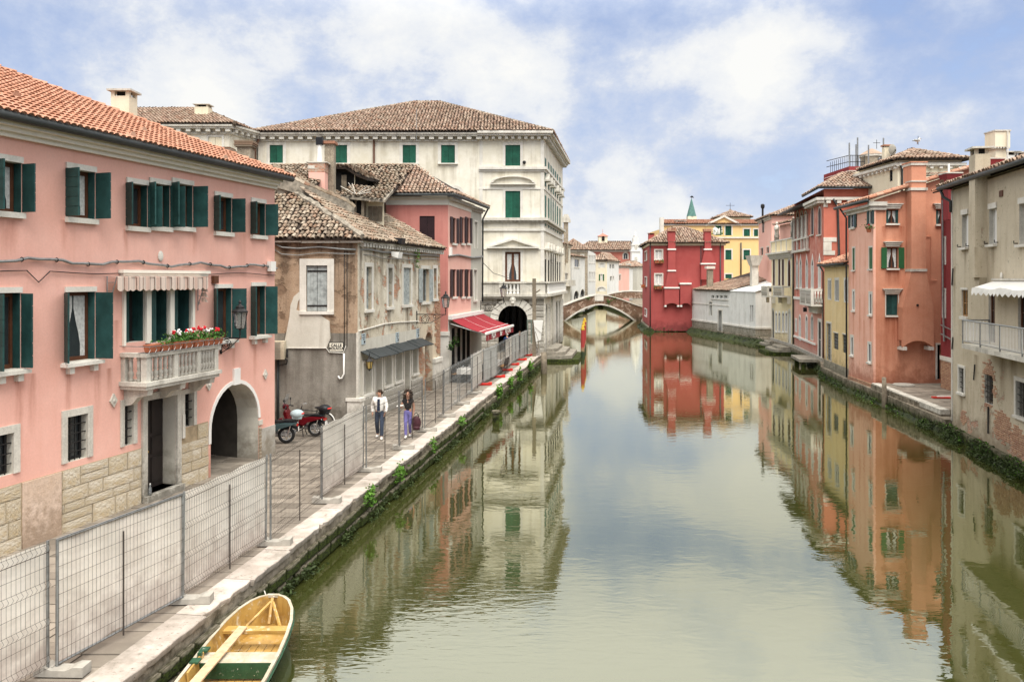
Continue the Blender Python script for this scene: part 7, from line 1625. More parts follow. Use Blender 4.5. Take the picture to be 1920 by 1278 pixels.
mb = MB(W); mb.box(0.0, W.L, 0.002,0.04,0.2,1.15); mb.build('base_coat', M['shedbase'], yh)
band(W, yh, 0, W.L, [(0.12, EZy-0.14, EZy)], 'stonedirty'); pipe(yh, [W((-0.3,0.35, EZy+0.02)), W((W.L, 0.35, EZy+0.02))], 0.08, 'gutter', 'gutter', 7)
pipe(yh, [W((0.02,0.3, EZy)), W((0.02,0.08, EZy-0.4)), W((0.02,0.08,1.2))], 0.05, 'gutter')
roof(yh, [[W((-0.3,0.35, EZy+0.06)), W((W.L+0.2,0.35, EZy+0.06)), W((W.L+0.2,-5.5, EZy+2.1)), W((-0.3,-5.5, EZy+2.1))]], M['tile_red'], 0.21,0.34,0,0.02,4)
# -- coral house with pointed windows
GA, GB_ = (24.1,70.6),(22.1,58.6)
gt = thing('pointed_window_house', 'tall coral red house with white pointed windows, loggia and balcony', 'house', (GB_[0], GB_[1], 0.6))
W = Wall(GA, GB_); WD = Wall(GB_, (29.5,58.6)); EZg = 12.1
gm = lambda px, w_, y0, y1, **k: win(W, gt, 0,0,0,0, metric=(W.S(px)-w_/2, W.S(px)+w_/2, W.Z(px, y1), W.Z(px, y0)), **k)
for px in (1523.5,1537): gm(px, 0.95,390,440, arch='round', shut='closed', smat='brownsh', trim='stone', tw=0.14, sill=0.1, depth=0.05, proud=0.02)
for px in (1494.6,1501.3,1513,1523.5,1536.8): gm(px, 0.78,482,540, arch='pointed', frame='white', pane='glass', trim='white', tw=0.15, sill=0.08, depth=0.05, proud=0.02)
for px in (1500,1512.5,1522.8): gm(px, 0.75,592,638, arch='round', frame='white', pane='glass', trim='white', tw=0.14, depth=0.05, proud=0.02)
gm(1493,0.7,599,622, frame='white', pane='glass', trim='white', tw=0.12, depth=0.05, proud=0.02)
gm(1537,0.95,602,671, frame='stone', pane='dark', trim='white', tw=0.2, name='canal_door', depth=0.06, proud=0.02, transom=1, mull=False)
for px in (1496,1503.5,1511): gm(px, 1.0,397,444, arch='round', frame='dark', pane='dark', trim='stone', tw=0.12, depth=0.12, mull=False, name='loggia_arch')
zm = W.Z(1517,561); zb2 = W.Z(1510,638); wall_mesh(W, zm, EZg, M['gothic'], gt); wall_mesh(W, zb2, zm, M['gothic2'], gt); wall_mesh(W, 0.1, zb2, M['gothic'], gt)
wall_mesh(WD, 0.3, EZg+0.75, M['gothicside'], gt); plain_walls(gt, [GA, GB_, (29.5,58.6),(30,69)], 0.3, EZg+0.75, M['gothicside'], skip=(0,1))
mb = MB(W); mb.box(W.S(1490), W.L, 0.002,0.12, zm-0.12, zm+0.10); mb.build('string_course', M['white'], gt); mb = MB(W); mb.box(0, W.S(1530), 0.002,0.08, zb2-0.06, zb2+0.10); mb.build('string_course', M['white'], gt); mb = MB(W); mb.box(0, W.L, 0.002,0.14,0.62,0.86); mb.build('base_course', M['stone'], gt)
mb = MB(W); mb.box(W.L-0.34, W.L+0.004,0.002,0.05,0.86, zm-0.12); mb.build('corner_pilaster', M['stone'], gt)
for (y0, y1, wd) in ((453.5,469.5,0.9),(445,453,1.5),(470,478,1.3),(373,388,0.45)): mb = MB(WD); mb.box(-0.02, wd*0.6,-0.05,0.05, WD.Z(1545, y1), WD.Z(1545, y0)); mb.build('quoin', M['stone'], gt)
z0, z1 = W.Z(1505,468), W.Z(1505,446); mb = MB(W); mb.box(W.S(1490.5), W.S(1518), 0.002,0.3, z0-0.18, z0); mb.box(W.S(1490.5), W.S(1518), 0.06,0.22, z1-0.14, z1)
for px in (1491,1498,1506,1512,1517): mb.box(W.S(px)-0.1, W.S(px)+0.1,0.06,0.2, z0, z1-0.14)
mb.build('loggia_balustrade', M['stone'], gt)
mb = MB(W)
for px in (1492,1499.8,1507.3,1514.8): q = W((W.S(px), 0.12, z1)); mb2 = MB(); mb2.lathe([(0.16,0),(0.12,0.1),(0.10,1.6),(0.18,1.75)], q, 8); mb2.build('column', M['stone'], gt)
sA, sB = 0.0, W.S(1519); zt_ = W.Z(1505,392); mb = MB(W); mb.hexa([(sA-0.6,0, zt_+0.1),(sB, 0, zt_+0.1),(sB, 1.3, zt_-0.2),(sA-0.6,1.3, zt_-0.2),(sA-0.6,0, zt_+0.45),(sB, 0, zt_+0.45),(sB, 1.3, zt_-0.08),(sA-0.6,1.3, zt_-0.08)][::1]); mb.build('wooden_eave', M['darkwood'], gt)
mb = MB(W); mb.box(W.S(1519), W.L+0.3,0.002,0.55, EZg-0.06, EZg+0.14); mb.build('cornice', M['stone'], gt); mb = MB(WD); mb.box(0.0, WD.L, 0.002,0.30, EZg-0.06, EZg+0.14); mb.build('cornice', M['stone'], gt)
dentils(WD, gt, 0.1, WD.L, 0.002,0.26, EZg-0.28, EZg-0.07,0.75,0.3, M['stone'], 'cornice_brackets'); dentils(W, gt, W.S(1519), W.L, 0.002,0.45, EZg-0.25, EZg-0.07,0.5,0.25, M['stone'], 'cornice_brackets')
bs, be = W.S(1521), W.L-0.1; z0, z1 = W.Z(1534,569), W.Z(1534,541); bal = MB(W); bal.box(bs, be, 0.002,0.85, z0-0.15, z0); bal.prism([(bs+0.4, z0-0.15),(bs+0.7, z0-0.7),(be-0.7, z0-0.7),(be-0.4, z0-0.15)][::-1], 0.002,0.3); bal.box(bs, be, 0.66,0.85, z1-0.16, z1); bal.box(be-0.16, be, 0.002,0.66, z1-0.16, z1)
for k in range(3): s = bs+(be-bs-0.2)*k/2; bal.box(s, s+0.2,0.66,0.84, z0, z1-0.16)
o = bal.build('balcony', M['stone'], gt)
q = MB(); hb_ = z1-0.16-z0; q.lathe([(0.09,0),(0.05,0.1),(0.10, hb_*0.4),(0.05, hb_*0.7),(0.08, hb_)], (0,0,0), 7); bm = q.mesh('baluster', M['stone'], smooth=True)
for k in range(10): obj('baluster', bm, o, loc=W((bs+0.3+(be-bs-0.5)*k/9,0.75, z0)))
for k in range(3): obj('baluster', bm, o, loc=W((be-0.08,0.15+k*0.2, z0)))
pipe(gt, [WD((0.55,0.3, EZg)), WD((0.95,0.1, EZg-0.5)), WD((1.05,0.1,8.2)), WD((0.6,0.1,7.6))], 0.08, 'gutter'); pipe(gt, [W((0.05,0.1, EZg-0.5)), W((0.05,0.1,0.9))], 0.07, 'gutter')
q = W((W.S(1527), 0, W.Z(1527,580))); mb = MB(W); s = W.S(1527); z = W.Z(1527,582); mb.tube([(s, 0, z+0.3),(s, 0.7, z+0.3)], 0.03,5); mb.lathe([(0.02,0),(0,0)], (0,0,0), 3) if False else None; mb.prism([(s-0.1, z-0.1),(s+0.1, z-0.1),(s+0.15, z+0.22),(s-0.15, z+0.22)], 0.55,0.8); mb.build('wall_lantern', M['iron'], gt)
c_ = [(21.55,58.1, EZg+0.8),(30,58.1, EZg+0.8),(30,66, EZg+0.8),(22.6,64.3, EZg+0.8)]
ta, tb = (24.5,61.3,14.3),(30,61.3,14.3)
rf = roof(gt, [[c_[0], c_[1], tb, ta], [c_[3], c_[0], ta]], M['tile_mid'], 0.24,0.40,0,0.018,4, ridges=[(c_[0], ta)]); pipe(gt, [c_[0], c_[1]], 0.09, 'gutter', 'gutter', 7); pipe(gt, [c_[3], c_[0]], 0.09, 'gutter', 'gutter', 7)
p = at_y(1629,332,60.2); mb = MB(); mb.hexa([(p.x-0.32,59.8, p.z-0.15),(p.x+0.32,59.8, p.z-0.15),(p.x+0.32,60.5, p.z+0.25),(p.x-0.32,60.5, p.z+0.25),(p.x-0.32,59.8, p.z+0.0),(p.x+0.32,59.8, p.z+0.0),(p.x+0.32,60.5, p.z+0.4),(p.x-0.32,60.5, p.z+0.4)]); o = mb.build('skylight', M['wood'], rf); mb = MB(); mb.poly([(p.x-0.26,59.85, p.z+0.04),(p.x+0.26,59.85, p.z+0.04),(p.x+0.26,60.45, p.z+0.38),(p.x-0.26,60.45, p.z+0.38)]); mb.build('pane', M['curtain'], o)
Y = 61.5; k = Y/F; zf = lambda y: CZ+(CH-y)*k; xa, xb = (1592-CX)*k, (1657-CX)*k
mb = MB(); mb.box(xa, xb, Y, Y+5, zf(328), zf(312)); mb.box(xa-0.05, xb, Y-0.05, Y+5, zf(321), zf(319.5), 1); tr = mb.build('roof_terrace', [M['darkred'], M['stonedirty']], rf)
mb = MB()
for (px, yt, dy) in ((1592.5,268,0.1),(1605,271,3),(1608,258,0.2),(1628.5,272,3.2),(1656.5,259,0.3)): q = (px-CX)*(Y+dy)/F; mb.tube([(q, Y+dy, zf(316)),(q, Y+dy, CZ+(CH-yt)*(Y+dy)/F)], 0.055,6)
mb.build('poles', M['galv'], tr, kind='stuff'); mb = MB()
for yy in (291,303): mb.tube([(xa+0.05, Y+4.5, zf(yy)+0.2),(xa+0.05, Y+0.1, zf(yy)),(xa+1.2, Y+0.1, zf(yy)),(xa+1.2, Y+0.1, zf(316))], 0.03,5)
for j in range(10): mb.tube([(xa+0.05+j*0.12, Y+0.1, zf(316)),(xa+0.05+j*0.12, Y+0.1, zf(291))], 0.018,4); mb.tube([(xa+0.05, Y+0.1+j*0.4, zf(316)),(xa+0.05, Y+0.1+j*0.4, zf(291))], 0.018,4)
mb.build('railing', M['iron'], tr, kind='stuff')
Y = 95.0; k = Y/F; zf = lambda y: CZ+(CH-y)*k; cx = (1634-CX)*k; h = 21*k
t = thing('brick_drum', 'old brick church drum with round window and iron cross behind the roof terrace', 'church tower', (cx, Y, 1)); mb = MB(); mb.lathe([(h, 0),(h, zf(294)-1)], (cx, Y, 1), 8); mb.build('drum', M['rubblewall'], t)
mb = MB(); mb.lathe([(h*1.08,0),(h*1.08,0.25)], (cx, Y, zf(295)), 8); mb.build('cornice', M['stonedirty'], t); mb = MB(); mb.lathe([(h*1.1,0),(h*0.3, zf(281)-zf(291)),(0.1, zf(279)-zf(291))], (cx, Y, zf(291)), 8); mb.build('roof', M['tile_mid'], t)
mb = MB(); q = (1643-CX)*k; mb.ell((q, Y-h*0.95, zf(304)),(0.42,0.12,0.42), 12,6); mb.build('round_window', M['glass'], t); mb = MB(); mb.tube([(cx+0.6, Y, zf(279)),(cx+0.6, Y, zf(262))], 0.03,5); mb.tube([(cx+0.2, Y, zf(268)),(cx+1.0, Y, zf(268))], 0.03,5); mb.build('cross', M['iron'], t)
# -- cream house with pyramid roof
Y = 54.5; k = Y/F; zf = lambda y: CZ+(CH-y)*k; x0, x1 = (1683-CX)*k, (1803-CX)*k
cr = thing('cream_tower_house', 'cream house with low tiled pyramid roof behind the orange house', 'house', (x0, Y, 0.8))
WL_, WF_ = Wall((x0-0.25, Y+6.5),(x0, Y)), Wall((x0, Y),(x1, Y)); win(WL_, cr, 1668,1673.5,316,340, frame='iron', pane='glass', bars='dark', depth=0.1, mull=False)
win(WF_, cr, 1804-8,1804+3,320,326, frame='white', pane='curtain', depth=0.1)
wall_mesh(WL_, 1, zf(300), M['creamhouse'], cr); wall_mesh(WF_, 1, zf(300), M['creamhouse'], cr); plain_walls(cr, [(x0-0.25, Y+6.5),(x0, Y),(x1, Y),(x1, Y+6.5)], 1, zf(300), M['creamhouse'], skip=(0,1))
for Wx in (WL_, WF_): band(Wx, cr, 0, Wx.L+0.2, [(0.16, zf(313), zf(311)),(0.26, zf(311), zf(306))], 'stone'); dentils(Wx, cr, 0.2, Wx.L, 0.002,0.22, zf(316.5), zf(313.2), 0.62,0.2, M['stone'], 'cornice_brackets')
rf = hip(cr, x0, x1, Y, Y+5.0, zf(299), zf(271)-zf(299), 0.45, M['tile_mid'], tw=0.25, tl=0.42, jit=0.012, seg=4)
pipe(cr, [(x0+0.1, Y-0.2, zf(310)),(x0+0.25, Y-0.1, zf(318)),(x0+0.25, Y-0.1,8)], 0.07, 'gutter')
Yc = 57; p = at_y(1661.5,272, Yc); mb = MB(); mb.box(p.x-0.2, p.x+0.2, Yc-0.2, Yc+0.2,11, p.z-0.15); mb.box(p.x-0.27, p.x+0.27, Yc-0.27, Yc+0.27, p.z-0.1, p.z, 1); mb.box(p.x-0.18, p.x+0.18, Yc-0.18, Yc+0.18, p.z-0.15, p.z-0.1,2); mb.build('chimney', [M['creamhouse'], M['tile_red'], M['dark']], rf)
p = at_y(1673,281,56.5); t = thing('satellite_dish', 'pale round satellite dish beside the small cream chimney', 'satellite dish', tuple(p)); n = 20; mb = MB(lambda q: (p.x+q[0], p.y+q[1]-0.1+0.25*q[0], p.z+q[2]))
for j, (r0_, r1_) in enumerate(((0,.13),(.13,.26),(.26,.38))):
 for i in range(n):
  a, b = 2*math.pi*i/n, 2*math.pi*(i+1)/n; f = lambda r: 0.5*r*r*-1+0.12
  mb.poly([(r0_*.8*math.cos(a), -f(r0_)+0.12, r0_*math.sin(a)),(r1_*.8*math.cos(a), -f(r1_)+0.12, r1_*math.sin(a)),(r1_*.8*math.cos(b), -f(r1_)+0.12, r1_*math.sin(b)),(r0_*.8*math.cos(b), -f(r0_)+0.12, r0_*math.sin(b))])
mb.build('dish', M['greige'], t, smooth=True); mb = MB(); mb.tube([(p.x, p.y+0.15, p.z-1.0),(p.x, p.y+0.15, p.z)], 0.04,5); mb.tube([(p.x, p.y, p.z-0.3),(p.x+0.05, p.y-0.35, p.z-0.1)], 0.02,4); mb.ell((p.x+0.05, p.y-0.35, p.z-0.08), 0.06,6,4); mb.build('mount', M['iron'], t)
Ya = Y-0.45+0; p = at_y(1720,270, Y+2.5); t = thing('seagull', 'white seagull standing on the peak of the pyramid roof', 'bird', tuple(p))
mb = MB(); mb.ell((p.x, p.y, p.z+0.24),(0.22,0.10,0.10), 10,7); mb.ell((p.x+0.14, p.y, p.z+0.36),(0.07,0.06,0.07), 8,6); mb.tube([(p.x+0.10, p.y, p.z+0.25),(p.x+0.14, p.y, p.z+0.35)], [0.08,0.055], 7); mb.tube([(p.x+0.2, p.y, p.z+0.36),(p.x+0.29, p.y, p.z+0.34)], [0.025,0.008], 5,1)
for s in (-.03,.03): mb.tube([(p.x, p.y+s, p.z+0.16),(p.x, p.y+s, p.z-0.02)], 0.012,4,1)
mb.tube([(p.x-0.15, p.y, p.z+0.27),(p.x-0.36, p.y, p.z+0.20)], [0.08,0.015], 6,2); mb.ell((p.x-0.05, p.y-0.07, p.z+0.26),(0.2,0.04,0.07), 8,5,2); mb.build('body', [M['white'], M['goldwood'], M['galv']], t, smooth=True)
p = at_y(1721.5,258, Y+3); mb = MB(); mb.tube([(p.x, p.y, p.z-0.5),(p.x, p.y, p.z+0.1)], 0.02,4); mb.build('finial', M['iron'], rf)
# -- pale yellow house with statues
VA, VB = (24.95,79.5),(24.2,71.0)
vh = thing('statue_terrace_house', 'pale yellow house with two stone statues on its roof terrace', 'house', (VB[0], VB[1], 0.6)); W = Wall(VA, VB); zt_ = W.Z(1465,476)
vm = lambda px, w_, y0, y1, **k: win(W, vh, 0,0,0,0, metric=(W.S(px)-w_/2, W.S(px)+w_/2, W.Z(px, y1), W.Z(px, y0)), **k)
for px in (1451.3,1461.5,1468.3): vm(px, 0.75,486,535, frame='wood', pane='glass', trim='white', tw=0.14, depth=0.05, proud=0.02)
vm(1480,0.9,486,538, arch='round', frame='wood', pane='glass', trim='white', tw=0.14, depth=0.05, proud=0.02)
for px in (1455.5,1461.5,1468.5,1474.5): vm(px, 0.62,585,622, arch='round', frame='white', pane='glass', trim='white', tw=0.12, sill=0.06, depth=0.05, proud=0.02)
vm(1480.5,0.9,582,644, frame='stone', pane='curtain', arch='round', trim='stone', tw=0.16, name='canal_door', depth=0.08, proud=0.02, mull=False); vm(1449.5,0.8,580,634, frame='stone', pane='dark', arch='round', trim='stone', tw=0.16, name='canal_door', depth=0.08, proud=0.02, mull=False)
wall_mesh(W, 0.1, zt_, M['paleyellow'], vh); plain_walls(vh, [VA, VB, (31,71),(31,79.5)], 0.1, zt_, M['paleyellow'], skip=(0,)); band(W, vh, -0.4, W.L, [(0.12, zt_-0.45, zt_-0.3),(0.3, zt_-0.2, zt_),(0.5, zt_, zt_+0.16)], 'stone'); dentils(W, vh, 0, W.L, 0.002,0.25, zt_-0.36, zt_-0.21,0.45,0.2, M['stone'])
mb = MB(W); zp = W.Z(1465,449); mb.box(-0.1, W.L-0.05,-0.2,0.05, zt_+0.16, zp-0.12); mb.box(-0.15, W.L, -0.25,0.12, zp-0.12, zp, 1)
for j in range(5): s = 0.05+(W.L-0.4)*j/4; mb.box(s, s+0.25,0.05,0.10, zt_+0.16, zp-0.12,1)
mb.build('parapet', [M['paleyellow'], M['stone']], vh); mb = MB(W); mb.box(0, W.L, 0.002,0.14,0.6,0.84); mb.build('base_course', M['stone'], vh)
for a, b in ((1442,1454),(1465,1483)):
 s0, s1 = W.S(a), W.S(b); z0, z1 = W.Z((a+b)/2,554), W.Z((a+b)/2,536); mb = MB(W); mb.box(s0, s1,0.002,0.75, z0-0.14, z0); mb.box(s0, s1,0.6,0.75, z1-0.14, z1)
 for s in (s0, s1-0.16): mb.box(s, s+0.16,0.58,0.76, z0, z1); mb.box(s, s+0.16,0.002,0.6, z1-0.14, z1); mb.prism([(s, z0-0.14),(s+0.16, z0-0.14),(s+0.14, z0-0.7),(s+0.02, z0-0.7)][::-1], 0.002,0.3)
 o = mb.build('balcony', M['stone'], vh)
 for j in range(6): obj('baluster', bm, o, loc=W((s0+0.25+(s1-s0-0.5)*j/5,0.67, z0)), scale=(1,1,(z1-0.14-z0)/hb_))
def statue(label, W, s, z):
 c = W((s, -0.08, z)); t = thing('statue', label, 'statue', c, group='statues on the terrace parapet'); h = 1.75; mb = MB()
 mb.lathe([(0.26,0),(0.26,0.12)], c, 8); mb.lathe([(0.22,0.12),(0.26,0.4),(0.20,0.8),(0.24,1.0),(0.26,1.25),(0.17,1.40),(0.08,1.45),(0.07,1.5)], c, 9); mb.ell((c[0], c[1], c[2]+1.62),(0.11,0.12,0.14), 8,6)
 mb.tube([(c[0], c[1]-0.24, c[2]+1.32),(c[0]-0.1, c[1]-0.34, c[2]+1.05),(c[0]-0.22, c[1]-0.16, c[2]+0.95)], [0.08,0.07,0.05], 6); mb.tube([(c[0], c[1]+0.24, c[2]+1.32),(c[0]-0.08, c[1]+0.32, c[2]+1.02),(c[0]-0.2, c[1]+0.2, c[2]+1.25)], [0.08,0.07,0.05], 6)
 mb.build('figure', M['stonedirty'], t, smooth=True)
statue('far stone statue standing on the yellow terrace parapet', W, W.S(1455), zp); statue('near stone statue on the terrace parapet beside the red loggia', W, W.S(1486), zp)
mb = MB(); p = at_y(1470,420,76); mb.box(25.6,30,73,79, zt_, W.Z(1470,416)); t2 = mb.build('roof_room', M['rose'], vh); mb = MB(); mb.box(25.5,25.6,73.5,75.5, zt_+0.9, W.Z(1470,422)); mb.build('window', M['glass'], t2)
rf = roof(vh, [[(25.1,79.6, W.Z(1470,415)),(25.1,72.6, W.Z(1470,415)),(28.5,72.6, W.Z(1470,398)),(28.5,79.6, W.Z(1470,398))], [(25.1,72.6, W.Z(1470,415)),(31,72.6, W.Z(1470,415)),(28.5,72.6, W.Z(1470,398))]], M['tile_mid'], 0.26,0.45, seg=3)
for (n_, lb_, c, rr_) in (('landing_steps', 'stone water steps stacked in front of the pale yellow house', W((W.L-2.0,0.0,0)), 1.5),('landing_steps', 'small stone landing block at the far end of the yellow house', W((0.6,0.0,0)), 1.0)):
 t = thing(n_, lb_, 'steps', (c[0], c[1], 0))
 for j, (r, z) in enumerate(((1.0,0.18),(0.75,0.38),(0.5,0.58))):
  Wq = lambda p, c=c: (c[0]+p[1]*W.n.x+p[0]*W.u.x, c[1]+p[1]*W.n.y+p[0]*W.u.y, p[2]); mb = MB(Wq); q = rr_*1.5; mb.slab([(-q+j*0.2,-0.2),(-q+j*0.2, r*rr_*1.1),(-q+0.7+j*0.2, r*rr_*1.5),(q-0.5-j*0.1, r*rr_*1.5),(q-j*0.1, r*rr_*1.1),(q-j*0.1,-0.2)], z-0.24 if j else -0.6, z); mb.build('step', M['step'] if j else M['quaywall'], t)
c = Wall(GA, GB_)((9.6,0,0)); t = thing('landing_platform', 'single stone landing platform below the coral house door', 'platform', (c[0], c[1], 0)); mb = MB(Wall(GA, GB_)); mb.box(7.6,11.2,0.0,1.5,0.46,0.66); mb.build('slab', M['step'], t); mb = MB(Wall(GA, GB_)); mb.box(7.9,8.2,1.0,1.3,-0.6,0.42); mb.box(10.7,11.0,1.0,1.3,-0.6,0.42); mb.build('support', M['quaywall'], t, kind='stuff')
t, Wx, rf = house('pink_back_house', 'pink house with dark tiled roof behind the statue terrace', (27.9,93.5),(27.0,86), 0.8,13.0, 'rose', 9, [(1429.5,1433,418,436, dict(shut='closed', smat='brownsh')),(1427,1431,465,478, dict(pane='dark', frame='dark')),(1438,1442,463,474, dict(pane='dark', frame='dark'))], wstyle=dict(frame='white', pane='glass', depth=0.15, trim='stone', tw=0.1), rise=1.6, tw=0.3, tl=0.5)
W9 = Wall((27.0,86),(33,86)); wall_mesh(W9,0.8,13.0, M['rose'], t)
p = at_y(1430,400,90); mb = MB(); mb.tube([(p.x, 90,12.5),(p.x, 90, CZ+(522-391)*90/F)], 0.11,8); mb.lathe([(0.15,0),(0.22,0.15),(0.22,0.4),(0.1,0.5)], (p.x, 90, CZ+(522-391)*90/F), 8); mb.build('flue', M['iron'], rf)
# -- white low building
SA, SB = (21.9,101.7),(24.6,83.5)
sh_ = thing('white_shed', 'low whitewashed canal building with sheet metal roof and grey stone base', 'building', (SB[0], SB[1], 0.4)); W = Wall(SA, SB); WE = Wall(SB, (26.6,83.5)); zt_ = 5.15; zb2 = 1.45
mm_ = lambda px, w_, y0, y1, **k: win(W, sh_, 0,0,0,0, metric=(W.S(px)-w_/2, W.S(px)+w_/2, W.Z(px, y1), W.Z(px, y0)), **k)
mm_(1332.5,0.75,566,591, frame='iron', pane='curtain', trim='stone', tw=0.14, depth=0.25, mull=False); mm_(1350.5,0.95,582,624, frame='stone', pane='greysh', trim='stone', tw=0.2, depth=0.3, name='canal_door', mull=False)
for px in (1407.5,1411): mm_(px, 0.3,572,604, frame='dark', pane='dark', depth=0.2, mull=False, name='slot_window')
for k in range(4): mm_(1336.5+k*8,0.9,553.5,559.5, frame='shed', pane='dark', depth=0.2, mull=True, name='vent_opening')
wall_mesh(W, zb2, zt_, M['shed'], sh_); wall_mesh(W, -0.3, zb2, M['shedbase'], sh_); wall_mesh(WE, zb2, zt_, M['shed'], sh_); wall_mesh(WE, -0.3, zb2, M['shedbase'], sh_); plain_walls(sh_, [SA, SB, (26.6,83.5),(33,101)], 0, zt_, M['shed'], skip=(0,1))
mb = MB(W); mb.box(0, W.S(1345), 0.002,0.10, zb2-0.05, zb2+0.12); mb.box(W.S(1355), W.L, 0.002,0.10, zb2-0.05, zb2+0.12); mb.box(0, W.S(1367), 0.002,0.05, W.Z(1320,570.5), W.Z(1320,569)); mb.box(W.S(1333), W.S(1366), 0.002,0.10, W.Z(1350,562), W.Z(1350,560.5)); mb.build('string_course', M['stone'], sh_); mb = MB(WE); mb.box(0, WE.L, 0.002,0.10, zb2-0.05, zb2+0.12); mb.build('string_course', M['stone'], sh_)
s_ = W.S(1369); q = W((s_, 0.06, zt_+0.02)); q2 = W((W.L+0.1,0.06, zt_+0.02)); mb = MB(); roof_face(mb, [q, q2,(30,83.3, zt_+1.6),(29,90, zt_+1.6)]); mt = mb.build('metal_roof', plain('white_sheet_metal', (0.62,0.62,0.60), 0.5,0.08,3), sh_)
mb = MB()
for k in range(6): a = Vector(q).lerp(Vector(q2), k/5); b = Vector((29,90, zt_+1.6)).lerp(Vector((30,83.3, zt_+1.6)), k/5); mb.tube([tuple(a+Vector((0,0,.03))), tuple(b+Vector((0,0,.03)))], 0.04,4)
mb.build('roof_seam', M['shed'], mt)
e0, e1 = W((W.S(1303), 0.25, zt_+0.02)), W((s_, 0.25, zt_+0.02)); mb = MB(); roof_face(mb, [e0, e1,(31,88,7.3),(28.5,98,7.3)]); rf = mb.build('tiled_roof', M['under'], sh_); tiles(rf, [e0, e1,(31,88,7.3),(28.5,98,7.3)], M['tile_mid'], 0.3,0.5,0,0.015,3)
p = at_y(1331,505,97); mb = MB(); mb.box(p.x-0.32, p.x+0.32,96.7,97.3,5.2, p.z); mb.box(p.x-0.5, p.x+0.5,96.5,97.5, CZ+(522-499)*97/F-0.3, CZ+(522-499)*97/F, 1); mb.build('chimney', [M['rubblewall'], M['stone']], rf, label='slim rough stone chimney')
p = at_y(1414,490,88); k = 88/F; zf = lambda y: CZ+(CH-y)*k; mb = MB(); h = 12*k; mb.box(p.x-h*.5, p.x+h*.5,87.6,88.4,5, zf(498)); mb.hexa([(p.x-h*.55,87.4, zf(498)),(p.x+h*.55,87.4, zf(498)),(p.x+h*.55,88.6, zf(498)),(p.x-h*.55,88.6, zf(498)),(p.x-h*1.05,87.1, zf(479)),(p.x+h*1.05,87.1, zf(479)),(p.x+h*1.05,88.9, zf(479)),(p.x-h*1.05,88.9, zf(479))]); mb.build('chimney', M['stonedirty'], rf, label='flared weathered chimney pot')
# -- crimson house
XA, XB, XC = (18.15,115),(16.8,101),(25.9,101)
xh = thing('crimson_house', 'crimson house at the canal bend with two stepped chimney breasts', 'house', (XB[0], XB[1], 0.4)); W1, W2 = Wall(XA, XB), Wall(XB, XC); ze = W2.Z(1280,456)
xs_ = dict(frame='white', pane='curtain', trim='stone', tw=0.14, depth=0.18, sill=0.06, fw=0.09)
win(W2, xh, 1228.5,1241.5,469,487, **xs_); win(W2, xh, 1228.5,1241.5,514,534, **xs_)
for y0, y1 in ((472,488),(520,536),(580,592)): win(W1, xh, 1209,1213.5, y0, y1, **xs_)
wall_mesh(W1,0.1, ze, M['rr'], xh); wall_mesh(W2,0.1, ze, M['rr'], xh); plain_walls(xh, [XA, XB, XC, (27,113)], 0.1, ze, M['rr'], skip=(0,1))
for Wx in (W1, W2): band(Wx, xh, 0, Wx.L+0.2, [(0.12, ze-0.28, ze)], 'creamhouse')
kx = 101/F; zf = lambda y: CZ+(CH-y)*(101-0.3)/F
def breast(px0, px1, steps, cap=True, name='chimney_breast'):
 d = 0.55; Wd = W2.off(d); mb = MB(W2); S = Wd.S; Z = lambda y: Wd.Z(1280, y)
 for (a0_, b0_, a1_, b1_, y0, y1) in steps: mb.prism([(S(a0_), Z(y1)),(S(b0_), Z(y1)),(S(b1_), Z(y0)),(S(a1_), Z(y0))], 0.0, d)
 return mb, S, Z, d
mb, S, Z, d = breast(0,0, [(1253,1266.5,1253,1266.5,430,506),(1247.5,1272,1253,1266.5,508.5,538),(1246,1273.5,1246,1273.5,541,568)])
o = mb.build('chimney_breast', M['rr'], xh); mb = MB(W2)
for a, b, y in ((1252,1267.5,506),(1245.5,1274,538),(1252,1267.5,466)): mb.box(S(a), S(b), 0, d+0.08, Z(y+2.6), Z(y))
mb.box(S(1246), S(1249.5), 0, d+0.05, Z(575), Z(572)); mb.box(S(1270), S(1273.5), 0, d+0.05, Z(575), Z(572)); mb.build('stone_ledge', M['white'], o, kind='stuff')
mb = MB(W2); sa, sb = S(1246), S(1273.5); mb.prism([(sa, Z(568))]+[(sa+(sb-sa)*k/10, Z(568.2)-0.35*abs(2*k/10-1)**2) for k in range(11)]+[(sb, Z(568))], 0.0, d-0.003); mb.build('arched_underside', M['rr'], o)
mb = MB(W2)
for k in range(5): s = S(1252)+(S(1267.5)-S(1252))*k/5; mb.prism([(s+0.02, Z(432)),(s+0.18, Z(432)),(s+0.2, Z(427)),(s, Z(427))], -0.1, d+0.1)
mb.box(S(1251.5), S(1268), -0.1, d+0.14, Z(433.5), Z(431.5)); mb.box(S(1253), S(1266.5), -0.3,-0.004, ze-0.1, Z(433), 1); mb.build('crown', [M['tile_red'], M['rr']], o, kind='stuff')
mb, S, Z, d = breast(0,0, [(1275.5,1295.5,1275.5,1295.5,533,568)]); o = mb.build('chimney_breast', M['rr'], xh); mb = MB(W2); mb.box(S(1274.5), S(1296.5), 0, d+0.08, Z(533), Z(530)); mb.box(S(1275.5), S(1279), 0, d+0.05, Z(575), Z(572)); sa, sb = S(1275.5), S(1295.5); mb.prism([(sa, Z(568))]+[(sa+(sb-sa)*k/10, Z(568.2)-0.3*abs(2*k/10-1)**2) for k in range(11)]+[(sb, Z(568))], 0.0, d-0.003,1); mb.build('stone_ledge', [M['white'], M['rr']], o)
mb, S, Z, d = breast(0,0, [(1321.5,1333.5,1321.5,1333.5,432,466),(1316,1340.5,1321.5,1333.5,468.5,493),(1315,1341,1315,1341,496,524)]); o = mb.build('chimney_breast', M['rr'], xh); mb = MB(W2)
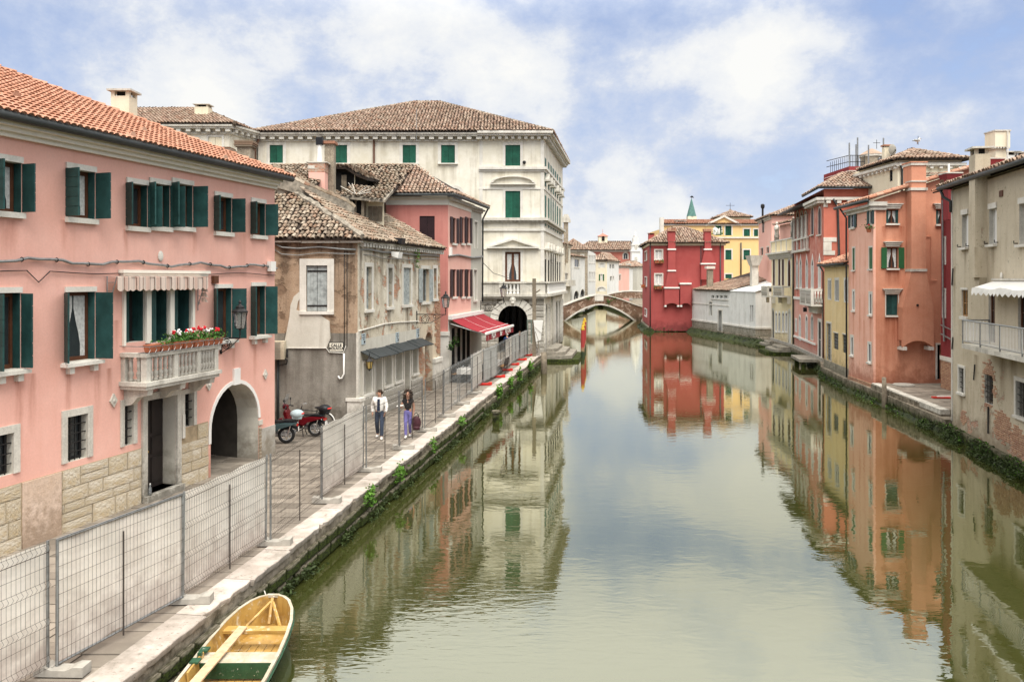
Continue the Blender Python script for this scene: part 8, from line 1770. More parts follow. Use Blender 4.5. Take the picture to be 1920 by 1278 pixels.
for a, b, y in ((1320,1335,466),(1314,1342,493)): mb.box(S(a), S(b), 0, d+0.08, Z(y+2.6), Z(y))
mb.build('stone_ledge', M['white'], o, kind='stuff'); mb = MB(W2)
for k in range(5): s = S(1319.5)+(S(1335)-S(1319.5))*k/5; mb.prism([(s+0.02, Z(434)),(s+0.18, Z(434)),(s+0.2, Z(429)),(s, Z(429))], -0.1, d+0.1)
mb.box(S(1321.5), S(1333.5), -0.3,-0.004, ze-0.1, Z(434), 1); mb.build('crown', [M['tile_red'], M['rr']], o, kind='stuff')
for px in (1219,1350.5): pipe(xh, [W2((W2.S(px), 0.08, ze)), W2((W2.S(px), 0.08,0.6))], 0.07, 'gutter')
pipe(xh, [W2((W2.S(1314), 0.06, ze)), W2((W2.S(1314), 0.06, W2.Z(1314,540)))], 0.05, 'gutter')
hp = [(16.3,100.5, ze+0.05),(26.4,100.5, ze+0.05),(26.6,113, ze+0.05),(17.7,115.4, ze+0.05)]; r0, r1 = (20.4,105.8, CZ+(522-427)*105.8/F),(22.3,106.0, CZ+(522-426.5)*106/F)
rf = roof(xh, [[hp[0], hp[1], r1, r0], [hp[1], hp[2], r1], [hp[2], hp[3], r0, r1], [hp[3], hp[0], r0]], M['tile_mid'], 0.30,0.5,0,0.015,4, ridges=[(hp[0], r0),(hp[1], r1),(r0, r1)], rr=0.14)
p = at_y(1221,437,106); chimney(rf, p.x, 106,11.2, p.z, 0.7,0.7, 'rr', 'tile_red')
for (px, py, lb_) in ((1235,491, 'flower box under the upper window of the crimson house'),(1234.5,539, 'flower box under the lower window of the crimson house')):
 c = W2((W2.S(px), 0.25, W2.Z(px, py))); t = thing('window_box', lb_, 'flower box', c, group='window boxes of the crimson house'); mb = MB(); mb.box(c[0]-0.5, c[0]+0.5, c[1]-0.12, c[1]+0.12, c[2]-0.15, c[2]+0.1); mb.build('trough', M['terracotta'], t); leaves('foliage', lambda c=c: (c[0]+rnd.uniform(-.55,.55), c[1]+rnd.gauss(0,.12), c[2]+rnd.gauss(0.05,.14)), 0.12, M['leaf'], t, 90)
 mb = MB()
 for j in range(8): mb.ell((c[0]+rnd.uniform(-.5,.5), c[1]-0.15, c[2]+rnd.uniform(0,.2)), 0.05,5,4)
 mb.build('blossoms', M['redflower'], t, kind='stuff')
c = W1((W1.S(1211), 0.3, W1.Z(1211,538))); t = thing('window_box', 'orange flower box on the canal end of the crimson house', 'flower box', c); mb = MB(); mb.box(c[0]-0.15, c[0]+0.1, c[1]-0.8, c[1]+0.8, c[2]-0.15, c[2]+0.1); mb.build('trough', M['terracotta'], t); leaves('blossoms', lambda: (c[0]+rnd.gauss(0,.1), c[1]+rnd.uniform(-.8,.8), c[2]+rnd.gauss(0.15,.1)), 0.12, plain('orange_petal', (0.6,0.14,0.02), 0.6), t, 80)
mb = MB(W1); s = W1.S(1207.5); z = W1.Z(1207.5,455); n = 8
t = props(None or bpy.data.objects.new('window_awning', None), 'small striped domed awning on the canal end of the crimson house', 'awning'); COL.objects.link(t); q = W1((s, 0, z)); t.location = q; ORG[t.name] = Vector(q)
for k in range(n):
 for j in range(5): a0_, a1_ = math.pi/2*j/5, math.pi/2*(j+1)/5; sa, sb = s-2+4*k/n, s-2+4*(k+1)/n; mb.poly([(sa, 0.9*math.sin(a0_), z+0.6*math.cos(a0_)-0.7),(sb, 0.9*math.sin(a0_), z+0.6*math.cos(a0_)-0.7),(sb, 0.9*math.sin(a1_), z+0.6*math.cos(a1_)-0.7),(sa, 0.9*math.sin(a1_), z+0.6*math.cos(a1_)-0.7)], k % 2)
mb.build('awning_cloth', [M['white'], M['creamhouse']], t)
# -- ochre house with pediment and things behind
Y = 119.0; k = Y/F; zf = lambda y: CZ+(CH-y)*k; xx = lambda px: (px-CX)*k
yy_ = thing('ochre_house', 'bright ochre house with pediment gable and green shutters', 'house', (xx(1240), Y, 0.8)); W = Wall((xx(1240), Y),(xx(1432), Y))
os_ = dict(shut='closed', smat='green2', planks=2, trim='stone', tw=0.16, depth=0.12)
for (a, b, t, bt_) in ((1341.5,1352.5,423,441),(1360,1371.5,423,441.5),(1394.5,1406,429.5,443),(1413.5,1421.5,430,443),(1360,1371.5,468.5,487),(1394,1406,468.5,487),(1360,1372,514,522),(1341,1352,470,487)): win(W, yy_, a, b, t, bt_, **os_)
ze = zf(425); wall_mesh(W, 0.8, zf(444), M['ochre'], yy_); 
WPd = Wall((xx(1325), Y),(xx(1388), Y)); mbc = MB(W)
wall_mesh(W, zf(444), zf(421), M['ochre'], yy_); mbc.prism([(WPd.S(1325)+xx(1325)-xx(1240), zf(421)),(xx(1388)-xx(1240), zf(421)),(xx(1357)-xx(1240), zf(405))], -0.3,-0.001); mbc.build('gable_wall', M['ochre'], yy_)
plain_walls(yy_, [(xx(1240), Y),(xx(1432), Y),(xx(1432), Y+10),(xx(1240), Y+10)], 0.8, ze-0.3, M['ochre'], skip=(0,))
mb = MB(W); g0, g1, gm_ = xx(1323)-xx(1240), xx(1390)-xx(1240), xx(1357)-xx(1240)
for a, b in (((g0, zf(420)),(gm_, zf(403.5))),((g1, zf(420)),(gm_, zf(403.5)))): mb.prism([a, b, (b[0], b[1]-0.3),(a[0], a[1]-0.3)], -0.1,0.25)
mb.box(gm_-2.6, W.L, 0.002,0.16, zf(447), zf(444)); mb.box(0, W.L, -0.05,0.2, zf(423), zf(421)); mb.build('cornice', M['stone'], yy_)
mb = MB(); roof_face(mb, [(xx(1243), Y-0.3, zf(420)),(xx(1432), Y-0.3, zf(420)),(xx(1432)*1.04, Y+5.5, zf(408)),(xx(1243)*1.04, Y+5.5, zf(408))]); rf = mb.build('roof', M['under'], yy_); tiles(rf, [(xx(1243), Y-0.3, zf(420)+.02),(xx(1432), Y-0.3, zf(420)+.02),(xx(1432)*1.04, Y+5.5, zf(408)+.02),(xx(1243)*1.04, Y+5.5, zf(408)+.02)], M['tile_red'], 0.36,0.6,0,0.01,3)
pipe(yy_, [W((W.S(1389), 0.1, zf(455))), W((W.S(1389), 0.1, zf(520)))], 0.1, 'gutter')
mb = MB(); mb.box(xx(1237), xx(1244), Y-0.4, Y+0.4, zf(450), zf(408)); mb.build('corner_post', M['stone'], yy_); p = at_y(1276,418, Y+1.5); chimney(rf, p.x, Y+1.5, zf(424), zf(412), 1.5,0.8, 'shed', 'stonedirty')
t = thing('sheet_on_terrace', 'white sheet hung on the terrace of the ochre house', 'sheet', (xx(1338), Y-1.2, zf(440))); mb = MB(); n = 10
for j in range(n): a, b = xx(1333)+j*0.1, xx(1333)+(j+1)*0.1; mb.poly([(a, Y-1.2+.06*math.sin(j), zf(440)),(b, Y-1.2+.06*math.sin(j+1), zf(440)),(b, Y-1.2, zf(428)+.1*math.sin(j*.7)),(a, Y-1.2, zf(428)+.1*math.sin((j-1)*.7))])
mb.build('cloth', M['white'], t)
leaves('leaves', lambda: (xx(1342)+rnd.gauss(0,.5), Y-1.0+rnd.gauss(0,.2), zf(440)+abs(rnd.gauss(0,.35))), 0.16, M['leaf'], thing('terrace_plant', 'green plants along the terrace of the ochre house', 'plant', (xx(1342), Y-1, zf(440))), n=120)
Y = 150.0; k = Y/F; zf = lambda y: CZ+(CH-y)*k; cx = (1376-CX)*k; t = thing('cross_topped_roof', 'low tiled church roof with slender iron cross behind the gable', 'church', (cx, Y, 1)); mb = MB(); mb.box(cx-2.6, cx+3, Y, Y+5,1, zf(407)); mb.build('wall', M['creamhouse'], t)
A_, B_, C_, D_ = (cx-3, Y-.4, zf(407)),(cx+3.4, Y-.4, zf(407)),(cx+3.4, Y+5.4, zf(407)),(cx-3, Y+5.4, zf(407)); T_ = (cx, Y+2.5, zf(393)); roof(t, [[A_, B_, T_], [B_, C_, T_], [C_, D_, T_], [D_, A_, T_]], M['tile_mid'], 0.4,0.7, seg=3)
mb = MB(); mb.tube([(cx, Y+2.5, zf(394)),(cx, Y+2.5, zf(378))], 0.04,5); mb.tube([(cx-0.8, Y+2.5, zf(383)),(cx+0.8, Y+2.5, zf(383))], 0.035,5)
mb.build('cross', M['iron'], t)
Y = 280.0; k = Y/F; zf = lambda y: CZ+(CH-y)*k; cx = (1296.5-CX)*k; t = thing('bell_tower', 'far bell tower with green copper spire and weathervane', 'tower', (cx, Y, 1)); h = 8*k; mb = MB(); mb.box(cx-h, cx+h, Y-h, Y+h, 1, zf(406)); mb.build('shaft', M['creamhouse'], t)
mb = MB(); mb.lathe([(h*1.15,0),(h*0.12, zf(374)-zf(406)),(0.05, zf(372)-zf(406))], (cx, Y, zf(406)), 8); mb.build('spire', plain('green_copper', (0.085,0.18,0.155), 0.6,0.25,1.5), t); mb = MB(); mb.tube([(cx, Y, zf(374)),(cx, Y, zf(367))], 0.08,5); mb.prism([(cx-0.6, zf(370)),(cx+0.9, zf(371)),(cx+0.3, zf(367)),(cx-0.2, zf(368))], Y-.08, Y+.08); mb.build('weathervane', M['iron'], t)
# == FURNITURE OF THE QUAY
# -- temporary fence
FY = [8.6,11.9,14.53,17.67,21.0,24.4,27.6,30.8,34.0,37.4,40.8,44.2,47.6,51.0,54.4,57.6,60.9]
kind_ = 'kfkmkmmmmmktmktt'   # k: sheeted, kinked wires; f: sheeted, flat with round rail; m: bare; t: sheeted, far
FL = ['white sheeted fence panel at the lower left corner, cut off by the photo edge', 'white sheeted fence panel with round top rail facing the yellow boat', 'white sheeted fence panel with kinked wires in front of the dark house door',
      'bare wire fence panel across the mouth of the arched passage', 'white sheeted fence panel between the scooters and the walking man', 'bare wire fence panel in front of the walking man', 'bare wire fence panel in front of the walking woman',
      'bare wire fence panel just past the walking woman', 'second bare wire fence panel past the walking woman', 'bare wire fence panel before the first restaurant table', 'grey sheeted fence panel hiding the restaurant tables, nearer one', 'grey sheeted fence panel hiding the restaurant tables, farther one',
      'bare wire fence panel beside the person in blue', 'grey sheeted fence panel by the first pair of red feet', 'grey sheeted fence panel between the red feet before the palace', 'last grey sheeted fence panel ending at the palace corner']
FT = ['the near end of the round railed panel, bottom left', 'post before the dark house door', 'post at the end of the third white sheet', 'the post between bare arch panel and white sheet', 'post beside the walking man', 'post to the left of the walking woman', 'post to the right of the walking woman',
      'second post past the walking woman', 'third post past the walking woman', 'last post before the grey sheets', 'post amid the grey sheets by the restaurant', 'post at the end of the restaurant sheets', 'post beside the person in blue', 'first grey sheet past the person in blue', 'middle of the last grey sheets', 'last post at the palace corner']
FH = 1.95
def fwall(k): return Wall((fenceX(FY[k])+0.0, FY[k]),(fenceX(FY[k+1]), FY[k+1]))
for k, kd in enumerate(kind_):
 W = fwall(k); L = W.L; z0 = QZ+0.14; z1 = QZ+FH; off = 0.06 if k % 2 else 0.0
 t = thing('temporary_fence', FL[k], 'fence panel', W((0,0, QZ)), group='temporary fence panels along the quay')
 lean = rnd.uniform(-0.02,0.03)
 mb = MB(W)
 for s in (0.05, L-0.05): mb.tube([(s, off, QZ+0.03),(s, off+lean, z1)], 0.022,6)
 if kd == 'f': mb.tube([(0.05, off, z1-0.02),(L-0.05, off, z1-0.02)], 0.024,6); mb.tube([(0.05, off, z0),(L-0.05, off, z0)], 0.02,6)
 mb.build('posts', M['galv'], t, kind='stuff')
 mb = MB(W); m_ = L*(0.5 if kd != 'f' else 0.47); mb.tube([(m_, off+0.035, QZ+0.05),(m_, off+0.035, z1-0.25)], 0.014,5); mb.build('stake', M['wire'], t)
 ribs = [] if kd == 'f' else [z1-0.10, z1-0.62, z1-1.15, z0+0.12]
 far = k >= 8; nv = int(L/(0.08 if not far else 0.12)); mb = MB(W); wr = 0.0027 if not far else 0.0045
 for j in range(nv+1):
  s = 0.06+(L-0.12)*j/nv; pts = [(s, off+0.02, z0)]
  for rz_ in sorted(ribs):
   pts += [(s, off+0.02, rz_-0.055),(s+0.0, off+0.065, rz_),(s, off+0.02, rz_+0.055)]
  pts.append((s, off+0.02, z1)); 
  if kd == 'f' : pts = [(s, off+0.02, z0),(s+rnd.uniform(-.006,.006), off+0.024,(z0+z1)/2),(s, off+0.02, z1)]
  mb.tube(pts, wr, 3, cap=False)
 zs_ = [z0, z1-0.16]+[r+d for r in ribs for d in (-0.055,0.055)] if ribs else [z0+(z1-z0)*q/9 for q in range(10)]
 if ribs: zs_ += [z1-0.36, z1-0.88, z0+0.45]
 for z in zs_: mb.tube([(0.05, off+0.026, z),(L-0.05, off+0.026, z)], wr*1.2,3, cap=False)
 mb.build('wire_mesh', M['wire'] if not far else M['galv'], t)
 if kd in 'kft':
  mb = MB(W); n = 18; mz = 6
  f = lambda i, j: (0.06+(L-0.12)*i/n, off-0.01+0.012*math.sin(i*1.3+k)+0.010*math.sin(j*1.7+i*0.6), z0+0.02+(z1-z0-0.05)*j/mz+(0.015*math.sin(i*0.9+k) if j in (0, mz) else 0))
  for i in range(n):
   for j in range(mz): mb.poly([f(i, j), f(i+1, j), f(i+1, j+1), f(i, j+1)])
  mb.build('sheet', M['tarp'] if kd != 't' else M['tarpgrey'], t, smooth=True) if True else None
def foot_mesh(mat, name):
 mb = MB(); pts = [(-0.36,0),(0.36,0),(0.36,0.14),(0.22,0.14),(0.10,0.09),(-0.10,0.09),(-0.22,0.14),(-0.36,0.14)]
 mb.prism(pts, -0.12,0.12)
 for s in (-0.17,0.17): mb.box(s-0.05, s+0.05,-0.05,0.05,0.085,0.112)
 return mb.mesh(name, mat)
fm, fr_ = foot_mesh(M['concrete'], 'concrete_block'), foot_mesh(M['redfoot'], 'plastic_block')
for k in range(1, len(FY)):
 red = k >= 11; y = FY[k]; x = fenceX(y)+0.17; o = obj('plastic_block' if red else 'concrete_block', fr_ if red else fm, None, loc=(x, y, QZ+0.022), rot=(0,0, rnd.uniform(-0.12,0.05)))
 props(o, ('red plastic' if red else 'pale concrete')+' fence foot under '+FT[k-1], 'fence foot', 'feet of the temporary fence')
# -- yellow boat
BX, BY0 = -4.40,10.2
bt = lthing('rowing_boat', 'yellow and dark green wooden rowing boat moored against the quay', 'boat', (BX, BY0,0), R(0.5))
St = [(0.0,0.52,0.44),(0.8,0.60,0.41),(1.6,0.65,0.40),(2.4,0.665,0.41),(3.2,0.655,0.44),(3.8,0.625,0.48),(4.3,0.575,0.52),(4.7,0.48,0.56),(5.0,0.35,0.59),(5.14,0.23,0.605),(5.22,0.09,0.61)]
def secs(ins, dz):
 o = []
 for y, b, g_ in St:
  b2 = max(0.012, b-ins); y2 = y if y < 5 else y-ins*0.8*(1 if y > 5.1 else 0.5)
  o.append([(-b2, y2, g_-dz),(-b2*0.93, y2, g_*0.45),(-b2*0.78, y2,0.02+ins),(0, y2,-0.08+ins*0.9 if y < 4.6 else 0.05+ins),(b2*0.78, y2,0.02+ins),(b2*0.93, y2, g_*0.45),(b2, y2, g_-dz)])
 return o
def hull(ss, mi=0):
 mb = MB()
 for a, b in zip(ss, ss[1:]):
  for j in range(6): mb.poly([a[j], a[j+1], b[j+1], b[j]], mi)
 mb.poly(ss[0]); mb.poly(ss[-1]); return mb
g = NG('worn_yellow_paint'); c = g.mix(g.rng(g.noise(2.5,5), 0.35,0.65),(0.38,0.215,0.045),(0.48,0.30,0.085)); c = g.mix(g.rng(g.noise(6,7,0.7), 0.56,0.66,0,0.8), c, (0.62,0.55,0.42)); c = g.mix(g.rng(g.noise(2.2,7,0.72), 0.52,0.66,0,0.8), c, (0.20,0.115,0.04)); M['boatyellow'] = g.fin(c, 0.55, g.bump(g.noise(20,5), 0.3,0.01))
g = NG('worn_green_paint'); c = g.mix(g.rng(g.noise(14,7,0.75), 0.62,0.66), g.mix(g.rng(g.noise(3,4), 0.35,0.65),(0.010,0.050,0.022),(0.022,0.085,0.040)),(0.62,0.60,0.52)); M['boatgreen'] = g.fin(c, 0.5, g.bump(g.noise(20,5), 0.3,0.01))
g = NG('worn_white_paint'); c = g.mix(g.rng(g.noise(5,7,0.7), 0.42,0.62),(0.36,0.31,0.22),(0.48,0.43,0.34)); c = g.mix(g.rng(g.noise(9,6,0.7), 0.58,0.66,0,0.8), c, (0.34,0.28,0.18)); M['boatwhite'] = g.fin(c, 0.6, g.bump(g.noise(20,5), 0.3,0.01))
M['plank'] = plain('bare_pine_plank', (0.52,0.36,0.22), 0.75,0.25,9,30,0.3)
so, si = secs(0,0), secs(0.035,0.0); hull(so).build('hull', M['boatgreen'], bt, smooth=False); hull(si).build('inner_lining', M['boatyellow'], bt)
mb = MB()
for sd in (0,6):
 for k in range(len(St)-1):
  a, b = so[k][sd], so[k+1][sd]; c_, d = si[k][sd], si[k+1][sd]; sg = -1 if sd == 0 else 1
  mb.hexa([(a[0]+sg*.018, a[1], a[2]-0.035),(b[0]+sg*.018, b[1], b[2]-0.035),(d[0], d[1], b[2]-0.035),(c_[0], c_[1], a[2]-0.035),(a[0]+sg*.018, a[1], a[2]+0.012),(b[0]+sg*.018, b[1], b[2]+0.012),(d[0], d[1], b[2]+0.012),(c_[0], c_[1], a[2]+0.012)])
a, b = so[-1][0], so[-1][6]; mb.box(a[0]-0.018, b[0]+0.018, a[1]-0.05, a[1]+0.02, a[2]-0.036, a[2]+0.014)
mb.build('gunwale', M['boatwhite'], bt)
mb = MB()
for sd in (0,6):
 for k in range(len(St)-1):
  a, b = so[k][sd], so[k+1][sd]; sg = -1 if sd == 0 else 1
  mb.tube([(a[0]+sg*.02, a[1], a[2]-0.06),(b[0]+sg*.02, b[1], b[2]-0.06)], 0.022,5)
mb.build('rubbing_strake', M['boatgreen'], bt)
mb = MB(); 
for j in range(6): x = -0.42+j*0.14; mb.box(x+.004, x+0.134,0.3,4.35,0.055,0.075)
mb.build('floor_boards', M['boatyellow'], bt, kind='stuff')
def thwart(y0, y1, z, top, front, fh, name='thwart'):
 b = [p for p in St]; 
 def hbm(y):
  for (a, ba, _),(c, bc, _) in zip(St, St[1:]):
   if a <= y <= c: return ba+(bc-ba)*(y-a)/(c-a)-0.045
  return 0.1
 mb = MB(); q = [(-hbm(y0), y0),(hbm(y0), y0),(hbm(y1), y1),(-hbm(y1), y1)]; mb.hexa([(x, y, z-0.045) for x, y in q]+[(x, y, z) for x, y in q]); o = mb.build(name, M[top], bt)
 if front: mb = MB(); mb.hexa([(-hbm(y0)*0.95, y0+.01, z-fh),(hbm(y0)*0.95, y0+.01, z-fh),(hbm(y0)*.95, y0+.04, z-fh),(-hbm(y0)*.95, y0+.04, z-fh),(-hbm(y0), y0-0.004, z+0.0),(hbm(y0), y0-0.004, z+0.0),(hbm(y0), y0+.04, z-.002),(-hbm(y0), y0+.04, z-.002)]); mb.build('front_board', M[front], o)
 return o
thwart(4.05,4.27,0.43, 'boatyellow', 'boatyellow', 0.06); thwart(2.98,3.36,0.38, 'boatwhite', 'boatgreen', 0.26); thwart(1.98,2.36,0.36, 'boatwhite', 'boatgreen', 0.22); thwart(0.6,0.95,0.36, 'boatwhite', 'boatgreen', 0.22)
mb = MB()
for sd in (-1,1): mb.tube([(0.02*sd, 5.10,0.52),(0.30*sd, 4.55,0.30)], 0.028,5)
mb.tube([(0,5.14,0.58),(0,4.9,0.20)], 0.035,5); mb.build('bow_knee', M['boatyellow'], bt, kind='stuff')
mb = MB(); mb.hexa([(-0.50,1.2,0.40),(-0.33,1.2,0.40),(-0.16,4.15,0.445),(-0.31,4.18,0.445),(-0.50,1.2,0.425),(-0.33,1.2,0.425),(-0.16,4.15,0.47),(-0.31,4.18,0.47)])
props(lthing('plank', 'bare pine plank lying lengthwise across the boat benches', 'plank', (BX, BY0,0), R(0.5)), None); pl = bpy.data.objects[[o.name for o in bpy.data.objects if o.name.startswith('plank')][-1]]
mb.build('board', M['plank'], pl)
mb = MB(); mb.hexa([(-0.585,2.55,0.26),(-0.555,2.55,0.26),(-0.55,3.2,0.28),(-0.58,3.2,0.28),(-0.60,2.55,0.43),(-0.57,2.55,0.43),(-0.565,3.2,0.46),(-0.595,3.2,0.46)]); mb.build('side_board', M['boatyellow'], bt)
mb = MB()
for y in (2.9,3.3): mb.box(-0.66,-0.52, y-0.08, y+0.08,0.435,0.465)
mb.box(-0.62,-0.56,3.06,3.14,0.44,0.50); mb.build('rowlock_block', M['boatgreen'], bt, kind='stuff')
mb = MB(); mb.tube([(BX-0.02, BY0+5.15,0.6),(BX-0.2, BY0+5.35,0.45),(quayX(15.9)+0.14,15.9,0.5)], 0.012,5); props(mb.build('mooring_rope', M['stone'], None), 'pale mooring rope from the boat bow to the quay wall', 'rope')
# -- scooters and bicycle
def wheel(parent, x, z, r, tw_, spokes=6, mat='alloy', thin=False):
 mb = MB(); mb.torus((x, 0, z), r-tw_, tw_, 'y', 22,7); o = mb.build('wheel', M['rubber'], parent, smooth=True)
 mb = MB(); mb.torus((x, 0, z), r-tw_*1.9, tw_*0.35, 'y', 22,6); mb.tube([(x, -0.05, z),(x, 0.05, z)], 0.04 if not thin else 0.02,8)
 for k in range(spokes): a = 2*math.pi*k/spokes; mb.tube([(x, 0, z),(x+(r-tw_*1.8)*math.cos(a), 0, z+(r-tw_*1.8)*math.sin(a))], 0.016 if not thin else 0.003,4)
 mb.build('rim', M[mat], o); return o
def scooter(label, loc, rz, col, trim, topbox, screen, seatc='black', box_col='black'):
 """rear wheel at x=0, front at x=1.25; +x forwards"""
 t = lthing('scooter', label, 'scooter', loc, rz); wheel(t, 0,0.29,0.29,0.055); wheel(t, 1.25,0.29,0.29,0.055)
 def pr(name, pts, hw, mat, taper=0.75):
  mb = MB(); n = len(pts); cx = sum(p[0] for p in pts)/n; cz = sum(p[1] for p in pts)/n
  rings = []
  for y, k in ((-hw, taper),(-hw*0.6,1.0),(hw*0.6,1.0),(hw, taper)): rings.append([mb.add((cx+(p[0]-cx)*k, y, cz+(p[1]-cz)*k)) for p in pts])
  for a, b in zip(rings, rings[1:]):
   for j in range(n): mb.f.append([a[j], a[(j+1) % n], b[(j+1) % n], b[j]]); mb.m.append(0)
  mb.f.append(rings[0][::-1]); mb.m.append(0); mb.f.append(rings[-1]); mb.m.append(0); return mb.build(name, mat, t)
 pr('rear_body', [(-0.34,0.66),(-0.36,0.72),(0.1,0.74),(0.55,0.66),(0.62,0.42),(0.45,0.36),(0.25,0.50),(-0.1,0.60)], 0.17, col)
 pr('leg_shield', [(0.92,0.36),(1.02,0.40),(1.17,0.86),(1.10,0.98),(1.02,0.94),(0.95,0.60)], 0.20, col); pr('floor_board', [(0.50,0.28),(0.98,0.28),(1.0,0.38),(0.5,0.38)], 0.16, trim)
 pr('seat', [(-0.36,0.74),(-0.34,0.82),(0.0,0.83),(0.15,0.79),(0.50,0.80),(0.56,0.74)], 0.15, M[seatc]); pr('front_fender', [(1.02,0.46),(1.10,0.60),(1.30,0.64),(1.50,0.50),(1.44,0.46),(1.25,0.57)], 0.08, col); pr('rear_fender', [(-0.42,0.40),(-0.36,0.56),(-0.1,0.62),(-0.1,0.56),(-0.33,0.46)], 0.07, M['black'])
 mb = MB(); mb.tube([(1.25,0.07,0.29),(1.18,0.07,0.62)], 0.025,6); mb.tube([(1.25,-0.07,0.29),(1.18,-0.07,0.62)], 0.025,6); mb.tube([(1.16,0,0.6),(1.06,0,1.02)], 0.03,6); mb.build('fork', M['chrome'], t, kind='stuff')
 mb = MB(); mb.tube([(1.0,-0.33,1.03),(1.03,-0.2,1.08),(1.06,0,1.04),(1.03,0.2,1.08),(1.0,0.33,1.03)], 0.018,6); mb.tube([(0.99,-0.36,1.03),(1.005,-0.24,1.05)], 0.024,6); mb.tube([(0.99,0.36,1.03),(1.005,0.24,1.05)], 0.024,6); mb.build('handlebar', M['black'], t, kind='stuff')
 pr('headlight_cowl', [(1.02,0.98),(1.18,0.96),(1.22,1.05),(1.14,1.13),(1.03,1.10)], 0.11, col)
 for s in (-1,1): mb = MB(); mb.tube([(1.03, s*0.22,1.08),(1.06, s*0.28,1.26)], 0.008,4); mb.ell((1.06, s*0.29,1.30),(0.02,0.06,0.045), 8,6); mb.build('mirror', M['black'], t)
 mb = MB(); mb.tube([(-0.05,-0.14,0.30),(0.45,-0.15,0.30)], [0.09,0.10], 9); mb.ell((0.02,-0.16,0.30),(0.12,0.05,0.10), 9,6); mb.build('engine', M['alloy'], t, kind='stuff')
 mb = MB(); mb.tube([(0.35,-0.2,0.22),(0.05,-0.21,0.26),(-0.30,-0.21,0.33)], [0.03,0.06,0.055], 8); mb.build('exhaust', M['alloy'], t)
 mb = MB(); mb.tube([(-0.05,0.11,0.29),(-0.14,0.12,0.62)], 0.022,6); mb.tube([(-0.05,-0.11,0.29),(-0.14,-0.12,0.62)], 0.022,6); mb.build('shock_absorber', M['chrome'], t, kind='stuff')
 mb = MB(); mb.box(-0.42,-0.40,-0.09,0.09,0.42,0.56); mb.build('number_plate', M['white'], t); mb = MB(); mb.box(-0.40,-0.35,-0.10,0.10,0.60,0.67); mb.build('tail_light', M['redfoot'], t)
 mb = MB(); mb.tube([(0.45,0.1,0.28),(0.38,0.18,0.02)], 0.016,5); mb.tube([(0.45,-0.1,0.28),(0.38,-0.18,0.02)], 0.016,5); mb.build('stand', M['black'], t, kind='stuff')
 if topbox:
  mb = MB(); mb.ell((-0.36,0,1.0),(0.24,0.22,0.16), 14,9); mb.box(-0.52,-0.2,-0.14,0.14,0.83,0.92); o = mb.build('top_box', M[box_col], t, smooth=True); mb = MB(); mb.ell((-0.50,0,1.02),(0.11,0.17,0.05), 10,6); mb.build('reflector', M['redfoot'], o)
 if screen: mb = MB(); mb.poly([(1.17,-0.2,1.06),(1.17,0.2,1.06),(1.02,0.17,1.52),(1.02,-0.17,1.52)]); mb.poly([(1.175,-0.2,1.06),(1.175,0.2,1.06),(1.025,0.17,1.52),(1.025,-0.17,1.52)]); mb.build('windscreen', M['clear'], t)
 return t
red = plain('scooter_red', (0.12,0.006,0.010), 0.25,0.08,3,0,0); teal = plain('scooter_grey_green', (0.05,0.082,0.085), 0.3,0.1,3,0,0); M['palebox'] = plain('pale_blue_grey_lid', (0.40,0.48,0.50), 0.35,0.06)
p = at_z(591,818, QZ); scooter('red scooter with black top box and tall windscreen in the alley', (p[0], p[1], QZ+0.01), R(172), red, M['black'], True, True)
p = at_z(537,831, QZ); t2 = scooter('grey green scooter with pale lidded top box at the pink house corner', (p[0], p[1], QZ+0.01), R(190), teal, M['black'], True, False, box_col='palebox')
p = at_z(605,813, QZ); t = lthing('bicycle', 'old bicycle leaning behind the red scooter, its rear wheel showing', 'bicycle', (p[0], p[1]+0.35, QZ+0.01), R(176))
wheel(t, 0,0.35,0.35,0.02,18, 'chrome', True); wheel(t, 1.05,0.35,0.35,0.02,18, 'chrome', True); mb = MB()
for a, b in (((0,0,.35),(.42,0,.30)),((0,0,.35),(.30,0,.80)),((.42,0,.30),(.28,0,.86)),((.42,0,.30),(.90,0,.75)),((.31,0,.76),(.88,0,.82)),((1.05,0,.35),(.86,0,.98))): mb.tube([a, b], 0.016,6)
mb.build('frame', M['black'], t, kind='stuff'); mb = MB(); mb.torus((0,0,0.35), 0.375,0.022, 'y', 22,5); mb.build('mudguard', M['white'], t); mb = MB(); mb.tube([(.78,-.28,1.0),(.88,-.1,1.02),(.88,.1,1.02),(.78,.28,1.0)], 0.014,6); mb.build('handlebar', M['chrome'], t); mb = MB(); mb.ell((.26,0,.9),(.14,.08,.04), 10,6); mb.build('saddle', M['black'], t)
# -- people
def skin_tube(V, E, rad, mat, name, parent, sub=2, extra=None):
 me = bpy.data.meshes.new(name); me.from_pydata(V, E, []); o = bpy.data.objects.new(name, me); COL.objects.link(o)
 o.modifiers.new('skin', 'SKIN'); sv = me.skin_vertices[0].data
 for k, r in enumerate(rad): sv[k].radius = (r, r) if isinstance(r, (int, float)) else r; sv[k].use_root = (k == 0)
 s = o.modifiers.new('sub', 'SUBSURF'); s.levels = sub; s.render_levels = sub
 dg = bpy.context.evaluated_depsgraph_get(); m2 = bpy.data.meshes.new_from_object(o.evaluated_get(dg)); bpy.data.objects.remove(o)
 m2.materials.clear(); m2.materials.append(mat); m2.polygons.foreach_set('use_smooth', [True]*len(m2.polygons)); m2.name = name
 if extra is not None:
  import bmesh; bm = bmesh.new(); bm.from_mesh(m2); bm.from_mesh(extra); bm.to_mesh(m2); bm.free()
 o2 = bpy.data.objects.new(name, m2); COL.objects.link(o2); o2.parent = parent; return o2
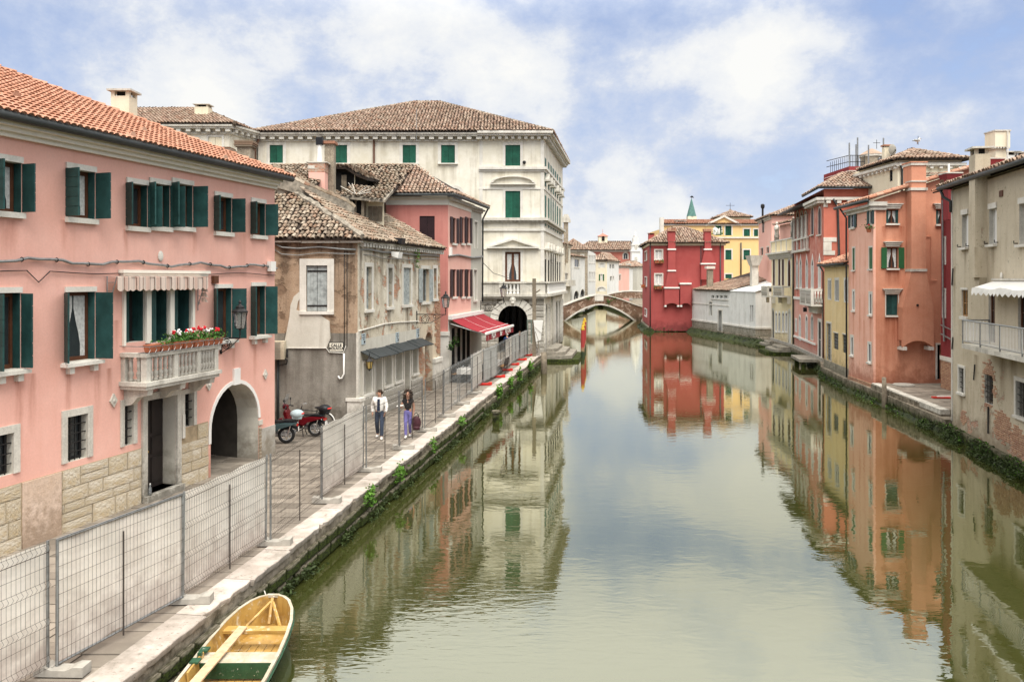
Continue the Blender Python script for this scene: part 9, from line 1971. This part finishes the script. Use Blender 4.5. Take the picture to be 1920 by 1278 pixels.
def person(label, loc, rz, h, P, cols, hair='short', skirt=None, sleeves='long', sw=1.0, shoes='white', jacket=None):
 """P: joints in metres for a 1.75 m figure, +y forwards; keys hip/knee/ankle/toe, shoulder/elbow/wrist per side l, r"""
 k = h/1.75; t = lthing('person', label, 'person', loc, rz); S = lambda p: (p[0]*k, p[1]*k, p[2]*k)
 sk, top, trou = cols; pel, che, nk, hd = P['pelvis'], P['chest'], P['neck'], P['head']
 names = ['pelvis', 'belly', 'chest', 'neck', 'chin', 'head', 'crown']; V = [pel, tuple((a+b)/2 for a, b in zip(pel, che)), che, nk, (hd[0], hd[1]+0.01, hd[2]-0.09), hd, (hd[0], hd[1]-0.015, hd[2]+0.09)]
 rad = [(0.135*sw, 0.10),(0.125*sw, 0.095),(0.145*sw, 0.105),(0.055,0.055),(0.062,0.075),(0.078,0.098),(0.055,0.07)]; E = [(0,1),(1,2),(2,3),(3,4),(4,5),(5,6)]
 ix = {}
 def add(n, p, par, r): V.append(p); rad.append(r); ix[n] = len(V)-1; E.append((par, ix[n]))
 for sd in 'lr':
  add('sh'+sd, P['sh'+sd], 2,0.062); add('el'+sd, P['el'+sd], ix['sh'+sd], 0.043); add('wr'+sd, P['wr'+sd], ix['el'+sd], 0.030); w_ = Vector(P['wr'+sd]); d = (w_-Vector(P['el'+sd])).normalized(); add('pm'+sd, tuple(w_+d*0.08), ix['wr'+sd], (0.040,0.020))
  add('hp'+sd, P['hp'+sd], 0,0.090); add('kn'+sd, P['kn'+sd], ix['hp'+sd], 0.062); add('an'+sd, P['an'+sd], ix['kn'+sd], 0.042); add('to'+sd, P['to'+sd], ix['an'+sd], (0.04,0.03))
 ex = MB()
 for sd in 'lr':       # fingers and thumb, curled
  w_ = Vector(P['wr'+sd]); d = (w_-Vector(P['el'+sd])).normalized(); side = d.cross(Vector((1,0,0))).normalized(); nrm = side.cross(d).normalized(); base = w_+d*0.085
  for f, (o_, l) in enumerate(((-0.028,0.060),(-0.010,0.072),(0.010,0.066),(0.027,0.050))):
   b = base+side*o_; ex.tube([tuple(b*k), tuple((b+d*l*0.55+nrm*0.008)*k), tuple((b+d*l*0.85+nrm*0.028)*k)], [0.0095*k, 0.0085*k, 0.006*k], 5)
  b = w_+d*0.03+side*-0.034; ex.tube([tuple(b*k), tuple((b+d*0.035-side*0.022+nrm*0.01)*k), tuple((b+d*0.06-side*0.018+nrm*0.02)*k)], [0.012*k, 0.010*k, 0.007*k], 5)
 hv = Vector(hd); fx = P.get('face', (0,1,0)); fv = Vector(fx).normalized(); rv = fv.cross(Vector((0,0,1)))
 ex.ell(tuple((hv+fv*0.105-Vector((0,0,0.015)))*k),(0.016*k, 0.02*k, 0.028*k), 6,5)
 for s in (-1,1): ex.ell(tuple((hv+rv*0.083*s-Vector((0,0,0.01)))*k),(0.014*k, 0.022*k, 0.032*k), 6,5)
 o = skin_tube([S(v) for v in V], E, [tuple(q*k for q in (r if isinstance(r, tuple) else (r, r))) for r in rad], sk, 'body', t, 2, ex.mesh('x', sk))
 mb = MB()
 for s in (-1,1): mb.ell(tuple((hv+fv*0.092+rv*0.032*s+Vector((0,0,0.012)))*k), 0.012*k, 6,4)
 mb.ell(tuple((hv+fv*0.09-Vector((0,0,0.055)))*k),(0.024*k, 0.012*k, 0.007*k), 6,4,1); mb.build('eyes_and_mouth', [M['dark'], plain('lip', (0.35,0.10,0.08), 0.6)], t, kind='stuff')
 V2 = [pel, (pel[0], pel[1], pel[2]+0.13)]; E2 = [(0,1)]; r2 = [(0.150*sw, 0.118),(0.135*sw, 0.108)]
 for sd in 'lr':
  b = len(V2); A_ = Vector(P['an'+sd]); V2 += [P['hp'+sd], P['kn'+sd], tuple(A_+Vector((0,0,0.0)))]; E2 += [(0, b),(b, b+1),(b+1, b+2)]; r2 += [0.104,0.078*P.get('leg', 1), 0.066*P.get('leg', 1)]
 skin_tube([S(v) for v in V2], E2, [tuple(q*k for q in (r if isinstance(r, tuple) else (r, r))) for r in r2], trou, 'trousers', t)
 def upper(name, mat, grow, sl, hem):
  V3 = [(pel[0], pel[1], pel[2]+hem), V[1], che, (nk[0], nk[1], nk[2]-0.035)]; E3 = [(0,1),(1,2),(2,3)]; r3 = [(0.142*sw+grow, 0.112+grow),(0.132*sw+grow, 0.104+grow),(0.152*sw+grow, 0.115+grow), 0.062+grow*0.5]
  for sd in 'lr':
   b = len(V3); e = Vector(P['el'+sd]); s_ = Vector(P['sh'+sd]); V3.append(tuple(s_)); E3.append((2, b)); r3.append(0.070+grow)
   if sl == 'long': V3 += [tuple(e), tuple(Vector(P['wr'+sd])*0.97+e*0.03)]; E3 += [(b, b+1),(b+1, b+2)]; r3 += [0.056+grow, 0.044+grow]
   else: V3.append(tuple(s_.lerp(e, 0.45))); E3.append((b, b+1)); r3.append(0.056+grow)
  skin_tube([S(v) for v in V3], E3, [tuple(q*k for q in (r if isinstance(r, tuple) else (r, r))) for r in r3], mat, name, t)
 upper('shirt', top, 0.004, sleeves if not jacket else 'short', -0.02)
 if jacket:
  upper('jacket', jacket, 0.020, 'long', -0.07)
  mb = MB(); cx = (che[0], che[1]); mb.hexa([S((cx[0]-0.03, cx[1]+0.10, pel[2]+0.04)), S((cx[0]+0.075, cx[1]+0.10, pel[2]+0.04)), S((cx[0]+0.075, cx[1]+0.142, pel[2]+0.04)), S((cx[0]-0.03, cx[1]+0.142, pel[2]+0.04)), S((cx[0]-0.02, cx[1]+0.06, nk[2]-0.06)), S((cx[0]+0.06, cx[1]+0.06, nk[2]-0.06)), S((cx[0]+0.06, cx[1]+0.135, nk[2]-0.08)), S((cx[0]-0.02, cx[1]+0.135, nk[2]-0.08))]); mb.build('shirt_front', top, t)
 for sd in 'lr':
  a, o_ = Vector(P['an'+sd]), Vector(P['to'+sd]); mb = MB(); d = (o_-a); d.z = 0; d = d.normalized(); m_ = Matrix.Rotation(math.atan2(d.y, d.x), 3, 'Z'); c = a+d*0.06
  for q in (0,): 
   b2 = MB(lambda p, m_=m_, c=c: tuple((m_ @ Vector((p[0], p[1], 0))+Vector((c.x, c.y, min(a.z, o_.z)-0.055+p[2])))*k)); b2.ell((0.04,0,0.055),(0.14,0.052,0.055), 10,6); b2.ell((-0.05,0,0.07),(0.065,0.05,0.065), 8,6)
  b2.build('shoe', M[shoes], t, smooth=True)
 hm = plain('dark_hair', (0.035,0.020,0.012), 0.7,0.4,20) if hair != 'white' else plain('white_hair', (0.6,0.58,0.55), 0.7,0.2,20)
 mb = MB()
 if hair == 'curly':
  for _ in range(130):
   a, b = rnd.uniform(0,6.28), rnd.uniform(-0.9,1.5); rr_ = 0.125+rnd.uniform(0,0.045); q = hv+Vector((math.cos(a)*math.cos(b)*rr_*1.12, math.sin(a)*math.cos(b)*rr_, math.sin(b)*rr_*1.0))
   if (q-hv).normalized().dot(fv) > 0.45 and q.z < hv.z+0.085: continue
   mb.ell(tuple(q*k), 0.028*k, 6,4)
  for _ in range(60): q = hv+Vector((rnd.choice((-1,1))*rnd.uniform(0.08,0.17), rnd.uniform(-0.14,0.02), rnd.uniform(-0.22,-0.04))); mb.ell(tuple(q*k), 0.03*k, 6,4)
 else:
  q = hv-fv*0.02+Vector((0,0,0.045)); mb.ell(tuple(q*k),(0.088*k, 0.100*k, 0.075*k), 12,8); q = hv-fv*0.05; mb.ell(tuple(q*k),(0.083*k, 0.07*k, 0.08*k), 10,7)
 mb.build('hair', hm, t, smooth=True); return t
skin = plain('skin', (0.50,0.27,0.18), 0.6,0.1,6); denim = plain('blue_denim', (0.035,0.050,0.080), 0.9,0.3,5,60,0.3); navy = plain('navy_cloth', (0.015,0.025,0.055), 0.9,0.2); ivory = plain('ivory_jacket_cloth', (0.80,0.77,0.71), 0.85,0.08,6); blackc = plain('black_cotton', (0.012,0.012,0.014), 0.9,0.2); lil = plain('lilac_trouser_cloth', (0.20,0.18,0.46), 0.85,0.15,6)
pm_ = at_z(712,822, QZ)
walk = dict(pelvis=(0,0,.95), chest=(0,0.015,1.27), neck=(0,0.02,1.475), head=(0,0.04,1.625), shl=(-.19,.0,1.40), elr=(.27,-.09,1.13), wrr=(.25,.0,.90), shr=(.19,.0,1.40), ell=(-.25,.06,1.13), wrl=(-.22,.20,.93), hpl=(-.09,0,.89), hpr=(.09,0,.89), knl=(-.10,.17,.50), anl=(-.10,.20,.09), tol=(-.11,.35,.05), knr=(.10,-.02,.49), anr=(.11,-.26,.13), tor=(.12,-.14,.05))
m1 = dict(walk); m1['face'] = (0.85,0.45,0); 
person('man in white jacket and jeans walking along the quay, head turned aside', (pm_[0], pm_[1], QZ+0.01), R(180), 1.76, m1,(skin, navy, denim), 'short', jacket=ivory)
pw_ = at_z(765,820, QZ); w1_ = dict(walk); w1_.update(shl=(-.165,0,1.38), shr=(.165,0,1.38), elr=(.25,.0,1.13), wrr=(.20,.22,1.15), ell=(-.22,-.03,1.10), wrl=(-.21,.04,.86), knl=(-.07,.02,.49), anl=(-.06,-.20,.12), tol=(-.06,-.07,.05), knr=(.07,.13,.50), anr=(.06,.16,.08), tor=(.06,.31,.05), hpl=(-.08,0,.89), hpr=(.08,0,.89), leg=0.85)
person('woman with curly dark hair, black top and lilac trousers walking along the quay', (pw_[0], pw_[1], QZ+0.01), R(180), 1.68, w1_, (skin, blackc, lil), 'curly', sleeves='short', sw=0.92)
mb = MB(); mb.ell((0,0,0),(0.17,0.09,0.26), 12,9); mb.box(-0.12,0.12,-0.08,0.08,-0.24,-0.1); c = (pw_[0]+0.30, pw_[1]-0.02, QZ+0.52); t = lthing('shoulder_bag', 'dark maroon bag hanging from the hand of the walking woman', 'bag', c, 0.2)
mb.build('bag_body', plain('maroon_leather', (0.055,0.018,0.024), 0.6,0.25,12), t, smooth=True); mb = MB(); mb.tube([(-0.1,0,0.2),(-0.08,0,0.32),(0.0,0,0.38),(0.06,0,0.32),(0.1,0,0.2)], 0.014,5); mb.build('strap', M['black'], t)
mb = MB(); mb.hexa([(-.12,-.09,0),(.12,-.09,.02),(.12,.07,.02),(-.12,.07,0),(-.12,-.09,.02),(.12,-.09,.05),(.12,.07,.05),(-.12,.07,.02)]); t = lthing('folded_paper', 'white folded paper held up in the hand of the walking woman', 'paper', (pw_[0]-0.24, pw_[1]-0.32, QZ+1.17), 0.1); mb.build('sheet', M['white'], t)
pb_ = at_z(951,668, QZ); q = dict(walk); q.update(knl=(-.09,.03,.49), anl=(-.1,0,.09), tol=(-.11,.14,.05), knr=(.09,.02,.49), anr=(.1,-.02,.09), tor=(.11,.12,.05))
person('white haired person in dark blue standing by the palace arch', (pb_[0], pb_[1], QZ+0.01), R(25), 1.72, q, (skin, plain('royal_blue_cloth', (0.012,0.035,0.12), 0.9,0.2), navy), 'white', shoes='black')
pd_ = at_y(975,610,62.2); person('person in black standing in the palace arch beside the grey sheets', (pd_[0], 63.0, QZ+0.01), R(160), 1.72, q, (skin, blackc, blackc), 'short', shoes='black')
# -- restaurant tables and chairs
wood2 = plain('honey_bentwood', (0.26,0.13,0.045), 0.45,0.2,6)
def chair_proto(loc, rz, label):
 t = lthing('bentwood_chair', label, 'chair', loc, rz, 'restaurant chairs'); mb = MB(); mb.lathe([(0.20,0),(0.20,0.035)], (0,0,0.44), 12); mb.build('seat', wood2, t)
 mb = MB(); mb.tube([(-0.18,-0.17,0.45),(-0.19,-0.21,0.75)]+[(-0.19*math.cos(a), -0.22,0.75+0.19*math.sin(a)) for a in [math.pi*j/8 for j in range(1,8)]]+[(0.19,-0.21,0.75),(0.18,-0.17,0.45)], 0.02,6); mb.tube([(-0.1,-0.19,0.46),(-0.1,-0.22,0.80)]+[(-0.1*math.cos(a), -0.22,0.80+0.08*math.sin(a)) for a in [math.pi*j/6 for j in range(1,6)]]+[(0.1,-0.22,0.80),(0.1,-0.19,0.46)], 0.014,5); mb.build('backrest', M['darkwood'], t, kind='stuff')
 for x in (-.16,.16):
  for y in (-.15,.15): mb = MB(); mb.tube([(x, y, 0.44),(x*1.15, y*1.2,0)], 0.018,6); mb.build('leg', M['darkwood'], t)
 return t
W = WR; ch0 = None; n_ = 0
def along_wall(s, d): p = W((s, d, QZ+0.01)); return p
for s in (0.4,0.95,1.5,2.05,2.6,3.15,3.7,4.25):
 p = along_wall(s, 0.3)
 if ch0 is None: ch0 = chair_proto(p, W.ang()+math.pi, 'first bentwood chair of the row along the restaurant wall, next to the decayed house'); continue
 c = copy_tree(ch0); c.location = p; n_ += 1; c['label'] = ('second', 'third', 'fourth', 'fifth', 'sixth', 'seventh', 'last')[n_-1]+' bentwood chair of the row along the restaurant wall, counted from the decayed house'
tb_words = ['white clothed restaurant table nearest the decayed house', 'white clothed restaurant table behind the first grey sheet', 'white clothed restaurant table under the front bar of the red awning']
for k, (s, d) in enumerate(((0.75,0.85),(2.7,1.0),(5.2,1.4))):
 p = along_wall(s, d); t = lthing('restaurant_table', tb_words[k], 'table', p, W.ang(), 'restaurant tables'); mb = MB(); mb.box(-0.6,0.6,-0.36,0.36,0.72,0.75); mb.build('tabletop', wood2, t)
 for x in (-.5,.5):
  for y in (-.28,.28): mb = MB(); mb.tube([(x, y, 0.72),(x, y, 0)], 0.025,6); mb.build('leg', M['darkwood'], t)
 tc_ = lthing('tablecloth', 'white cloth draped over the '+('table nearest the decayed house', 'table behind the first grey sheet', 'table below the awning bar')[k], 'tablecloth', p, W.ang(), 'white tablecloths'); mb = MB(); mb.box(-0.63,0.63,-0.39,0.39,0.752,0.765)
 for (a, b, c_, d_) in ((-0.63,0.63,-0.40,-0.385),(-0.63,0.63,0.385,0.40),(-0.64,-0.625,-0.39,0.39),(0.625,0.64,-0.39,0.39)): mb.box(a, b, c_, d_, 0.48,0.755)
 mb.build('cloth', M['white'], tc_)
 for j in range(1):
  q = along_wall(s+(-0.2,-0.15,0.15,0.4)[j], d+rnd.uniform(-0.15,0.15)); o = MB(); o.lathe([(0.03,0),(0.008,0.02),(0.008,0.08),(0.035,0.11),(0.03,0.17)], (q[0], q[1], QZ+0.775), 8); props(o.build('drinking_glass', M['clear'], smooth=True),('drinking glass set on the white cloth nearest the decayed house', 'drinking glass on the cloth behind the first grey sheet', 'drinking glass on the cloth below the awning bar')[k], 'glass')
 for j in range(3):
  c = copy_tree(ch0); c.location = along_wall(s-0.4+j*0.42, d+0.62); c.rotation_euler = (0,0, W.ang()); c['label'] = ('near', 'middle', 'far')[j]+' bentwood chair on the canal side of the '+('table nearest the decayed house', 'table behind grey sheets', 'table under the awning')[k]
# -- mooring posts, timber sign post, stone box
yel = plain('yellow_paint', (0.66,0.42,0.04), 0.5,0.1)
g = NG('red_mooring_paint'); z = g.xyz()[2]; c = g.mix(g.rng(g.noise(4,6,0.7), 0.35,0.7),(0.40,0.028,0.03),(0.30,0.045,0.035)); c = g.mix(g.rng(g.math('ADD', z, g.math('MULTIPLY', g.noise(5,5), 0.9)), 1.35,1.15), c, (0.30,0.20,0.11)); c = g.mix(g.rng(g.math('ADD', z, g.math('MULTIPLY', g.noise(5,5), 0.3)), 0.75,0.6), c, (0.02,0.035,0.012)); M['redpost'] = g.fin(c, 0.7, g.bump(g.noise(8,5), 0.3,0.02))
for k, (y, px, yt, wd) in enumerate(((67.8,1092,611, 'nearest'),(71.5,1093.5,604, 'middle'),(75.2,1095.5,597, 'farthest'))):
 x = (px-CX)*y/F; zt = CZ-(yt-CH)*y/F; t = thing('mooring_post', wd+' of the three red mooring posts with yellow tips standing in the canal', 'mooring post', (x, y, 0), group='red mooring posts in the canal'); mb = MB(); mb.tube([(x, y, -1.2),(x+0.03, y, zt-0.3)], [0.17,0.15], 10); mb.build('post', M['redpost'], t); mb = MB(); mb.lathe([(0.16,-0.32),(0.17,-0.2),(0.09,-0.14),(0.12,-0.08),(0.10,0.0),(0.03,0.05)], (x+0.03, y, zt), 10); mb.build('tip', yel, t)
for (px, pyt, pyb, zb, r, lb_) in ((1019.5,660,700,0.0,0.22, 'weathered timber pile at the end of the quay before the palace steps'),(1656.5,707,757,0.0,0.13, 'weathered wooden post in the water by the orange house corner')):
 x, y = at_z(px, pyb, zb) if px < 1100 else (18.72,41.6); zt = CZ-(pyt-CH)*y/F; mb = MB(); mb.tube([(x, y, -1),(x+0.02, y, 0.6),(x, y, zt)], [r, r*0.95, r*0.8], 9); props(mb.build('wooden_pile', M['oldwood'], smooth=True), lb_, 'post')
x, y = at_z(1002,668, QZ); y = 60.2; x = (1002-CX)*y/F; zf = lambda py: CZ-(py-CH)*y/F; t = thing('timber_mast', 'tall square timber mast standing before the palace front', 'pole', (x, y, QZ)); mb = MB(); mb.box(x-0.15, x+0.12, y-0.12, y+0.12, QZ, zf(522)); mb.build('mast', M['oldwood'], t); mb = MB(); mb.tube([(x+0.12, y, zf(548)),(x+0.42, y, zf(543))], 0.05,5); mb.build('arm', M['oldwood'], t)
t = thing('folded_parasol', 'white folded cover hanging from the timber mast', 'cover', (x+0.3, y-0.3, zf(645))); mb = MB(); mb.hexa([(x+0.1, y-0.35, zf(640)),(x+0.45, y-0.35, zf(636)),(x+0.45, y-0.15, zf(636)),(x+0.1, y-0.15, zf(640)),(x-0.08, y-0.40, zf(600)),(x+0.62, y-0.40, zf(600)),(x+0.62, y-0.15, zf(600)),(x-0.08, y-0.15, zf(600))]); mb.build('cloth', M['white'], t); mb = MB()
for (a, b) in (((x, zf(612)),(x+0.55, zf(625))),((x+0.05, zf(620)),(x+0.3, zf(638)))): mb.tube([(a[0], y-0.41, a[1]),(b[0], y-0.41, b[1])], 0.012,4)
mb.tube([(x+0.28, y-0.25, QZ+0.6),(x+0.28, y-0.25, zf(640))], 0.03,5); mb.build('cord', M['oldwood'], t, kind='stuff')
x, y = at_z(1002.5,666, QZ); t = thing('stone_block', 'pale square stone block with carved ring at the quay end', 'stone block', (x, y, QZ)); mb = MB(); mb.box(x-0.38, x+0.38, y-0.3, y+0.3, QZ+0.02, QZ+0.88); mb.build('block', M['concrete'], t); mb = MB(); mb.torus((x, y-0.30, QZ+0.46), 0.25,0.035, 'y', 20,6); mb.build('ring', M['stonedirty'], t)
x = (988-CX)*61.5/F; mb = MB(); y = 61.4
for dx in (0,0.28): mb.box(x+dx, x+dx+0.1, y, y+0.1, QZ, QZ+2.6)
mb.box(x-0.01, x+0.39, y-0.005, y+0.105, QZ+2.5, QZ+2.62); t = thing('timber_gate', 'grey green timber gate frame between the last fence sheet and the palace', 'frame', (x, y, QZ)); mb.build('frame', plain('grey_green_wood', (0.16,0.19,0.16), 0.8,0.3), t)
# -- weeds on the curb, red boat on the landing, bollard
for k, (px, py, n, sz, lb_) in enumerate(((745,880,190,0.5, 'largest bright green weed tuft on the quay edge below the walking man'),(694,923,170,0.45, 'dark green weed tuft on the quay edge nearest the white sheets'),(811,829,90,0.3, 'small weed tuft on the quay edge right of the walking woman'),(868,787,120,0.5, 'green weed tuft at the middle of the quay edge'),(925,730,120,0.6, 'weed clump on the quay edge before the red fence feet'),(946,713,110,0.6, 'weed clump beside the first red fence foot'),(962,700,110,0.6, 'weed clump beside the second red fence foot'),(985,684,100,0.5, 'weed clump near the timber pile at the quay end'))):
 y = F*(CZ-QZ)/(py-CH); x = quayX(y)+0.18
 tf = thing('weed_tuft', lb_, 'weed', (x, y, QZ), 0, 'weed tufts along the quay edge'); leaves('leaves', lambda: (x+rnd.gauss(0.02,0.07), y+rnd.gauss(0, sz*0.45), QZ-0.06+rnd.gauss(0,0.10 if k < 4 else 0.15)), 0.06 if k < 4 else 0.09, M['weed'], tf, n=n if k < 4 else n*2)
x, y = at_z(1768,746,0.9); t = thing('red_plank', 'small red and white board lying on the landing pavement', 'board', (x, y, 0.91)); mb = MB(); mb.hexa([(x-0.5, y-0.1,0.91),(x+0.5, y-0.25,0.91),(x+0.5, y+0.0,0.91),(x-0.5, y+0.1,0.91),(x-0.5, y-0.1,0.97),(x+0.5, y-0.25,0.97),(x+0.5, y, 0.97),(x-0.5, y+0.1,0.97)]); mb.build('red_edge', M['redfoot'], t); mb = MB(); mb.box(x-0.3, x+0.45, y-0.12, y-0.02,0.97,1.02); mb.build('white_top', M['white'], t)
x, y = at_z(1662,722,0.92); mb = MB(); mb.lathe([(0.55,0),(0.5,0.05)], (x+1.0, y+0.2,0.92), 12); props(mb.build('drain_cover', M['concrete']), 'round pale cover lying on the landing by the orange house', 'cover')
def rk(): return (8.6+rnd.random()*6,13.3-rnd.random()*1.2,0)
mb = MB()
for k in range(70): p = (7.0+rnd.random()*5.6,13.0-rnd.random()*0.9, rnd.uniform(-0.12,0.0)); mb.ell(p, (rnd.uniform(.1,.28), rnd.uniform(.1,.25), rnd.uniform(.05,.13)), 7,5)
o = mb.build('footing_stones', M['quaywall'], kind='stuff')
x, y = at_z(930,790,0.0); mb = MB(); mb.tube([(x, y, -0.6),(x, y, 0.42)], 0.16,8); mb.lathe([(0.2,0),(0.2,0.1)], (x, y, 0.4), 8,0); props(mb.build('mooring_stump', M['quaywall']), 'short dark mooring stump in the water below the quay', 'post')
